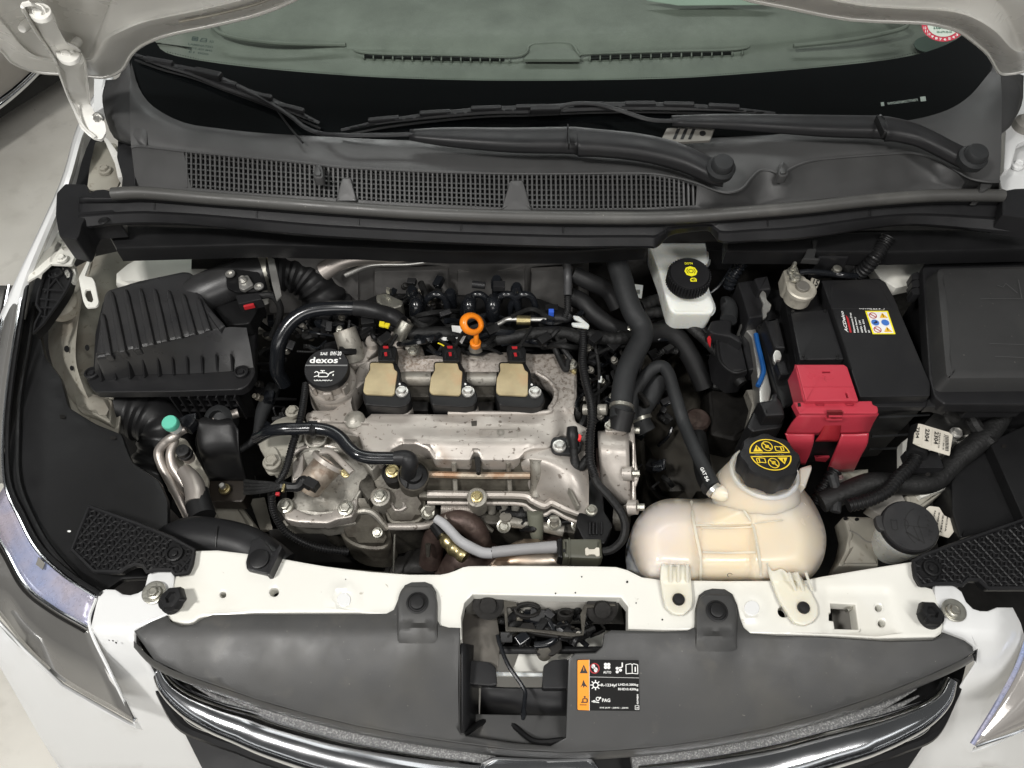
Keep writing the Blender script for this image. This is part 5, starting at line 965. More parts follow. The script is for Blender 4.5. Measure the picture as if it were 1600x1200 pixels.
# rear castings behind filler
ob('coolant_outlet', tube([P(552, 560, -.005), P(545, 535, .02), P(538, 515, .035)], [.021, .020, .019], seg=22), alu2, en)
ob('outlet_flange', slab(rnd(e1([(590, 650), (700, 620), (790, 590), (830, 610), (840, 670), (800, 700), (760, 760), (680, 770), (620, 720)]), 4), -.0, .03, .005, step=8), alu, en)
ob('stud_tower', lathe(P(584, 545, -.01), [(.011, 0), (.010, .02), (.011, .021), (.009, .026), (.006, .026)], (0, 0, 1)), alu, en); ob('stud_tower', lathe(P(646, 550, -.01), [(.013, 0), (.012, .02), (.013, .021), (.008, .025)], (0, 0, 1)), alu2, en); bolt(645, 548, .014, 6, en, boltm)
ob('tall_post', tube([P(618, 540, .0), P(626, 515, .02), P(632, 500, .035)], [.014, .013, .012], seg=16), alu, en)
ob('dark_post', lathe(P(650, 528, .0), [(.014, 0), (.014, .025), (.011, .028)], (0, 0, 1)), dark, en)
ob('web', slab(rnd([(612, 538), (640, 530), (660, 540), (665, 560), (630, 565), (605, 555)], 4), -.008, .03, .004), alu, en)
# filler neck and cap
oc = P(510, 574, .052)
ob('filler_neck', lathe(oc, [(.045, -.09), (.041, -.06), (.039, -.052), (.034, -.045), (.030, -.04), (.030, -.012)], (0, -.05, 1), 36), alu, en)
ob('neck_ring', lathe(oc, [(.038, -.050), (.040, -.047), (.038, -.043), (.034, -.044)], (0, -.05, 1), 36), alu, en)
for k in range(3): a = -.6 - k * .95; ob('neck_lug', box(oc + Vector((math.cos(a) * .032, math.sin(a) * .032, -.034)), (.014, .006, .02), (0, 0, a + 1.57), .002), alu, en)
ocm = ob('oil_filler_cap', lathe(oc, [(.030, -.018), (.0345, -.016), (.0355, -.012), (.0355, -.003), (.034, 0), (.001, .0005)], (0, -.12, 1), 40), blk2, en)
def capfr(c, axis, r_, lift=.0012, yaw=0):
    ax = Vector(axis).normalized(); u = Vector((1, 0, 0)); u = (u - ax * u.dot(ax)).normalized(); w = ax.cross(u); u2 = u * math.cos(yaw) + w * math.sin(yaw); w2 = w * math.cos(yaw) - u * math.sin(yaw)
    return lambda a, b: c + u2 * (a * r_) + w2 * (b * r_) + ax * lift
cf = capfr(oc, (0, -.12, 1), .0345)
ob('silver_band', poly(cf, [(-.97, .05), (.96, .05), (.95, .12), (-.95, .12)]), grp, ocm)
ob('grip_bar', slab([oc + Vector((-.030, .0035, .004)), oc + Vector((.030, .0035, .004)), oc + Vector((.0335, -.004, .002)), oc + Vector((-.0335, -.004, .002))], th=.004, bev=.001), blk, ocm) if 0 else None
Wc = [text('dexos', cf, -.8, .2, .5, .52), text('SAE', cf, -.35, .62, -.02, .78), text('0W-20', cf, .1, .6, .62, .82), text('TM', cf, .54, .42, .62, .48)]
Wc += [line(cf, [(-.5, -.3), (-.42, -.22), (-.3, -.3), (-.3, -.5), (.1, -.5), (.2, -.3), (.38, -.22)], .045), line(cf, [(-.3, -.3), (.02, -.3), (.12, -.38), (.35, -.24)], .045), line(cf, [(-.14, -.3), (-.14, -.2)], .045), line(cf, [(-.24, -.19), (-.04, -.19)], .045), line(cf, [(.36, -.36), (.36, -.46)], .05), line(cf, [(-.5, -.5), (-.3, -.44)], .04)]
Wc += [line(cf, [(-.48 + .12 * i, -.66 - (.05 if i % 2 else 0)), (-.42 + .12 * i, -.72 + (.05 if i % 2 else 0))], .035) for i in range(6)] + [ring(cf, -.42 + .14 * i, -.66, .07, .06, .4, 8, 3.14, 6.28) for i in range(6)]
ob('white_print', Wc, whi, ocm)
# dipstick
dp = thing('dipstick', 'bright orange oil dipstick ring standing behind the middle coil', 'dipstick', P(743, 545, 0))
rc = P(738, 506, .075); pts = []
ax = Vector((.55, -.45, .72)).normalized(); u = ax.orthogonal().normalized(); u = (Vector((1, .1, -.35)) - ax * Vector((1, .1, -.35)).dot(ax)).normalized(); w = ax.cross(u)
for i in range(33): a = 6.28319 * i / 32; pts.append(rc + u * (.0165 * math.cos(a)) + w * (.0135 * math.sin(a)))
ob('ring_handle', tube(pts, .0046, seg=12, straight=True, flat=1.5), orange, dp)
ob('stem', tube([P(744, 522, .06), P(744, 530, .05), P(744, 538, .038)], [.004, .0045, .005], seg=12), orange, dp)
ob('collar', lathe(P(743, 537, .036), [(.008, -.006), (.0092, -.004), (.0092, .004), (.007, .006), (.004, .006)], (0, 0, 1), 22), orange, dp)
ob('guide_socket', lathe(P(743, 542, .022), [(.011, -.02), (.011, .0), (.008, .006)], (0, 0, 1), 20), alu2, dp)
# coils: one built with its parts, two copied
cl0 = thing('ignition_coil', 'left ignition coil with beige resin top and red plug tabs, next to the oil cap', 'ignition coil', P(595, 600, 0), 'ignition coils on the engine')
body = e1([(748, 905), (762, 830), (785, 790), (787, 745), (800, 735), (955, 735), (985, 800), (978, 860), (1020, 880), (1046, 930), (1050, 985), (1020, 1015), (970, 1025), (760, 1010), (745, 960)])
ob('body', slab(rnd(body, 4), .022, .030, .003, taper=.97), blk, cl0)
ob('shrunk_body', slab(rnd(e1([(760, 905), (790, 800), (960, 800), (1030, 890), (1040, 1000), (770, 990)]), 4), .0, .04, .003), blk, cl0)
for k in range(4): ob('side_groove', tube([P(574, 624 + k * 4, .017 - k * .007), P(600, 627 + k * 4, .017 - k * .007), P(618, 626 + k * 4, .018 - k * .007)], .0009, seg=5), rubg, cl0)
pad = e1([(792, 752), (800, 745), (935, 745), (945, 790), (964, 800), (950, 900), (945, 940), (930, 950), (765, 942), (748, 925), (762, 840), (792, 790)])
ob('resin_pad', slab(rnd(pad, 3), .0255, .006, .0015, step=9), coilm, cl0)
bolt(628, 612, .024, 7.5, cl0, steel); ob('white_dot', slab(circ(624.5, 600, 1.7, n=8), .0235, .001, 0), whi, cl0)
ob('tower', lathe(P(629, 616, .018), [(.0125, -.04), (.0125, 0), (.011, .003)], (0, 0, 1), 22), blk2, cl0)
pl = ob('plug', slab(rnd(e1([(840, 655), (850, 635), (950, 640), (962, 660), (952, 738), (842, 735)]), 2), .032, .022, .002), blk, cl0)
ob('red_tab', slab(e1([(873, 642), (908, 642), (906, 656), (876, 656)]), .0335, .003, 0), redp, pl); ob('red_tab', slab(e1([(880, 682), (898, 680), (900, 702), (884, 704)]), .0335, .003, 0), redp, pl); ob('plug_frame', slab(e1([(855, 665), (870, 662), (925, 664), (935, 715), (915, 720), (915, 680), (870, 680), (865, 722), (850, 715)]), .034, .004, .0008), blk2, pl)
d1 = P(670, 600, .022) - P(567.5, 600, .022)
copy_thing(cl0, d1, 'middle ignition coil with beige resin top, below the orange dipstick'); copy_thing(cl0, d1 * 2 + Vector((.001, -.001, 0)), 'right ignition coil with beige resin top, beside the brown corrosion patch')
# bolts on the cover
ob('corner_lug', slab(rnd(e2([(740, 760), (760, 740), (800, 742), (808, 780), (805, 812), (770, 800)]), 3), .002, .01, .002), brass, en); bolt(893, 569, .006, 7, en, boltm)
# camshaft sensor on the cover
cs = thing('cam_sensor', 'black sensor with a red lock bolted on the right front corner of the engine cover', 'sensor', P(880, 690, 0))
ob('flange', slab(rnd(e4([(640, 200), (660, 168), (740, 170), (830, 190), (840, 230), (800, 278), (680, 280), (650, 262)]), 4), .004, .012, .002), blk2, cs); bolt(874, 697, .007, 8, cs, steel)
ob('plug', tube([e4([(775, 110)])[0] + (.028,), e4([(778, 160)])[0] + (.024,), e4([(785, 230)])[0] + (.012,)], [.008, .010, .009], seg=10), blk, cs)
ob('red_lock', slab(e4([(808, 155), (825, 150), (836, 165), (830, 188), (812, 190)]), .026, .006, .001), M('bright_red_plastic', (.75, .03, .03), .4), cs)
ob('cable_boot', tube([p + (z,) for p, z in zip(e4([(785, 230), (790, 300), (800, 360), (840, 350), (870, 300)]), (.01, .0, -.01, -.01, .0))], [.006, .006, .009, .008, .006], seg=10), tape, cs)
# exhaust manifold and oxygen sensor
em = thing('exhaust_manifold', 'brown tinged steel exhaust manifold just behind the crossmember', 'exhaust manifold', P(760, 870, -.25))
ob('runner', tube([(672, 880, -.18), (680, 840, -.13), (700, 818, -.10), (725, 815, -.095), (745, 832, -.11), (752, 862, -.14)], .019, seg=22), rust, em)
ob('runner', tube([(700, 900, -.2), (715, 880, -.17), (735, 868, -.16), (770, 872, -.17)], .024, seg=22), rust, em)
ob('shiny_shell', slab(smooth([(764, 886), (775, 868), (800, 845), (828, 838), (860, 842), (885, 850), (890, 888), (830, 900)], 3), -.105, .08, .01, step=8, infl=(.035, 30)), M('tinted_bright_steel', (.58, .50, .42), .38, metal=.95, var=.3, vscale=12, bump=(12, .3, .004), spots=((9, .45, .65, .6, (.34, .19, .09)),)), em)
ob('shell_pipe', tube([(862, 836, -.13), (860, 860, -.15), (858, 890, -.17)], .018, seg=16), rust, em)
ob('heat_shield', slab(smooth([(600, 885), (640, 850), (690, 838), (700, 868), (690, 900), (610, 905)], 3), -.22, .05, .01, step=10, infl=(.03, 30)), dark, em)
ob('shield_edge', tube([(688, 805, -.1), (712, 800, -.1), (745, 812, -.1), (770, 830, -.11)], .004, seg=8), alu3, em)
ob('thin_rod', tube([(617, 832, -.12), (616, 860, -.14), (615, 893, -.17)], .0018, seg=6), boltm, em)
ob('bolt_stud', tube([(669, 850, -.11), (669, 870, -.125)], [.005, .003], seg=8), alu3, em)
os_ = thing('oxygen_sensor', 'pale grey sleeved sensor lead ending in an olive plug, in front of the manifold', 'sensor lead', P(760, 850, -.08))
ob('grey_sleeve', tube([p + (z,) for p, z in zip(h2([(98, 565), (150, 600), (210, 660), (270, 725), (340, 770), (400, 800), (450, 818), (515, 822)]), (-.05, -.05, -.055, -.06, -.062, -.065, -.065, -.065))], [.0066, .0075, .0075, .008, .0085, .0082, .008], seg=14), M('pale_grey_sleeve', (.36, .36, .37), .55, var=.08, bump=(120, .5, .001)), os_)
ob('grey_sleeve', tube([p + (z,) for p, z in zip(h2([(515, 815), (700, 795), (860, 782), (985, 775)]), (-.063, -.06, -.06, -.06))], [.0085, .0085, .0085, .0095], seg=14), M('mid_grey_sleeve', (.29, .285, .29), .55, var=.1, bump=(120, .5, .001)), os_)
ob('sleeve_tie', tube([h2([(512, 800)])[0] + (-.056,), h2([(522, 835)])[0] + (-.062,)], .0015, seg=6), rub, os_)
ob('sensor_body', tube([p + (-.08,) for p in h2([(100, 600), (150, 680), (220, 770), (320, 850)])], [.007, .012, .013, .012], seg=16, corr=(.016, .14)), brass, os_); ob('sensor_tip', tube([p + (-.07,) for p in h2([(95, 610), (150, 690)])], .0105, seg=12), blk, os_)
olive = M('olive_plug_plastic', (.075, .075, .055), .45, var=.08)
ob('plug', slab(rnd(h2([(1025, 705), (1320, 705), (1330, 850), (1300, 865), (1030, 855)]), 4), -.045, .03, .007), olive, os_)
ob('plug_collar', slab(rnd(h2([(990, 710), (1030, 702), (1032, 860), (992, 845)]), 2), -.047, .028, .004), blk, os_); ob('plug_band', slab(h2([(1075, 702), (1086, 702), (1088, 862), (1078, 862)]), -.0435, .03, .002), olive, os_); ob('plug_slot', slab(h2([(1034, 790), (1050, 790), (1050, 810), (1034, 810)]), -.044, .002, 0), blk, os_)
ob('white_clip', slab(rnd(h2([(1195, 785), (1215, 775), (1225, 790), (1265, 790), (1280, 775), (1302, 780), (1305, 840), (1280, 845), (1268, 828), (1230, 828), (1215, 838), (1198, 830)]), 1.5), -.0425, .003, .0008), paper, os_)
# right end casting with pulley cover
wp = thing('pump_housing', 'bright cast aluminium housing at the right end of the engine beside the hoses', 'housing', P(965, 740, -.1))
ob('housing', loft([[(935, 673, -.03), (955, 672, -.03), (980, 672, -.03)], [(934, 677, -.008), (955, 676, -.006), (981, 676, -.006)], [(935, 700, -.002), (957, 700, .004), (983, 700, .002)], [(937, 730, -.02), (958, 730, -.014), (984, 730, -.014)], [(940, 757, -.045), (960, 760, -.038), (985, 760, -.036)], [(952, 768, -.06), (968, 780, -.056), (987, 785, -.056)], [(962, 778, -.09), (975, 792, -.075), (988, 798, -.07)]], 4, 4), alu, wp, solid=.004)
ob('flange', slab(rnd(e4([(1105, 110), (1165, 100), (1180, 330), (1190, 380), (1195, 430), (1175, 480), (1180, 620), (1130, 640), (1090, 600), (1150, 560), (1150, 200), (1105, 180)]), 3), lambda x, y: -.008 - .04 * max(0, (y - 700) / 100), .02, .003), alu, wp)
for x, y in e4([(1130, 130), (1130, 400), (1160, 610)]): ob('bolt_lug', tube([P(x - 8, y, -.02), P(x + 6, y, -.015)], .011, seg=16), alu, wp); bolt(P(x + 7, y, -.012), .007, 0, 0, wp, boltm) if 0 else ob('bolt_end', tube([P(x + 6, y, -.015), P(x + 17, y, -.013)], .0055, seg=8), boltm, wp)
ob('neck', tube([P(968, 672, -.0), P(972, 655, .01), P(976, 640, .02)], .0175, seg=20), rub, wp)
ob('neck_flange', slab(rnd(h5([(265, 1140), (290, 1090), (330, 1140), (400, 1150), (400, 1180), (262, 1178)]), 3), .0, .012, .002), alu, wp); bolt(P(952, 664, .004), .0065, 0, 0, wp, boltm) if 0 else bolt(952, 665, .004, 5.5, wp, boltm)
ob('idler', lathe(P(905, 645, -.03), [(.02, 0), (.02, .01), (.015, .012), (.006, .012), (.006, .02)], (1, -.3, .4), 22), dark, wp)
for X in (912, 935): ob('shaft_collar', lathe(P(X, 640, -.0), [(.009, 0), (.009, .014), (.006, .015)], (1, -.2, .3), 16), alu2, wp)
ob('rust_line', tube([(934, 700, -.02), (936, 760, -.06)], .003, seg=6), rust, wp)
ob('bracket', slab(rnd([(905, 790), (925, 740), (940, 745), (945, 800), (958, 820), (945, 850), (912, 845), (900, 820)], 3), -.06, .05, .003), blk, wp); bolt(924, 797, -.04, 7, wp, boltm); ob('bracket_fins', [slab(rnd(h2([(x, 590), (x + 14, 590), (x + 14, 680), (x, 680)]), 1), -.055, .01, .0008) for x in (1225, 1250, 1275, 1310)], blk2, wp, kind='stuff')
ob('round_end', lathe(P(962, 808, -.08), [(.022, 0), (.02, .02), (.012, .022)], (1, -.2, .3)), alu3, wp)
# intake manifold, rail, loom behind the cover
im = thing('intake_manifold', 'black plastic intake manifold with looped runners behind the engine cover', 'intake manifold', P(720, 480, 0))
ob('plenum', slab(rnd([(560, 470), (600, 452), (840, 462), (900, 485), (900, 550), (640, 545), (565, 520)], 8), -.03, .08, .01, step=20), blk, im)
for X in (680, 745, 790, 818): 
    ob('runner_loop', tube([(X - 22, 492, -.005), (X - 18, 474, .02), (X - 2, 460, .040), (X + 14, 466, .032), (X + 22, 492, .0)], .0062, seg=10), gloss, im)
for X in (650, 733, 770): ob('runner', tube([(X, 500, .0), (X, 478, .035), (X + 2, 468, .03)], .012, seg=14), gloss, im)
for X, Y, h in ((648, 462, .05), (777, 452, .06), (807, 460, .055), (706, 460, .04)): ob('injector', lathe(P(X, Y + 18, .0), [(.010, 0), (.009, h * .6), (.0105, h * .62), (.0105, h * .85), (.007, h), (.003, h)], (0, 0, 1), 18), gloss, im)
ob('connector', tube([(738, 444, .05), (758, 446, .05)], .0065, seg=12), blk2, im); ob('connector', bx(780, 447, .055, (.02, .014, .012)), blk2, im)
ob('grey_module', slab(rnd(h4([(130, 280), (200, 270), (330, 330), (320, 370), (260, 385), (190, 380), (130, 330)]), 3), .03, .03, .003), boltm, im); ob('module_slot', slab(h4([(205, 225), (240, 235), (225, 255), (200, 245)]), .045, .01, .001), boltm, im)
ob('fuel_rail', tube([p + (.02,) for p in h4([(1010, 510), (1050, 490), (1100, 465), (1200, 465), (1290, 468), (1380, 468)])], .0042, seg=12), steel, im); ob('rail_joint', tube([p + (.02,) for p in h4([(1165, 470), (1265, 475)])], .0085, seg=14, straight=True), brass, im)
ob('blue_clip', box(P(861, 492, .025), (.009, .008, .024), (0, 0, 0), .001), M('blue_plastic', (.04, .12, .6), .4), im); ob('clip_top', bx(862, 481, .03, (.022, .012, .006)), blk, im)
ob('quick_coupling', tube([(866, 497, .02), (884, 497, .02), (890, 490, .025)], .009, seg=14), blk2, im)
vh = thing('vent_hose', 'thin grey fuel hose dropping from the cowl to the blue clip', 'hose', P(885, 450, .05))
ob('hose', tube([(878, 395, .09), (884, 405, .085), (887, 430, .06), (887, 462, .045)], .0072, seg=12), M('grey_hose', (.05, .05, .052), .4), vh); ob('ribbed_end', tube([(887, 464, .044), (887, 484, .032), (882, 497, .025)], .0065, seg=12, corr=(.004, .2)), rub, vh)
random.seed(21)
lm = thing('engine_wiring_loom', 'tangled black taped wiring loom lying behind the three coils', 'wiring loom', P(720, 530, 0))
for k in range(30):
    x0 = random.uniform(600, 860); y0 = random.uniform(494, 548); L_ = random.uniform(30, 120)
    ob('loom_branch', tube([(x0, y0, random.uniform(-.01, .03)), (x0 + L_ * .35, y0 + random.uniform(-12, 12), random.uniform(.0, .035)), (x0 + L_ * .7, y0 + random.uniform(-14, 14), random.uniform(-.01, .03)), (x0 + L_, y0 + random.uniform(-10, 14), random.uniform(-.02, .02))], random.uniform(.0025, .0065), seg=7), random.choice([tape, tape, rub, gloss]), lm)
ob('main_branch', tube([(598, 498, .03), (640, 520, .02), (690, 520, .018), (730, 528, .01), (780, 530, .012), (830, 522, .02), (880, 520, .02), (910, 530, .01)], .011, seg=14), tape, lm)
for x1 in (605, 706, 808): ob('coil_lead', tube([(x1 + 22, 512, .03), (x1 + 14, 525, .035), (x1 + 4, 542, .036)], .0032, seg=8), tape, lm)
ob('foil_tag', slab(h4([(685, 510), (760, 515), (790, 550), (770, 570), (690, 552)]), .034, .001, 0), whi, lm); ob('foil_tag', slab(h4([(530, 548), (690, 585), (700, 620), (600, 620), (500, 590)]), .020, .001, 0), whi, lm); ob('foil_tag', slab(h4([(715, 600), (790, 588), (760, 645)]), .028, .001, 0), whi, lm)
ob('yellow_wire', tube([p + (.034,) for p in h4([(585, 640), (610, 650), (630, 662)])], .0012, seg=6), ydk, lm)
for x, y in ((575, 503), (601, 530), (850, 530), (930, 530), (770, 516)): ob('plug', bx(x, y, .03, (.022, .014, .014), (random.random() * .3, 0, random.random())), blk, lm)
# breather hoses
bh = thing('breather_hose', 'thick glossy black hose looping left of the oil cap to a yellow clipped joint', 'hose', P(500, 520, .02))
ob('hose', tube([p + (z,) for p, z in zip(e1([(260, 880), (215, 800), (215, 700), (225, 620), (270, 530), (340, 460), (430, 420), (560, 405), (700, 405)]), (-.06, -.03, .0, .02, .035, .045, .05, .05, .05))], .0125, seg=20), gloss, bh)
ob('joint', tube([p + (.05,) for p in e1([(695, 405), (760, 410), (850, 430), (940, 465), (990, 500)])], [.0135, .0145, .013, .015, .013], seg=18), blk2, bh)
ob('yellow_clip', slab(rnd(e1([(852, 485), (885, 490), (880, 520), (847, 512)]), 1), .068, .004, .0008), ydk, bh); ob('yellow_clip', slab(rnd(e1([(888, 495), (918, 500), (905, 526), (878, 518)]), 1), .067, .004, .0008), ydk, bh)
ob('metal_end', tube([P(635, 502, .045), P(628, 515, .035), P(624, 528, .02)], [.014, .013, .011], seg=16), boltm, bh)
ch = thing('crankcase_hose', 'glossy black bent hose crossing the front of the engine into a round black cup', 'hose', P(540, 700, .03))
ob('hose', tube([p + (z,) for p, z in zip(h1([(110, 420), (200, 375), (300, 355), (450, 350), (580, 350), (680, 370), (760, 420), (820, 490), (890, 550), (980, 575), (1100, 580), (1240, 580)]), (-.01, .02, .03, .03, .03, .03, .03, .03, .03, .028, .028, .028))], .0098, seg=20), gloss, ch)
ob('elbow', tube([p + (z,) for p, z in zip(h1([(1180, 578), (1260, 578), (1300, 605), (1290, 660), (1290, 700)]), (.028, .028, .026, .01, -.005))], [.0105, .0125, .0135, .0125, .0125], seg=20), blk2, ch)
ob('cable_tie', slab(h1([(505, 285), (578, 285), (578, 325), (505, 325)]), .034, .01, .001), blk, ch); ob('hose_clip', tube([h1([(540, 330)])[0] + (.034,), h1([(545, 372)])[0] + (.034,), h1([(550, 400)])[0] + (.01,)], .006, seg=8), blk, ch)
# corrugated looms on the engine
wire('corrugated_loom', [(478, 600, .01), (474, 630, .01), (468, 660, .01), (456, 700, .005), (446, 735, .0), (432, 760, -.01), (424, 778, -.03)], .0062, blk, 'ribbed black conduit climbing left of the oil cap', corr=(.0042, .18), seg=10)
wire('corrugated_loom', [(424, 770, -.02), (428, 800, -.05), (446, 830, -.08), (480, 850, -.1), (510, 858, -.11), (545, 862, -.12)], .0062, blk, 'ribbed black conduit curving under the left engine casting', corr=(.0042, .18), seg=10)
tt = thing('temperature_sensor_plug', 'small black plug and taped wires with a red lock left of the engine casting', 'plug', P(440, 760, 0))
ob('plug', tube([p + (.01,) for p in h1([(300, 800), (420, 805), (470, 760), (540, 790)])], [.008, .007, .009, .010], seg=8), blk, tt); ob('red_lock', bx(434, 772, .012, (.006, .005, .005)), redp, tt); ob('clip', bx(443, 763, .018, (.004, .012, .006)), brass, tt)
for k in range(4): ob('wire', tube([(383, 752 + k * 6, -.02), (400, 754 + k * 5, .0), (425, 756 + k * 3, .008), (440, 760, .01)], .0035, seg=7), tape, tt)
ob('plug_head', bx(487, 757, .014, (.02, .014, .016), (0, 0, -.5)), blk, tt)
rc2 = [(e2([p])[0]) for p in [(845, 560), (845, 640), (840, 740), (860, 860), (890, 980), (900, 1100)]]
wire('corrugated_loom', [p + (.02,) for p in rc2] + [(922, 680, .015), (922, 720, .01), (930, 745, .0)], .0072, blk, 'ribbed black conduit down the right side of the engine cover', corr=(.0045, .18), seg=12)
wire('sensor_loom', [(926, 735, .0)] + [p + (z,) for p, z in zip(h2([(1290, 310), (1380, 410), (1460, 520), (1490, 620), (1470, 720), (1400, 790), (1330, 810)]), (-.005, -.01, -.02, -.03, -.04, -.05, -.055))], .0065, tape, 'taped cable arching right down to the olive plug')
wire('sensor_loom', [(884, 532, .02), (868, 540, .02), (872, 556, .012), (884, 578, .01), (888, 562, .012)], .005, tape, 'short taped cable pair behind the right corner of the cover')
wire('sensor_loom', [(868, 524, .02), (880, 545, .02), (893, 562, .014)], .0045, tape, 'taped cable ending at the brass corner bolt of the cover')
# heat shield wall and pipes behind
ob('firewall', loft([[V(x, y, .94) for x in (300, 700, 1100, 1650)] for y in (360, 500, 760)], 1, 1, False, False), dark, label='firewall behind the whole engine bay, its deep shade put in as black', cat='firewall', solid=.004)  # dark panel added so gaps behind the engine turn near black
hs = thing('bulkhead', 'dull silver insulated bulkhead behind the intake manifold', 'bulkhead', V(700, 460, .9))
def BV(x, y, o=0): return V(x, y, .91 - o)
ob('panel', loft([[BV(x, y, .01 * math.sin(x / 37.)) for x in range(400, 921, 40)] for y in (375, 400, 430, 460, 500, 520)], 2, 2), shield, hs, solid=.004)
for x0, x1 in ((420, 560), (585, 700), (715, 820), (830, 895)): ob('quilted_seam', slab(rnd([BV(x0, 430, .02), BV(x1, 426, .02), BV(x1, 480, .02), BV(x0, 485, .02)], 0) if 0 else [BV(x0, 425, .013), BV(x1, 422, .013), BV(x1, 490, .013), BV(x0, 490, .013)], th=.01, bev=.003, down=Vector((0, 1, 0))), shield, hs)
rp = thing('refrigerant_pipe', 'silver pipe with a yellow tag running under the drip rail behind the engine', 'pipe', P(600, 400, .08))
ob('fat_pipe', tube([(505, 425, .04), (530, 410, .055), (560, 403, .06), (600, 402, .06), (640, 400, .055), (690, 402, .05)], [.016, .014, .012, .011, .011], seg=16), pipem, rp); ob('thin_pipe', tube([(540, 430, .03), (580, 414, .05), (640, 412, .05), (690, 405, .05)], .005, seg=10), steel, rp)
ob('yellow_tag', slab(e1([(795, 5), (915, 5), (945, 80), (930, 98), (830, 98)]), .075, .001, 0), ydk, rp)
tg = frame(e1([(835, 75)])[0] + (.075,), e1([(920, 75)])[0] + (.075,), e1([(822, 40)])[0] + (.075,)); ob('tag_print', text('R1234', tg), blk_p, rp)

# more of the small fittings seen between the larger ones
random.seed(77)
def fittings(name, label, boxes, n, zr, cat='wiring loom', par=None):
    t = par or thing(name, label, cat, P((boxes[0][0] + boxes[0][2]) / 2, boxes[0][3], zr[0]))
    for x0, y0, x1, y1 in boxes:
        for k in range(int(n * (x1 - x0) * (y1 - y0) / 4000)):
            x, y, z = random.uniform(x0, x1), random.uniform(y0, y1), random.uniform(*zr); c = random.random()
            if c < .35: ob('connector', bx(x, y, z, (random.uniform(.010, .024), random.uniform(.009, .018), random.uniform(.008, .016)), (random.uniform(-.4, .4), random.uniform(-.4, .4), random.uniform(0, 3)), .0015), random.choice([blk2, blk, gloss]), t)
            elif c < .5: ob('stud', lathe(P(x, y, z), [(.006, -.01), (.006, .0), (.0045, .001), (.0045, .007), (.003, .008)], (random.uniform(-.5, .5), random.uniform(-.6, .1), 1), 12), random.choice([alu2, alum, boltm, dark]), t)
            else:
                a = random.uniform(0, 6.28); L = random.uniform(20, 55); dx, dy = math.cos(a) * L, math.sin(a) * L * .6
                cl_ = lambda X, Y: (max(x0 - 6, min(x1 + 6, X)), max(y0 - 4, min(y1 + 4, Y)))
                ob('wire', tube([cl_(x, y) + (z,), cl_(x + dx * .4 + random.uniform(-9, 9), y + dy * .4 + random.uniform(-7, 7)) + (z + random.uniform(-.01, .015),), cl_(x + dx, y + dy) + (z + random.uniform(-.02, .01),)], random.choice((.002, .003, .0045, .006)), seg=7, corr=random.choice((None, None, (.004, .2)))), random.choice([gloss, tape, tape, blk]), t)
    return t
fittings('wiring_loom', 'cluster of small black plugs and wires between the breather hose and the heat shield', [(470, 495, 590, 545), (600, 440, 700, 490)], 26, (-.02, .03))
fittings('wiring_loom', 'cluster of thin wires and plugs between engine cover and thick coolant hose', [(905, 520, 962, 665), (975, 500, 1050, 560)], 22, (-.05, .0))
fittings('gearbox_wiring', 'loose dark cables and fittings on the gearbox below the slim grey hose', [(1000, 590, 1060, 760), (1090, 560, 1160, 640), (1080, 480, 1150, 530)], 9, (-.14, -.08))
fittings('fittings', 'small studs and plugs along the lower front edge of the engine head', [(780, 795, 890, 822)], 22, (-.10, -.088), 'fittings')
fittings('', '', [(790, 948, 930, 1004)], 24, (-.055, -.03), '', lt)
fittings('cables', 'thin cables and clips between air filter box and engine mount', [(395, 480, 460, 640), (400, 640, 450, 720)], 12, (-.12, -.05))
# ================================================================ right side of the bay
def hose(label, pts, r_, mt=rub, z=0, name='coolant_hose', cat='hose', clamps=(), seg=18):
    t = thing(name, label, cat, W(pts[0], z)); ob('hose', tube(pts, r_, z=z, seg=seg), mt, t)
    for (a, b) in clamps: ob('clamp', tube([W(a), W(b)], (r_ if not isinstance(r_, list) else r_[-1]) * 1.1, seg=20, straight=True), boltm, t)
    return t
hose('thick black coolant hose bending down to the bright pump housing', [p + (z,) for p, z in zip(h5([(330, 100), (370, 230), (400, 340), (440, 440), (490, 520), (490, 600), (440, 700), (400, 790), (375, 900), (365, 1000), (360, 1100)]), (.08, .07, .06, .05, .04, .035, .03, .025, .02, .015, .01))], .0178, rubg, clamps=[(h5([(366, 1015)])[0] + (.0165,), h5([(364, 1035)])[0] + (.0155,))], seg=24)
hose('dark rubber hose behind the thick coolant hose, leaning left under the bulkhead', [p + (z,) for p, z in zip(h5([(60, 190), (160, 240), (280, 300), (340, 400)]), (.05, .04, .02, .0))], .015, rub)
hose('dark rubber hose running low towards the loom, under the leaning one', [p + (z,) for p, z in zip(h5([(40, 330), (120, 370), (200, 450), (300, 520), (400, 560)]), (.02, .01, .0, -.01, -.02))], .016, rub)
hose('slim grey hose looping over and down to the neck of the expansion tank', [p + (z,) for p, z in zip(h5([(430, 1100), (440, 960), (500, 850), (560, 785), (620, 770), (660, 820), (690, 920), (730, 1050), (760, 1140), (820, 1280), (900, 1440), (945, 1530)]), (-.05, -.03, -.01, .0, .005, .005, .0, -.005, -.01, .0, .01, .02))], .0105, rubg, seg=18)
hose('second rubber hose beside the slim one, joining the tank neck', [p + (z,) for p, z in zip(h5([(600, 840), (560, 930), (500, 1020), (480, 1100), (520, 1180)]), (-.03, -.04, -.05, -.06, -.07))], .017, rubg, clamps=[(h5([(482, 1090)])[0] + (-.058,), h5([(490, 1110)])[0] + (-.06,))])
hose('wide dusky hose running from the bulkhead down towards the gearbox', [p + (z,) for p, z in zip(h5([(520, 560), (640, 560), (720, 600), (790, 700), (840, 800), (880, 900)]), (.0, -.01, -.02, -.04, -.06, -.08))], .017, rub)
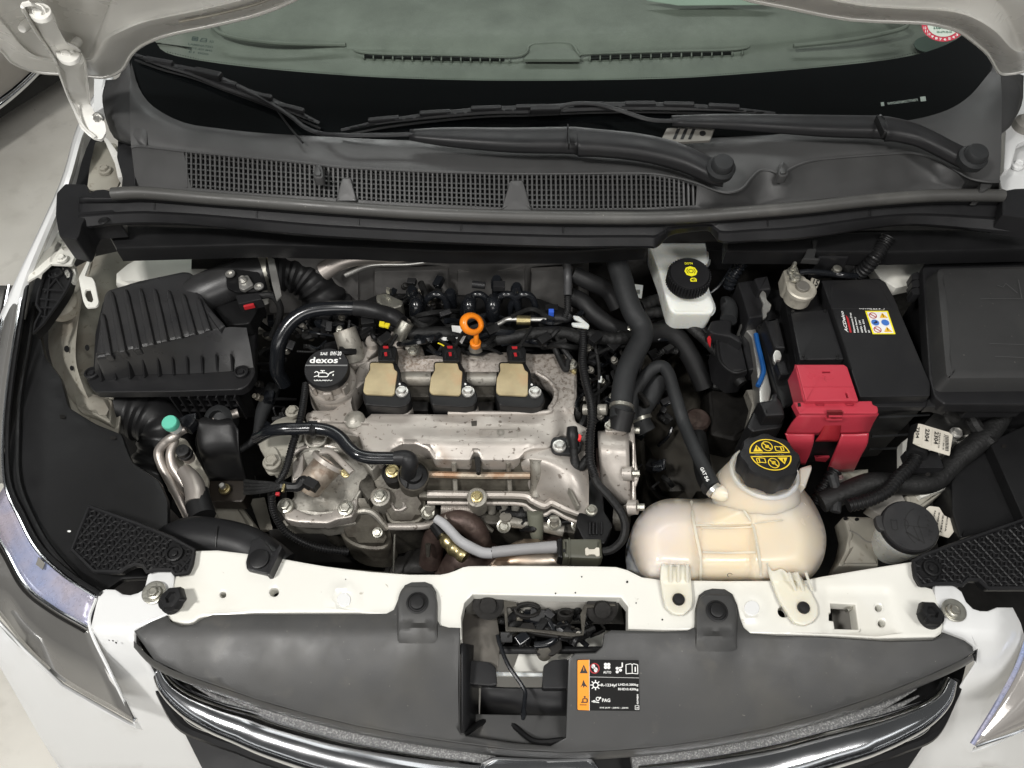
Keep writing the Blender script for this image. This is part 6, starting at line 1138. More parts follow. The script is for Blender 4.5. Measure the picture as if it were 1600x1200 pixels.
hose('dark hose stub dropping behind the grey tank hose, next to the gearbox', [(1090, 680, -.06), (1095, 710, -.05), (1100, 740, -.03), (1110, 762, .0)], .014, rub)
# hose print
gf = frame((1104, 752, .0332), (1114, 730, .0332), (1094, 748, .0332), lift=0); f_ = frame(f3([(612, 490)])[0] + (.034,), f3([(585, 405)])[0] + (.034,), f3([(648, 480)])[0] + (.034,), lift=.0)
ob('hose_print', [text('GAT', frame(f3([(592, 408)])[0] + (.032,), f3([(618, 462)])[0] + (.034,), f3([(616, 400)])[0] + (.032,), lift=.001)), text('56', frame(f3([(622, 470)])[0] + (.034,), f3([(640, 505)])[0] + (.035,), f3([(644, 460)])[0] + (.034,), lift=.001))], whi, label='small white letters printed on the slim hose beside the tank neck', cat='print')
random.seed(5)
gl2 = thing('wiring_loom', 'black taped wire bundle winding between the hoses and the control unit', 'wiring loom', P(1060, 500, 0))
for pts, r_ in (([(1000, 480), (1030, 470), (1060, 475), (1080, 500), (1110, 530), (1150, 560)], .013), ([(1005, 490), (1050, 490), (1090, 520), (1120, 550), (1160, 600)], .010), ([(900, 520), (960, 530), (1010, 520), (1060, 500)], .012), ([(920, 560), (950, 545), (980, 540)], .003), ([(930, 540), (936, 580), (934, 640)], .003), ([(925, 620), (940, 610), (952, 598)], .003), ([(1140, 500), (1160, 470), (1150, 460)], .014)):
    ob('branch', tube([p + (.01 - .03 * (i / len(pts)),) for i, p in enumerate(pts)], r_, seg=12, corr=(.012, .06) if r_ > .008 else None), tape, gl2)
for k in range(26):
    x0 = random.uniform(900, 1000); y0 = random.uniform(520, 640)
    ob('branch', tube([(x0, y0, -.02), (x0 + random.uniform(-20, 25), y0 + random.uniform(5, 30), -.01 - random.random() * .03), (x0 + random.uniform(-35, 40), y0 + random.uniform(20, 70), -.05)], random.uniform(.0018, .006), seg=6), random.choice([tape, gloss, rub, dark]), gl2)
ob('white_tag', slab(h5([(440, 255), (500, 262), (490, 345), (455, 335)]), .02, .001, 0), resm, gl2); ob('bar_code', [slab(h5([(455 + k * 7, 290), (458 + k * 7, 290), (458 + k * 7, 318), (455 + k * 7, 318)]), .0215, .0005, 0) for k in range(4)], blk_p, gl2)
ob('white_tag', slab(h5([(220, 830), (242, 830), (240, 870), (220, 868)]), .0, .001, 0), resm, gl2)
ob('white_clip', slab(rnd(h5([(60, 450), (100, 455), (165, 510), (160, 530), (60, 515), (50, 495), (120, 495), (70, 470)]), 2), .03, .004, .001), resm, gl2)
wire('corrugated_conduit', [p + (z,) for p, z in zip(f1([(905, 90), (840, 150), (780, 230), (720, 320), (690, 400)]), (.1, .09, .07, .05, .03))], .011, gloss, 'shiny ribbed conduit right of the brake fluid reservoir', corr=(.008, .22), seg=14)
wire('corrugated_conduit', [p + (z,) for p, z in zip(f2([(660, 0), (620, 60), (560, 150), (500, 220), (440, 260)]), (.14, .13, .12, .10, .08))], .012, blk, 'matt ribbed conduit behind the battery, under the drip rail', corr=(.006, .18), seg=14)
wire('black_cable', [(1110, 458, .02), (1125, 445, .03), (1142, 420, .05), (1150, 405, .06)], .003, gloss, 'thin black cable slanting beside the brake reservoir')
# gearbox
gb = thing('gearbox', 'dim brownish gearbox casting deep between the hoses and the battery', 'gearbox', P(1100, 620, -.3))
gbm = M('brown_stained_casting', (.035, .031, .024), .6, var=.35, vscale=20, bump=(60, .4, .002))
ob('case', slab(smooth([(1000, 620), (1040, 560), (1100, 540), (1180, 600), (1200, 680), (1180, 760), (1080, 790), (1010, 760)], 3), -.2, .12, .01, step=18, infl=(.05, 50)), gbm, gb)
ob('selector_cap', lathe(P(1090, 655, -.08), [(.022, -.03), (.022, 0), (.018, .004), (.001, .006)], (0, 0, 1)), rust, gb)
ob('ribbed_side', [tube([(1110, 600 + k * 12, -.12), (1180, 596 + k * 12, -.12)], .003, seg=6) for k in range(8)], dark, gb, kind='stuff')
ob('side_box', slab(rnd([(1105, 600), (1170, 610), (1185, 660), (1150, 690), (1110, 680)], 6), -.09, .08, .008, step=12), dark, gb)
ob('pale_edge', tube([(1005, 560, -.1), (1020, 600, -.1), (1012, 640, -.12)], .012, seg=10), alu3, gb)
# brake fluid reservoir
br = thing('brake_fluid_reservoir', 'white translucent brake fluid reservoir with a black ribbed cap', 'reservoir', P(1070, 450, 0))
BR = f1([(60, 40), (540, 40), (545, 190), (520, 220), (530, 400), (580, 520), (585, 560), (560, 600), (270, 600), (230, 565), (200, 470), (150, 280)])
ob('tank', slab(rnd(BR, 5), lambda x, y: .062 - .012 * max(0, (y - 455) / 30), .045, .005, step=8, taper=.93), resm, br)
ob('seam_flange', slab(rnd([(x + (2 if x > 1080 else -1), y + 2) for x, y in BR], 5), .042, .004, .0015), resm, br)
bc = P(1078, 426, .098); bcap = ob('cap', lathe(bc, [(.0335, -.028), (.0345, -.024), (.0335, -.004), (.0315, 0), (.001, .0003)], (0, -.06, 1), 48), blk2, br)
ob('knurl', [box(bc + Vector((math.cos(a) * .0345, math.sin(a) * .0345, -.014)), (.003, .0025, .022), (0, 0, a), .0006) for a in [6.28319 * k / 44 for k in range(44)]], blk2, bcap, kind='stuff')
kf = capfr(bc, (0, -.06, 1), .0325)
ob('yellow_octagon', disc(kf, .05, .06, .33, .33, 8), M('bright_yellow_print', (.85, .78, .02), .5), bcap); kf2 = capfr(bc, (0, -.06, 1), .0325, .0019)
ob('yellow_text', [text('DOT4', kf, -.2, .5, .2, .64)] + [poly(kf, [(-.05, -.6), (.27, -.6), (.27, -.44), (.2, -.36), (.03, -.36), (-.05, -.44)])], M('bright_yellow_print', (.85, .78, .02), .5), bcap, kind='stuff')
ob('black_symbol', [ring(kf2, .05, .06, .13, .13, .25), ring(kf2, .05, .06, .22, .22, .13, 12, -.8, .8), ring(kf2, .05, .06, .22, .22, .13, 12, 2.34, 3.94), disc(kf2, .04, -.5, .04, .05), line(kf2, [(.1, -.58), (.1, -.44), (.18, -.44), (.18, -.58)], .03)], blk_p, bcap)
ob('tank_bracket', bx(1125, 400, .04, (.06, .02, .05)), blk, br)
# control unit
ec = thing('engine_control_unit', 'black control unit with a blue sealed silver edge left of the battery', 'control unit', P(1160, 580, -.05))
ob('silver_plate', slab(rnd(f1([(780, 680), (830, 645), (900, 700), (930, 780), (960, 900), (985, 1000), (1030, 1200), (1000, 1340), (940, 1380), (930, 1200), (900, 950), (870, 780)]), 4), .022, .03, .003), steel, ec)
ob('blue_seal', tube([p + (.026,) for p in f1([(905, 760), (925, 860), (950, 960), (965, 1045), (950, 1100), (920, 1165)])], .004, seg=8), bluem, ec)
ob('lid', slab(rnd(f1([(770, 760), (900, 765), (930, 860), (958, 1040), (850, 1040), (800, 840)]), 3), .008, .03, .004), blk2, ec)
ob('case', slab(rnd(f1([(590, 790), (640, 775), (790, 800), (850, 1055), (730, 1065), (620, 975)]), 5), .012, .06, .006), blk2, ec); ob('plug_cover', slab(rnd(f1([(530, 720), (560, 650), (690, 640), (720, 660), (710, 740), (790, 780), (800, 840), (700, 780), (590, 760), (545, 745)]), 3), .03, .04, .004), blk2, ec)
ob('edge_bead', tube([p + (.013,) for p in f1([(600, 800), (625, 970), (730, 1060), (830, 1045)])], .003, seg=8), blk, ec); ob('red_tab', slab(f1([(525, 790), (545, 765), (556, 800), (550, 860), (530, 820)]), .02, .003, 0), redp, ec)
tf = frame(f1([(880, 970)])[0] + (.0085,), f1([(912, 950)])[0] + (.0085,), f1([(905, 890)])[0] + (.0085,)); ob('warning_triangle', line(tf, [(0, 0), (1, 0), (.5, 1), (0, 0)], .08), grp, ec)
ob('cable_elbow', tube([p + (.03,) for p in f1([(690, 650), (700, 580), (680, 530), (650, 530)])], .014, seg=14), rubg, ec)
# battery
bt = thing('battery', 'black car battery with a white and red logo, yellow warning label and grey terminal', 'battery', P(1340, 620, -.1))
BT = [(1232, 446), (1283, 437), (1375, 434), (1386, 445), (1397, 464), (1456, 605), (1457, 622), (1260, 640), (1243, 563), (1226, 470)]
ob('case', slab(rnd(BT, 3), .062, .19, .003, taper=.97), blk, bt)
ob('cover', slab(rnd(f2([(192, 300), (590, 290), (640, 312), (700, 420), (952, 1018), (950, 1105), (462, 1112), (262, 500)]), 2.5), .086, .022, .0025), blk2, bt)
ob('cover_slope', slab(rnd(f2([(255, 330), (540, 292), (600, 330), (690, 500), (260, 500)]), 3), .087, .004, .0015), blk2, bt)
ob('vent_panel', slab(rnd(f1([(1175, 585), (1470, 565), (1600, 958), (1250, 962)]), 2), .078, .014, .0025), blk2, bt)
ob('cover_front_lip', slab([f2([(462, 1114)])[0], f2([(950, 1107)])[0], f2([(1000, 1170)])[0], f2([(920, 1182)])[0], f2([(480, 1180)])[0]], .066, .01, .002), blk2, bt)
for x, y in f1([(1195, 580), (1445, 575), (1280, 925), (1545, 925), (1295, 950), (1545, 950)]): ob('rivet', slab(circ(x, y, 2.6), .0795, .002, .0004), blk, bt)
ob('hinge_line', tube([p + (.0865,) for p in f2([(262, 500), (330, 700), (400, 920)])], .0014, seg=5), blk, bt)
for k, (a, b, z) in enumerate((((1372, 652), (1452, 648), .02), ((1362, 682), (1440, 678), -.03), ((1358, 702), (1430, 699), -.06))): ob('case_rib', tube([a + (z,), b + (z,)], .002, seg=6), rubg, bt)
# labels: writing runs upwards along the battery
lf = frame(f2([(350, 665)])[0] + (.086,), f2([(318, 520)])[0] + (.086,), f2([(355 - 40, 672)])[0] + (.086,))
def LF(u, v):   # u up the battery, v to the left; the text reads from the right hand side
    A_ = Vector(f2([(385, 665)])[0]); U_ = Vector(f2([(350, 520)])[0]) - A_; V_ = Vector(f2([(355, 655)])[0]) - A_
    q_ = A_ + U_ * u + V_ * v; return P(q_.x, q_.y, .0868)
ob('white_print', [text('ACDelco', LF, .0, .15, 1, .95)], whi, bt)
def LR(k0, k1, u0, u1, s_):
    return text(s_, lambda u, v: (lambda q_: P(q_[0], q_[1], .0868))(f2([(lerp(k0, k1, 1 - v) - 34 * lerp(u0, u1, u), lerp(665, 520, lerp(u0, u1, u)))])[0]))
ob('red_line', poly(lambda u, v: P(*f2([(lerp(390, 404, v) - 34 * u, lerp(665, 520, u))])[0], .0868), [(0, 0), (.85, 0), (.7, 1), (0, 1)]), redp, bt)
ob('small_print', [LR(418, 432, 0, .95, 'Maintenance Free'), LR(444, 458, 0, .75, 'Sealed Battery'), LR(470, 484, 0, .6, '60Ah 12V'), LR(496, 508, 0, .62, '600A EN'), LR(520, 532, 0, .12, 'MF')], whi, bt)
yz = .0872
yq = lambda u, v: P(*f2([(550 + 158 * u - 54 * v, 676 - 162 * v)])[0], yz); yq2 = lambda u, v: P(*f2([(550 + 158 * u - 54 * v, 676 - 162 * v)])[0], yz + .0006); yq3 = lambda u, v: P(*f2([(550 + 158 * u - 54 * v, 676 - 162 * v)])[0], yz + .0012)
ob('yellow_label', poly(yq, [(0, 0), (1, 0), (1, 1), (0, 1)]), M('label_yellow', (.85, .72, .02), .5), bt); ob('white_panel', poly(yq2, [(.07, .05), (.93, .05), (.93, .95), (.07, .95)]), whi, bt)
ob('round_symbols', [ring(yq3, .28, .2, .17, .13, .22), ring(yq3, .28, .8, .17, .13, .22), line(yq3, [(.16, .28), (.4, .12)], .04), line(yq3, [(.16, .88), (.4, .72)], .04)], redp, bt); ob('blue_symbols', [disc(yq3, .28, .5, .17, .13), disc(yq3, .72, .5, .17, .13)], blup, bt)
ob('triangle_symbols', [poly(yq3, [(.54, .1), (.9, .1), (.72, .32)]), poly(yq3, [(.54, .7), (.9, .7), (.72, .92)])], M('amber_print', (.8, .45, .02), .5), bt)
ob('symbol_detail', [line(lambda u, v: yq3(u, v) + Vector((0, 0, .0005)), [(.72, .14), (.72, .26)], .03), line(lambda u, v: yq3(u, v) + Vector((0, 0, .0005)), [(.72, .74), (.72, .86)], .03), line(lambda u, v: yq3(u, v) + Vector((0, 0, .0005)), [(.2, .47), (.36, .5), (.3, .56)], .05)], blk_p, bt)
aj = lambda u, v: P(*f2([(548 + 88 * (1 - u) - 10 * v, 507 - 28 * (1 - v))])[0], .0868)
ob('code_box', [line(aj, [(0, 0), (1, 0), (1, 1), (0, 1), (0, 0)], .04), text('AJ7', lambda u, v: aj(.2 + .7 * u, .15 + .7 * v)), text('B24R MF 12V 45Ah', lambda u, v: P(*f2([(535 - 170 * u, 482 + 10 * v)])[0], .0868)), text('Made in Korea', lambda u, v: P(*f2([(535 - 80 * u, 496 + 8 * v)])[0], .0868))], whi, bt)
# negative terminal
tm = thing('battery_terminal', 'pale grey lead battery clamp with two bolts at the rear left battery corner', 'battery clamp', P(1250, 460, .08))
tc0 = P(1252, 452, .105); leadm = M('pale_lead', (.50, .47, .40), .5, metal=.4, bump=(300, .5, .001), var=.15, vscale=40, spots=((50, .5, .65, .5, (.24, .22, .18)),))
ob('clamp_ring', lathe(tc0, [(.018, -.028), (.021, -.025), (.021, -.006), (.0235, -.004), (.0235, .002), (.021, .004), (.013, .004)], (0, 0, 1), 26), leadm, tm); ob('post', lathe(tc0, [(.0115, -.01), (.0105, .009), (.009, .010)], (0, 0, 1), 22), M('dull_lead_post', (.20, .19, .17), .55, metal=.5), tm)
ob('clamp_arm', slab(rnd(f1([(1120, 255), (1160, 245), (1240, 290), (1290, 305), (1310, 330), (1300, 380), (1180, 400), (1140, 370)]), 3), .105, .03, .004), leadm, tm)
for x, y, z in ((1239, 424, .115), (1243, 433, .118), (1240, 420, .12)): bolt(x, y, z, 6.5 if z < .12 else 4.5, tm, boltm)
ob('stud', lathe(P(1239.5, 417, .125), [(.0035, -.02), (.0035, .008), (.0025, .01)], (0, 0, 1), 12), boltm, tm)
ob('cable_lug', slab(rnd(f1([(1340, 315), (1408, 340), (1385, 400), (1330, 385)]), 2), .10, .006, .001), leadm, tm); lgf = frame(f1([(1345, 378)])[0] + (.1005,), f1([(1385, 392)])[0] + (.1005,), f1([(1360, 330)])[0] + (.1005,)); ob('lug_number', text('15', lgf), blk_p, tm)
ob('earth_cable', tube([p + (z,) for p, z in zip(f1([(1240, 280), (1330, 272), (1430, 280), (1520, 290), (1600, 300), (1690, 305)]), (.11, .11, .105, .1, .1, .09))], .005, seg=12), gloss, tm); ob('cable_clip', lathe(P(1306, 424, .1), [(.008, 0), (.007, .008), (.003, .01)]), boltm, tm)
# battery tray, plastic clips on the left of the battery
ty = thing('battery_tray', 'black plastic battery tray wall with a silver clip left of the battery', 'battery tray', P(1190, 560, 0))
ob('wall', slab(rnd(f1([(740, 350), (1000, 320), (1030, 400), (1130, 420), (1160, 560), (1200, 900), (1210, 1300), (1120, 1350), (1070, 1200), (1010, 980), (960, 780), (930, 690), (860, 620), (800, 480)]), 4), .035, .12, .004), blk, ty)
ob('block', slab(rnd(f1([(890, 320), (1000, 300), (1030, 410), (930, 420)]), 3), .075, .05, .004), blk2, ty); ob('side_panel', slab(rnd(f1([(760, 350), (900, 340), (960, 420), (980, 620), (850, 640), (800, 470)]), 3), .055, .05, .004), blk2, ty)
ob('cover_strap', slab(rnd(f1([(970, 640), (1085, 625), (1145, 870), (1050, 870)]), 3), .06, .03, .006), blk2, ty); ob('strap', slab(rnd(f1([(1060, 980), (1130, 960), (1170, 1075), (1100, 1080)]), 2), .05, .04, .003), blk2, ty)
ob('silver_clip', slab(rnd(f1([(935, 450), (960, 415), (985, 440), (990, 490), (1028, 530), (1015, 575), (990, 590), (992, 620), (965, 640), (955, 560), (965, 520)]), 2), .085, .004, .001), steel, ty); ob('silver_clip', slab(rnd(f1([(1040, 920), (1060, 880), (1095, 890), (1108, 930), (1100, 965), (1070, 960), (1060, 990), (1045, 970)]), 2), .07, .006, .001), steel, ty)
ob('box', slab(rnd(h6([(270, 400), (400, 380), (420, 310), (500, 420), (528, 530), (335, 540), (300, 450)]), 3), .058, .09, .005, taper=1), blk2, ty); ob('box_face', slab(rnd(h6([(320, 535), (530, 535), (490, 650), (215, 690), (160, 640), (270, 400)]), 3), .03, .08, .004), blk2, ty)
ob('silver_skirt', slab(h6([(160, 290), (270, 280), (340, 200), (400, 310), (290, 400), (190, 640), (165, 620), (210, 430)]), -.01, .02, .003), alu2, ty)
# red positive terminal cover
rd = thing('positive_terminal_cover', 'bright red plastic cover over the positive battery terminal', 'terminal cover', P(1300, 660, -.05))
ob('top_lid', slab(rnd(h6([(625, 55), (1072, 55), (1106, 78), (1212, 395), (715, 400)]), 1.5), .100, .042, .002, holes=[h6([(873, 122), (942, 122), (942, 134), (875, 134)]), h6([(1086, 322), (1100, 322), (1116, 368), (1102, 368)])]), redm, rd)
ob('lid_under', slab(h6([(700, 90), (1060, 90), (1150, 380), (760, 380)]), .094, .03, .001), blk, rd)
ob('skirt', loft([[p + (.098,) for p in h6([(625, 58), (670, 230), (716, 400)])], [p + (.05,) for p in h6([(600, 150), (612, 290), (625, 410)])]], 2, 1, True, False), redm, rd, solid=.002)
ob('crease', tube([p + (.1002,) for p in h6([(690, 268), (900, 266), (1165, 270)])], .0007, seg=5), redm, rd); fS = frame(h6([(840, 200)])[0] + (.1002,), h6([(980, 200)])[0] + (.1002,), h6([(840, 165)])[0] + (.1002,), lift=.0003)
ob('moulded_arrow', [line(fS, [(0, .5), (.3, .3), (.4, .1), (.9, .2), (1, .5)], .02), line(fS, [(.4, 1), (.35, 0), (.5, -.5)], .02)], M('dark_red_mark', (.22, .015, .02), .5), rd)
ftop = h6([(600, 408), (800, 405), (815, 440), (885, 440), (888, 405), (1080, 402), (1095, 438), (1160, 440), (1175, 398), (1335, 396), (1345, 432), (1388, 448), (1398, 490), (1385, 515), (1065, 515), (1050, 482), (940, 482), (930, 515), (655, 515)])
ob('flap_top', slab(rnd(ftop, 1.2), .092, .012, .002), redm, rd)
for a in ((815, 410, 880, 440), (1090, 402, 1158, 438)): ob('hinge_pin', slab(h6([(a[0], a[1]), (a[2], a[1]), (a[2], a[3]), (a[0], a[3])]), .0895, .01, .001), redm, rd)
ob('dark_slot', slab(h6([(637, 418), (665, 416), (670, 450), (642, 452)]), .0925, .001, 0), dark, rd)
Y0 = P(1300, 646, .085).y
fv = lambda p, o=0: V(p[0], p[1], Y0 - o)
ob('plate', loft([[fv(p, .001) for p in h6([(652, 515), (800, 515), (930, 515), (1060, 515), (1200, 512), (1392, 508)])], [fv(p, .004) for p in h6([(580, 600), (760, 600), (870, 600), (1050, 600), (1180, 600), (1340, 595)])], [fv(p, .006) for p in h6([(520, 700), (700, 705), (800, 705), (1040, 705), (1160, 702), (1300, 690)])]], 3, 3, False, True), redm, rd, solid=.003)
ob('leg', loft([[fv(p, .008) for p in h6([(515, 700), (600, 704), (700, 704), (788, 706)])], [fv(p, .014) for p in h6([(545, 770), (620, 778), (700, 778), (782, 775)])], [fv(p, .010) for p in h6([(620, 880), (650, 885), (700, 885), (750, 880)])], [fv(p, .004) for p in h6([(665, 975), (675, 978), (690, 980), (705, 982)])]], 4, 4), redm, rd, solid=.003)
ob('leg', loft([[fv(p, .009) for p in h6([(1045, 704), (1130, 704), (1210, 702), (1300, 696)])], [fv(p, .016) for p in h6([(1010, 800), (1100, 800), (1200, 800), (1284, 795)])], [fv(p, .014) for p in h6([(960, 920), (1040, 925), (1130, 920), (1225, 905)])], [fv(p, .006) for p in h6([(912, 1045), (990, 1048), (1070, 1048), (1158, 1045)])]], 4, 4), redm, rd, solid=.003)
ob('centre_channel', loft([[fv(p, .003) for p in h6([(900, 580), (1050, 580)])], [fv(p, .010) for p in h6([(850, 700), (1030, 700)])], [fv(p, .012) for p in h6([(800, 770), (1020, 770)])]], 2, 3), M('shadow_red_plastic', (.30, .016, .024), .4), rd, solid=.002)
ob('latch', slab([fv(p, .010) for p in h6([(905, 575), (1060, 575), (1050, 592), (915, 592)])], th=.008, bev=.001, down=Vector((0, 1, -.3)).normalized()), redm, rd); ob('latch_bar', tube([fv(p, .012) for p in h6([(930, 543), (1052, 543)])], .0015, seg=6), redm, rd); ob('latch_hollow', slab([fv(p, .006) for p in h6([(915, 500), (1060, 500), (1050, 575), (915, 575)])], th=.003, bev=0, down=Vector((0, 1, 0))), M('hollow_shade_red', (.16, .01, .014), .5), rd)  # latch hollow in a darker red that stands for its shade
ob('black_insert', slab([fv(p, -.008) for p in h6([(770, 780), (1020, 780), (960, 930), (740, 930)])], th=.02, bev=.001, down=Vector((0, 1, 0))), blk2, rd); ob('red_strip', slab([fv(p, -.002) for p in h6([(800, 930), (940, 930), (900, 975), (805, 965)])], th=.004, bev=.001, down=Vector((0, 1, 0))), redm, rd)
ob('plate_below', slab([(1310, 735), (1357, 733), (1355, 770), (1310, 790), (1300, 760)], -.10, .01), dirtyc, label='pale grey body plate right below the red terminal cover', cat='body plate'); 
# fuse box
fb = thing('fuse_box', 'large black fuse box with a smooth lid at the right edge', 'fuse box', P(1530, 520, 0))
ob('lid_rim', slab(rnd([(1441, 420), (1448, 406), (1462, 402), (1700, 400), (1700, 632), (1475, 632), (1460, 620), (1452, 590)], 4), .082, .02, .004), blk2, fb)
ob('lid', slab(rnd([(1462, 416), (1700, 410), (1700, 590), (1478, 592)], 12), .110, .032, .010, taper=1.05, step=20), gry, fb)
ob('case', slab([(1455, 430), (1700, 425), (1700, 625), (1478, 625)], .065, .12, .003), blk, fb)
for X in (1488, 1564): ob('clip', slab(rnd([(X - 14, 403), (X - 14, 393), (X + 16, 393), (X + 16, 403), (X + 10, 405), (X + 8, 398), (X - 8, 398), (X - 8, 405)], 1), .088, .012, .001), blk2, fb)
ob('clip', slab(rnd([(1500, 628), (1512, 624), (1520, 632), (1600, 630), (1600, 640), (1512, 642)], 2), .06, .02, .002), blk2, fb); ob('corner_gusset', slab([(1465, 622), (1480, 640), (1460, 635), (1446, 636), (1455, 610)], .068, .015, .002), blk2, fb)
for y in (428, 440, 452): ob('side_hook', slab(rnd([(1424, y), (1434, y - 4), (1438, y), (1438, y + 8), (1426, y + 8)], 1), .07, .02, .001), blk2, fb)
mk = frame((1545, 470, .1125), (1590, 470, .1125), (1545, 440, .1125), lift=.0003); fm = M('moulded_mark', (.075, .075, .075), .5)
ob('moulded_marks', [line(mk, [(.3, .8), (.5, .7), (.6, .9), (1.0, .4)], .02), line(mk, [(-.3, .1), (1.2, .1)], .02), line(mk, [(.0, -2.1), (1.2, -2.15)], .02), line(mk, [(.2, -2.7), (1.2, -2.75)], .02), line(mk, [(1.05, 1.1), (1.15, .1)], .02)], fm, fb, kind='stuff')
# white and black bits behind the battery
rw = thing('inner_wing', 'white body metal showing behind and below the fuse box', 'inner wing', P(1500, 700, -.1))
ob('patch', slab([(1352, 402), (1450, 398), (1444, 440), (1400, 450), (1375, 435)], .04, .02), cream, rw); ob('patch', slab([(1580, 388), (1660, 380), (1660, 402), (1572, 404)], .06, .02), cream, rw)
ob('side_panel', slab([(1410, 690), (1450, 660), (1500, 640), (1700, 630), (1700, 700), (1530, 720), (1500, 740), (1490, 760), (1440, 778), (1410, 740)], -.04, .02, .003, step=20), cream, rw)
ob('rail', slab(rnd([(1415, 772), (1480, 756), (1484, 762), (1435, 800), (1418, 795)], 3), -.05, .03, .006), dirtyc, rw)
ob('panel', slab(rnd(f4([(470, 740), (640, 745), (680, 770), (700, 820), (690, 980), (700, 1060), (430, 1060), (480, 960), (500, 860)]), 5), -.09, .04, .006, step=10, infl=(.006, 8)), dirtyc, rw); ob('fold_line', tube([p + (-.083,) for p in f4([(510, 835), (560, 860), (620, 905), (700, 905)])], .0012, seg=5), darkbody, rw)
for x, y in f4([(485, 760), (556, 765)]): ob('bolt_hole', slab(circ(x, y, 3.4, 2.6), -.083, .001, 0), blk, rw)
bolt(1494, 676, -.015, 7, rw, steel); bolt(1310, 748, -.08, 7, rw, steel)
ob('grey_plate', slab(rnd(f4([(620, 690), (800, 600), (835, 600), (870, 660), (840, 720), (700, 740)]), 4), -.05, .02, .003), darkbody, rw)
rl = thing('liner', 'big matt black plastic panel at the right edge below the fuse box', 'liner', P(1540, 740, -.03))
ob('panel', slab(rnd([(1487, 752), (1500, 735), (1540, 700), (1545, 672), (1600, 656), (1700, 640), (1700, 830), (1600, 818), (1500, 842), (1488, 800)], 4), -.02, .06, .004, step=20), blk, rl); ob('raised_strip', slab([(1546, 690), (1600, 665), (1700, 650), (1700, 760), (1600, 812)], .0, .02, .003), blk, rl)
for x, y in ((1569, 697), (1450, 741)): ob('hole', slab(circ(x, y, 4, 3), .001, .001, 0), dark, rl)
ob('bracket_block', slab(rnd([(1355, 738), (1388, 738), (1392, 752), (1355, 752)], 2), -.03, .03, .003), blk2, rl)
hose('fat black cable trunk crossing below the battery from left to right', [p + (z,) for p, z in zip(f4([(330, 660), (480, 600), (640, 540), (800, 545), (960, 545), (1060, 510), (1180, 390), (1280, 310), (1400, 200), (1480, 60)]), (-.05, -.04, -.03, -.03, -.03, -.03, -.02, -.01, .0, .01))], .0165, tape, name='cable_trunk', cat='cable')
wire('corrugated_loom', [p + (z,) for p, z in zip(f4([(500, 680), (620, 650), (740, 590), (820, 500), (900, 420), (930, 360)]), (-.02, -.015, -.01, -.005, .0, .005))], .0105, blk, 'ribbed loom rising to the white paper labels', corr=(.006, .16), seg=14)
wire('corrugated_loom', [p + (z,) for p, z in zip(f4([(420, 460), (370, 540), (320, 610), (290, 660)]), (-.04, -.05, -.06, -.07))], .011, blk, 'ribbed loom coming out under the red cover', corr=(.007, .18), seg=14)
wire('black_cable', [p + (z,) for p, z in zip(f4([(400, 490), (420, 560), (430, 640), (420, 720)]), (-.03, -.035, -.04, -.045))], .008, rubg, 'short thick black cable end below the red cover')
wire('black_cable', [p + (z,) for p, z in zip(f4([(1250, 100), (1300, 190), (1360, 260), (1400, 300)]), (.01, .0, .0, .0))], .011, tape, 'taped cable crossing the white wing metal under the fuse box')
pc = thing('loom_sleeve', 'black sleeve holding the ribbed loom under the folded paper label', 'sleeve', P(1433, 705, .01)); ob('sleeve', tube([p + (.006,) for p in f4([(945, 200), (940, 290), (925, 370)])], [.014, .0155, .0145], seg=14), rub, pc); ob('clip', bx(1440, 722, -.01, (.05, .03, .02)), blk2, pc)
pl2 = thing('paper_label', 'creased paper label printed 2304 wrapped round the loom below the battery', 'label', P(1460, 690, .02))
ob('paper', slab(rnd(f4([(965, 172), (1130, 222), (1155, 240), (1135, 368), (960, 315), (905, 290), (915, 225)]), 1.5), .028, .001, 0, step=10), paper, pl2); ob('fold', slab(f4([(940, 168), (968, 172), (962, 300), (905, 290)]), .0295, .001, 0), paper, pl2)
def L2(k): # text down the label
    x_, y_ = k; return lambda u, v: P(*f4([(x_ + 26 * v - 6 * u, y_ + 78 * u + 6 * v)])[0], .0293)
ob('black_print', [text('2304', L2((1042, 215))), text('2304', L2((985, 198))), text('7304', lambda u, v: P(*f4([(928 + 20 * v - 4 * u, 190 + 68 * u)])[0], .0306)), line(L2((1030, 205)), [(0, -.1), (1.3, -.1)], .02), text('95427610', lambda u, v: P(*f4([(1072 + 8 * v - 9 * u, 225 + 95 * u)])[0], .0293)), text('12.11.2018', lambda u, v: P(*f4([(1100 + 8 * v - 9 * u, 235 + 95 * u)])[0], .0293))] + [slab(f4([(1108, 240 + 9 * k), (1130, 244 + 9 * k), (1130, 248 + 9 * k + k % 3), (1108, 244 + 9 * k)]), .0292, .0002, 0) for k in range(11)], blk_p, pl2)
pl3 = thing('paper_label', 'dirty printed paper label lying behind the washer filler cap', 'label', P(1470, 815, -.03))
ob('paper', slab(rnd(f4([(985, 700), (1010, 682), (1070, 690), (1100, 740), (1160, 770), (1185, 815), (1130, 882), (1040, 855), (1030, 780)]), 2), -.03, .001, 0, step=10), paper, pl3)
ob('black_print', [text(s_, lambda u, v, k=k: P(*f4([(1040 + 26 * k + 9 * v - 14 * u, 712 + 12 * k + 95 * u)])[0], -.0288)) for k, s_ in enumerate(('FAC 2741', 'K0E46', '208', '8C23A'))] + [text('A', lambda u, v: P(*f4([(1070 + 16 * u, 848 - 14 * v)])[0], -.0288))], blk_p, pl3)
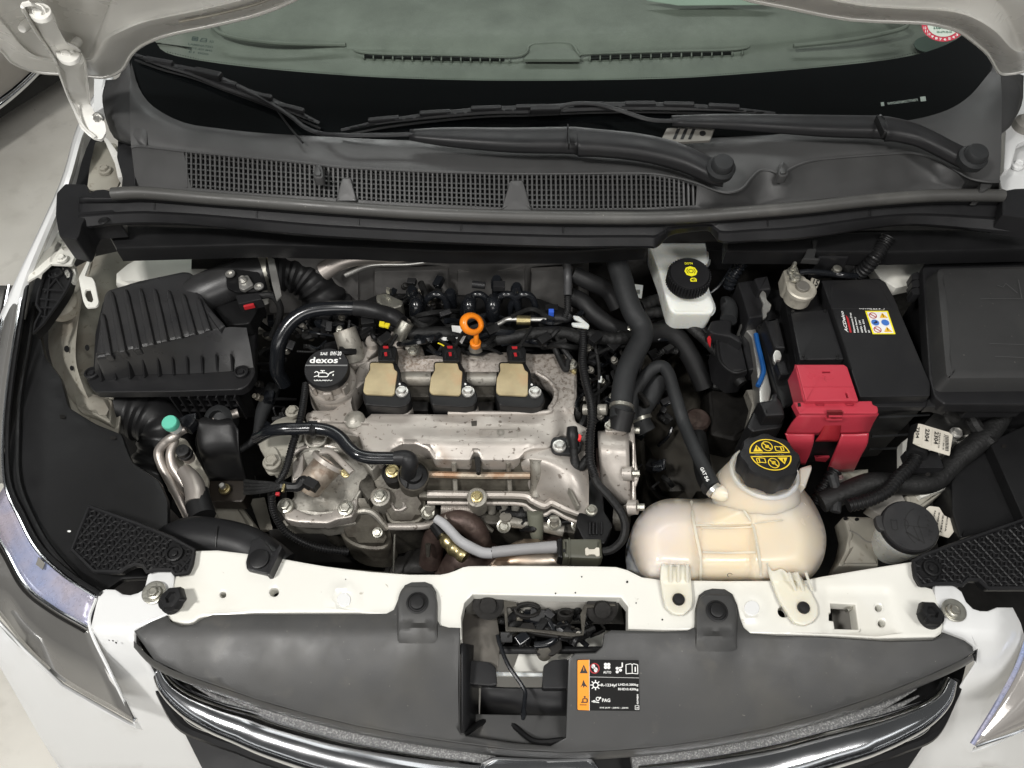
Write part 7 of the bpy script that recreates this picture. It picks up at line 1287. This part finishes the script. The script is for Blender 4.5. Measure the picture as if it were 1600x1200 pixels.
# expansion tank
et = thing('expansion_tank', 'cream translucent coolant expansion tank sitting behind the crossmember', 'expansion tank', P(1140, 860, -.08))
ET = smooth(f3([(110, 920), (125, 820), (170, 740), (240, 670), (330, 628), (430, 616), (520, 620), (620, 618), (700, 600), (790, 560), (870, 500), (1000, 480), (1150, 480), (1260, 480), (1320, 560), (1380, 640), (1430, 735), (1465, 840), (1470, 940), (1450, 1040), (1400, 1130), (1320, 1185), (1100, 1210), (700, 1215), (300, 1205), (190, 1160), (135, 1060)]), 3)
IZ = -.055; IH, IW = .085, 46
def eh(x, y):
    d = min(1, dist(x, y, ET) / IW); z = IZ + IH * math.sqrt(max(0, 1 - (1 - d) ** 2)) if inside(x, y, ET) else IZ
    z -= .005 * math.exp(-((x - (1078 + (y - 780) * .11)) / 3.5) ** 2); z -= .010 * math.exp(-(max(0, abs(x - 1133) - 36) / 8) ** 2) * (1 if y > 820 else .4)
    z += .012 * math.exp(-((x - 1205) / 60) ** 2 - ((y - 775) / 40) ** 2); return z
ob('body', slab(ET, eh, .06, 0, step=6, cap=True), tankm, et)
ob('half', slab([(lerp(1137, x, .985), lerp(845, y, .985)) for x, y in ET], IZ - .001, .06, .004, taper=.85), tankm, et)
seamm = M('yellowed_seam_plastic', (.78, .70, .54), .35, sss=.4, var=.05)
def seam(pts, r_=.0016): return ob('seam', tube([(x, y, eh(x, y) + .0004) for x, y in f3(pts)], r_ * 1.1, seg=6), seamm, et)
seam([(535, 640), (545, 750), (570, 880), (595, 1000), (600, 1120), (598, 1190)], .0022); seam([(870, 620), (900, 700), (960, 800), (990, 940), (1010, 1050), (1015, 1150)], .002)
seam([(560, 802), (700, 805), (940, 800)], .0016); seam([(600, 820), (780, 822), (960, 815)], .0012); seam([(610, 990), (780, 995), (980, 990)], .0016); seam([(970, 790), (1150, 770), (1350, 745)], .001)
nc_ = P(1203, 712, .088); tax = (-.02, .20, 1)
ob('neck', lathe(nc_, [(.066, -.095), (.058, -.07), (.052, -.052), (.0475, -.04), (.046, -.034), (.034, -.034), (.034, -.028)], tax, 40), tankm, et)
ob('neck_bead', lathe(nc_, [(.047, -.040), (.0495, -.037), (.047, -.033), (.044, -.034)], tax, 40), tankm, et)
ob('side_ear', slab(rnd(f3([(1290, 400), (1370, 375), (1378, 400), (1330, 540), (1290, 520)]), 3), .03, .03, .004), tankm, et); ob('overflow_nipple', tube([p + (.02,) for p in f3([(800, 590), (740, 580), (690, 560)])], .012, seg=16), tankm, et)
ob('hose_clamp', tube([p + (.022,) for p in f3([(700, 570), (680, 550)])], .0125, seg=18, straight=True), steel, et)
fd_ = f3([(850, 262), (835, 330), (838, 420), (850, 520)])
tcp = ob('cap', lathe(nc_, [(.0365, -.034), (.0405, -.032), (.0415, -.006), (.039, 0), (.031, .0012), (.001, .0012)], tax, 64, lobes=(8, .045, .03, .5)), blk2, et)
qf = capfr(nc_, tax, .0285, .0026); qf2 = capfr(nc_, tax, .0285, .0034)
yl = M('cap_yellow_print', (.80, .56, .03), .5)
Yc = [ring(qf, 0, 0, 1, 1, .06, 30, .13, 3.01), ring(qf, 0, 0, 1, 1, .06, 30, 3.27, 6.15), line(qf, [(-.99, .12), (.99, .12)], .06), line(qf, [(-.99, -.12), (.99, -.12)], .06)]
for s_ in (1, -1):
    Yc += [poly(qf, [(-.78 * s_, .2 * s_), (-.30 * s_, .2 * s_), (-.54 * s_, .62 * s_)][::s_]), ring(qf, -.03 * s_, .54 * s_, .27, .32, .16), line(qf, [(-.2 * s_, .75 * s_), (.14 * s_, .32 * s_)], .06), line(qf, [(.34 * s_, .24 * s_), (.34 * s_, .52 * s_), (.54 * s_, .48 * s_), (.74 * s_, .52 * s_), (.74 * s_, .24 * s_), (.54 * s_, .2 * s_), (.34 * s_, .24 * s_)], .045), disc(qf, -.03 * s_, .54 * s_, .1, .08), line(qf, [(-.14 * s_, .44 * s_), (.08 * s_, .44 * s_)], .04), line(qf, [(.62 * s_, .25 * s_), (.62 * s_, .46 * s_)], .06)]
ob('yellow_print', Yc, yl, tcp)
ob('black_print', [line(qf2, [(-.54, .3), (-.54, .5)], .05), line(qf2, [(.54, -.3), (.54, -.5)], .05)], blk_p, tcp); ob('grey_print', [text('140kPa', qf, -.75, -.05, -.4, .03), text('1,4 bar', qf, .35, -.05, .68, .03)], grp, tcp)
# tank feet bolted on the crossmember
strm = M('milky_strap_plastic', (.74, .70, .58), .35, sss=.5, var=.05)
ft1 = rnd([(1033, 880), (1046, 882), (1078, 882), (1080, 905), (1083, 935), (1080, 950), (1068, 961), (1053, 960), (1040, 948), (1035, 925), (1032, 905)], 5)
ft2 = rnd(g4([(450, 110), (480, 150), (520, 135), (550, 160), (590, 150), (640, 220), (680, 300), (682, 345), (660, 375), (620, 392), (575, 380), (545, 335), (510, 280), (475, 190)]), 4)
for ft, (bx_, by_) in ((ft1, (1060, 937)), (ft2, (1255, 950))):
    ob('mounting_foot', slab(ft, lambda x, y: .011 if y > 908 else .011 + .0006 * (908 - y), .006, .0018, step=9), strm, et); rr = MP(9.5, bx_, by_, .01)
    ob('fixing_pin', lathe(P(bx_, by_, .012), [(rr, 0), (rr, .003), (rr * .8, .0055), (.001, .0062)], (0, 0, 1), 22), rub, et)
    for dx in (-12, 0, 14): ob('foot_rib', tube([(bx_ + dx - (10 if bx_ > 1200 else 0), by_ - 55, .035), (bx_ + dx, by_ - 28, .014)], .002, seg=6), strm, et)
hk = frame((1138, 901, eh(1138, 896) + .003), (1150, 902, eh(1138, 896) + .003), (1138, 893, eh(1138, 896) + .003)); ob('ink_mark', [ring(frame((1135, 903, .002), (1150, 904, .002), (1135, 893, .006), lift=.004), .3, .5, .3, .35, .25, 14, .5, 4.5)], blk_p, et)
# washer filler
wf = thing('washer_filler', 'white washer bottle neck with a round grey cap showing a windscreen symbol', 'washer filler', P(1420, 850, -.1))
wc = P(1422, 822, .004); wax = (-.12, -.06, 1)
ob('neck', lathe(wc, [(.026, -.10), (.030, -.075), (.036, -.04), (.0385, -.02), (.0385, -.012)], wax, 36), resm, wf)
wcap = ob('cap', lathe(wc, [(.0385, -.012), (.0395, -.010), (.0395, -.003), (.038, 0), (.001, .0006)], wax, 44), blk2, wf)
ob('cap_top', lathe(wc, [(.037, .0005), (.0365, .0018), (.001, .002)], wax, 44), blk3, wcap); ob('thumb_tab', slab(rnd(f4([(670, 750), (690, 738), (750, 742), (760, 830), (740, 840), (700, 830), (680, 800)]), 3), .0, .008, .002), gry, wcap)
wq = capfr(wc, wax, .036, .0024, -.12)
ob('engraved_symbol', [ring(wq, .45, -.05, .68, .85, .06, 20, 1.9, 4.1), line(wq, [(.05, .1), (.38, .72)], .05) if 0 else line(wq, [(-.22, -.28), (.25, -.62), (.1, -.02)], .05), line(wq, [(.4, .45), (.28, .1), (.35, -.2), (.42, -.7), (-.15, -.3)], .05), line(wq, [(-.25, .0), (.6, -.05)], .035), ring(wq, -.22, .05, .16, .22, .2, 12, -1.2, 1.6), line(wq, [(-.72, -.2), (-.72, .2), (-.6, .16), (-.5, .2), (-.5, -.2), (-.6, -.24), (-.72, -.2)], .05)] + [line(wq, [(.62 + .04 * (k % 2), .5 - .2 * k), (.68 + .05 * (k % 2), .42 - .2 * k)], .05) for k in range(6)], blk_p, wcap)
# dark boxes right rear
rb = thing('relay_carrier', 'black relay carrier with a grey latch behind the battery terminal', 'relay carrier', P(1300, 390, .1))
ob('carrier', slab(rnd(f1([(1400, 30), (1600, 20), (1650, 60), (1640, 160), (1390, 160)]), 3), .12, .05, .004), blk2, rb); ob('grey_latch', slab(rnd(f1([(1330, 20), (1400, 20), (1365, 160), (1415, 165), (1400, 182), (1265, 172), (1290, 140)]), 2), .13, .01, .002), gry, rb)
ob('cable_bundle', tube([p + (.08,) for p in f2([(300, 240), (350, 200), (420, 190)])], .02, seg=14), tape, rb)
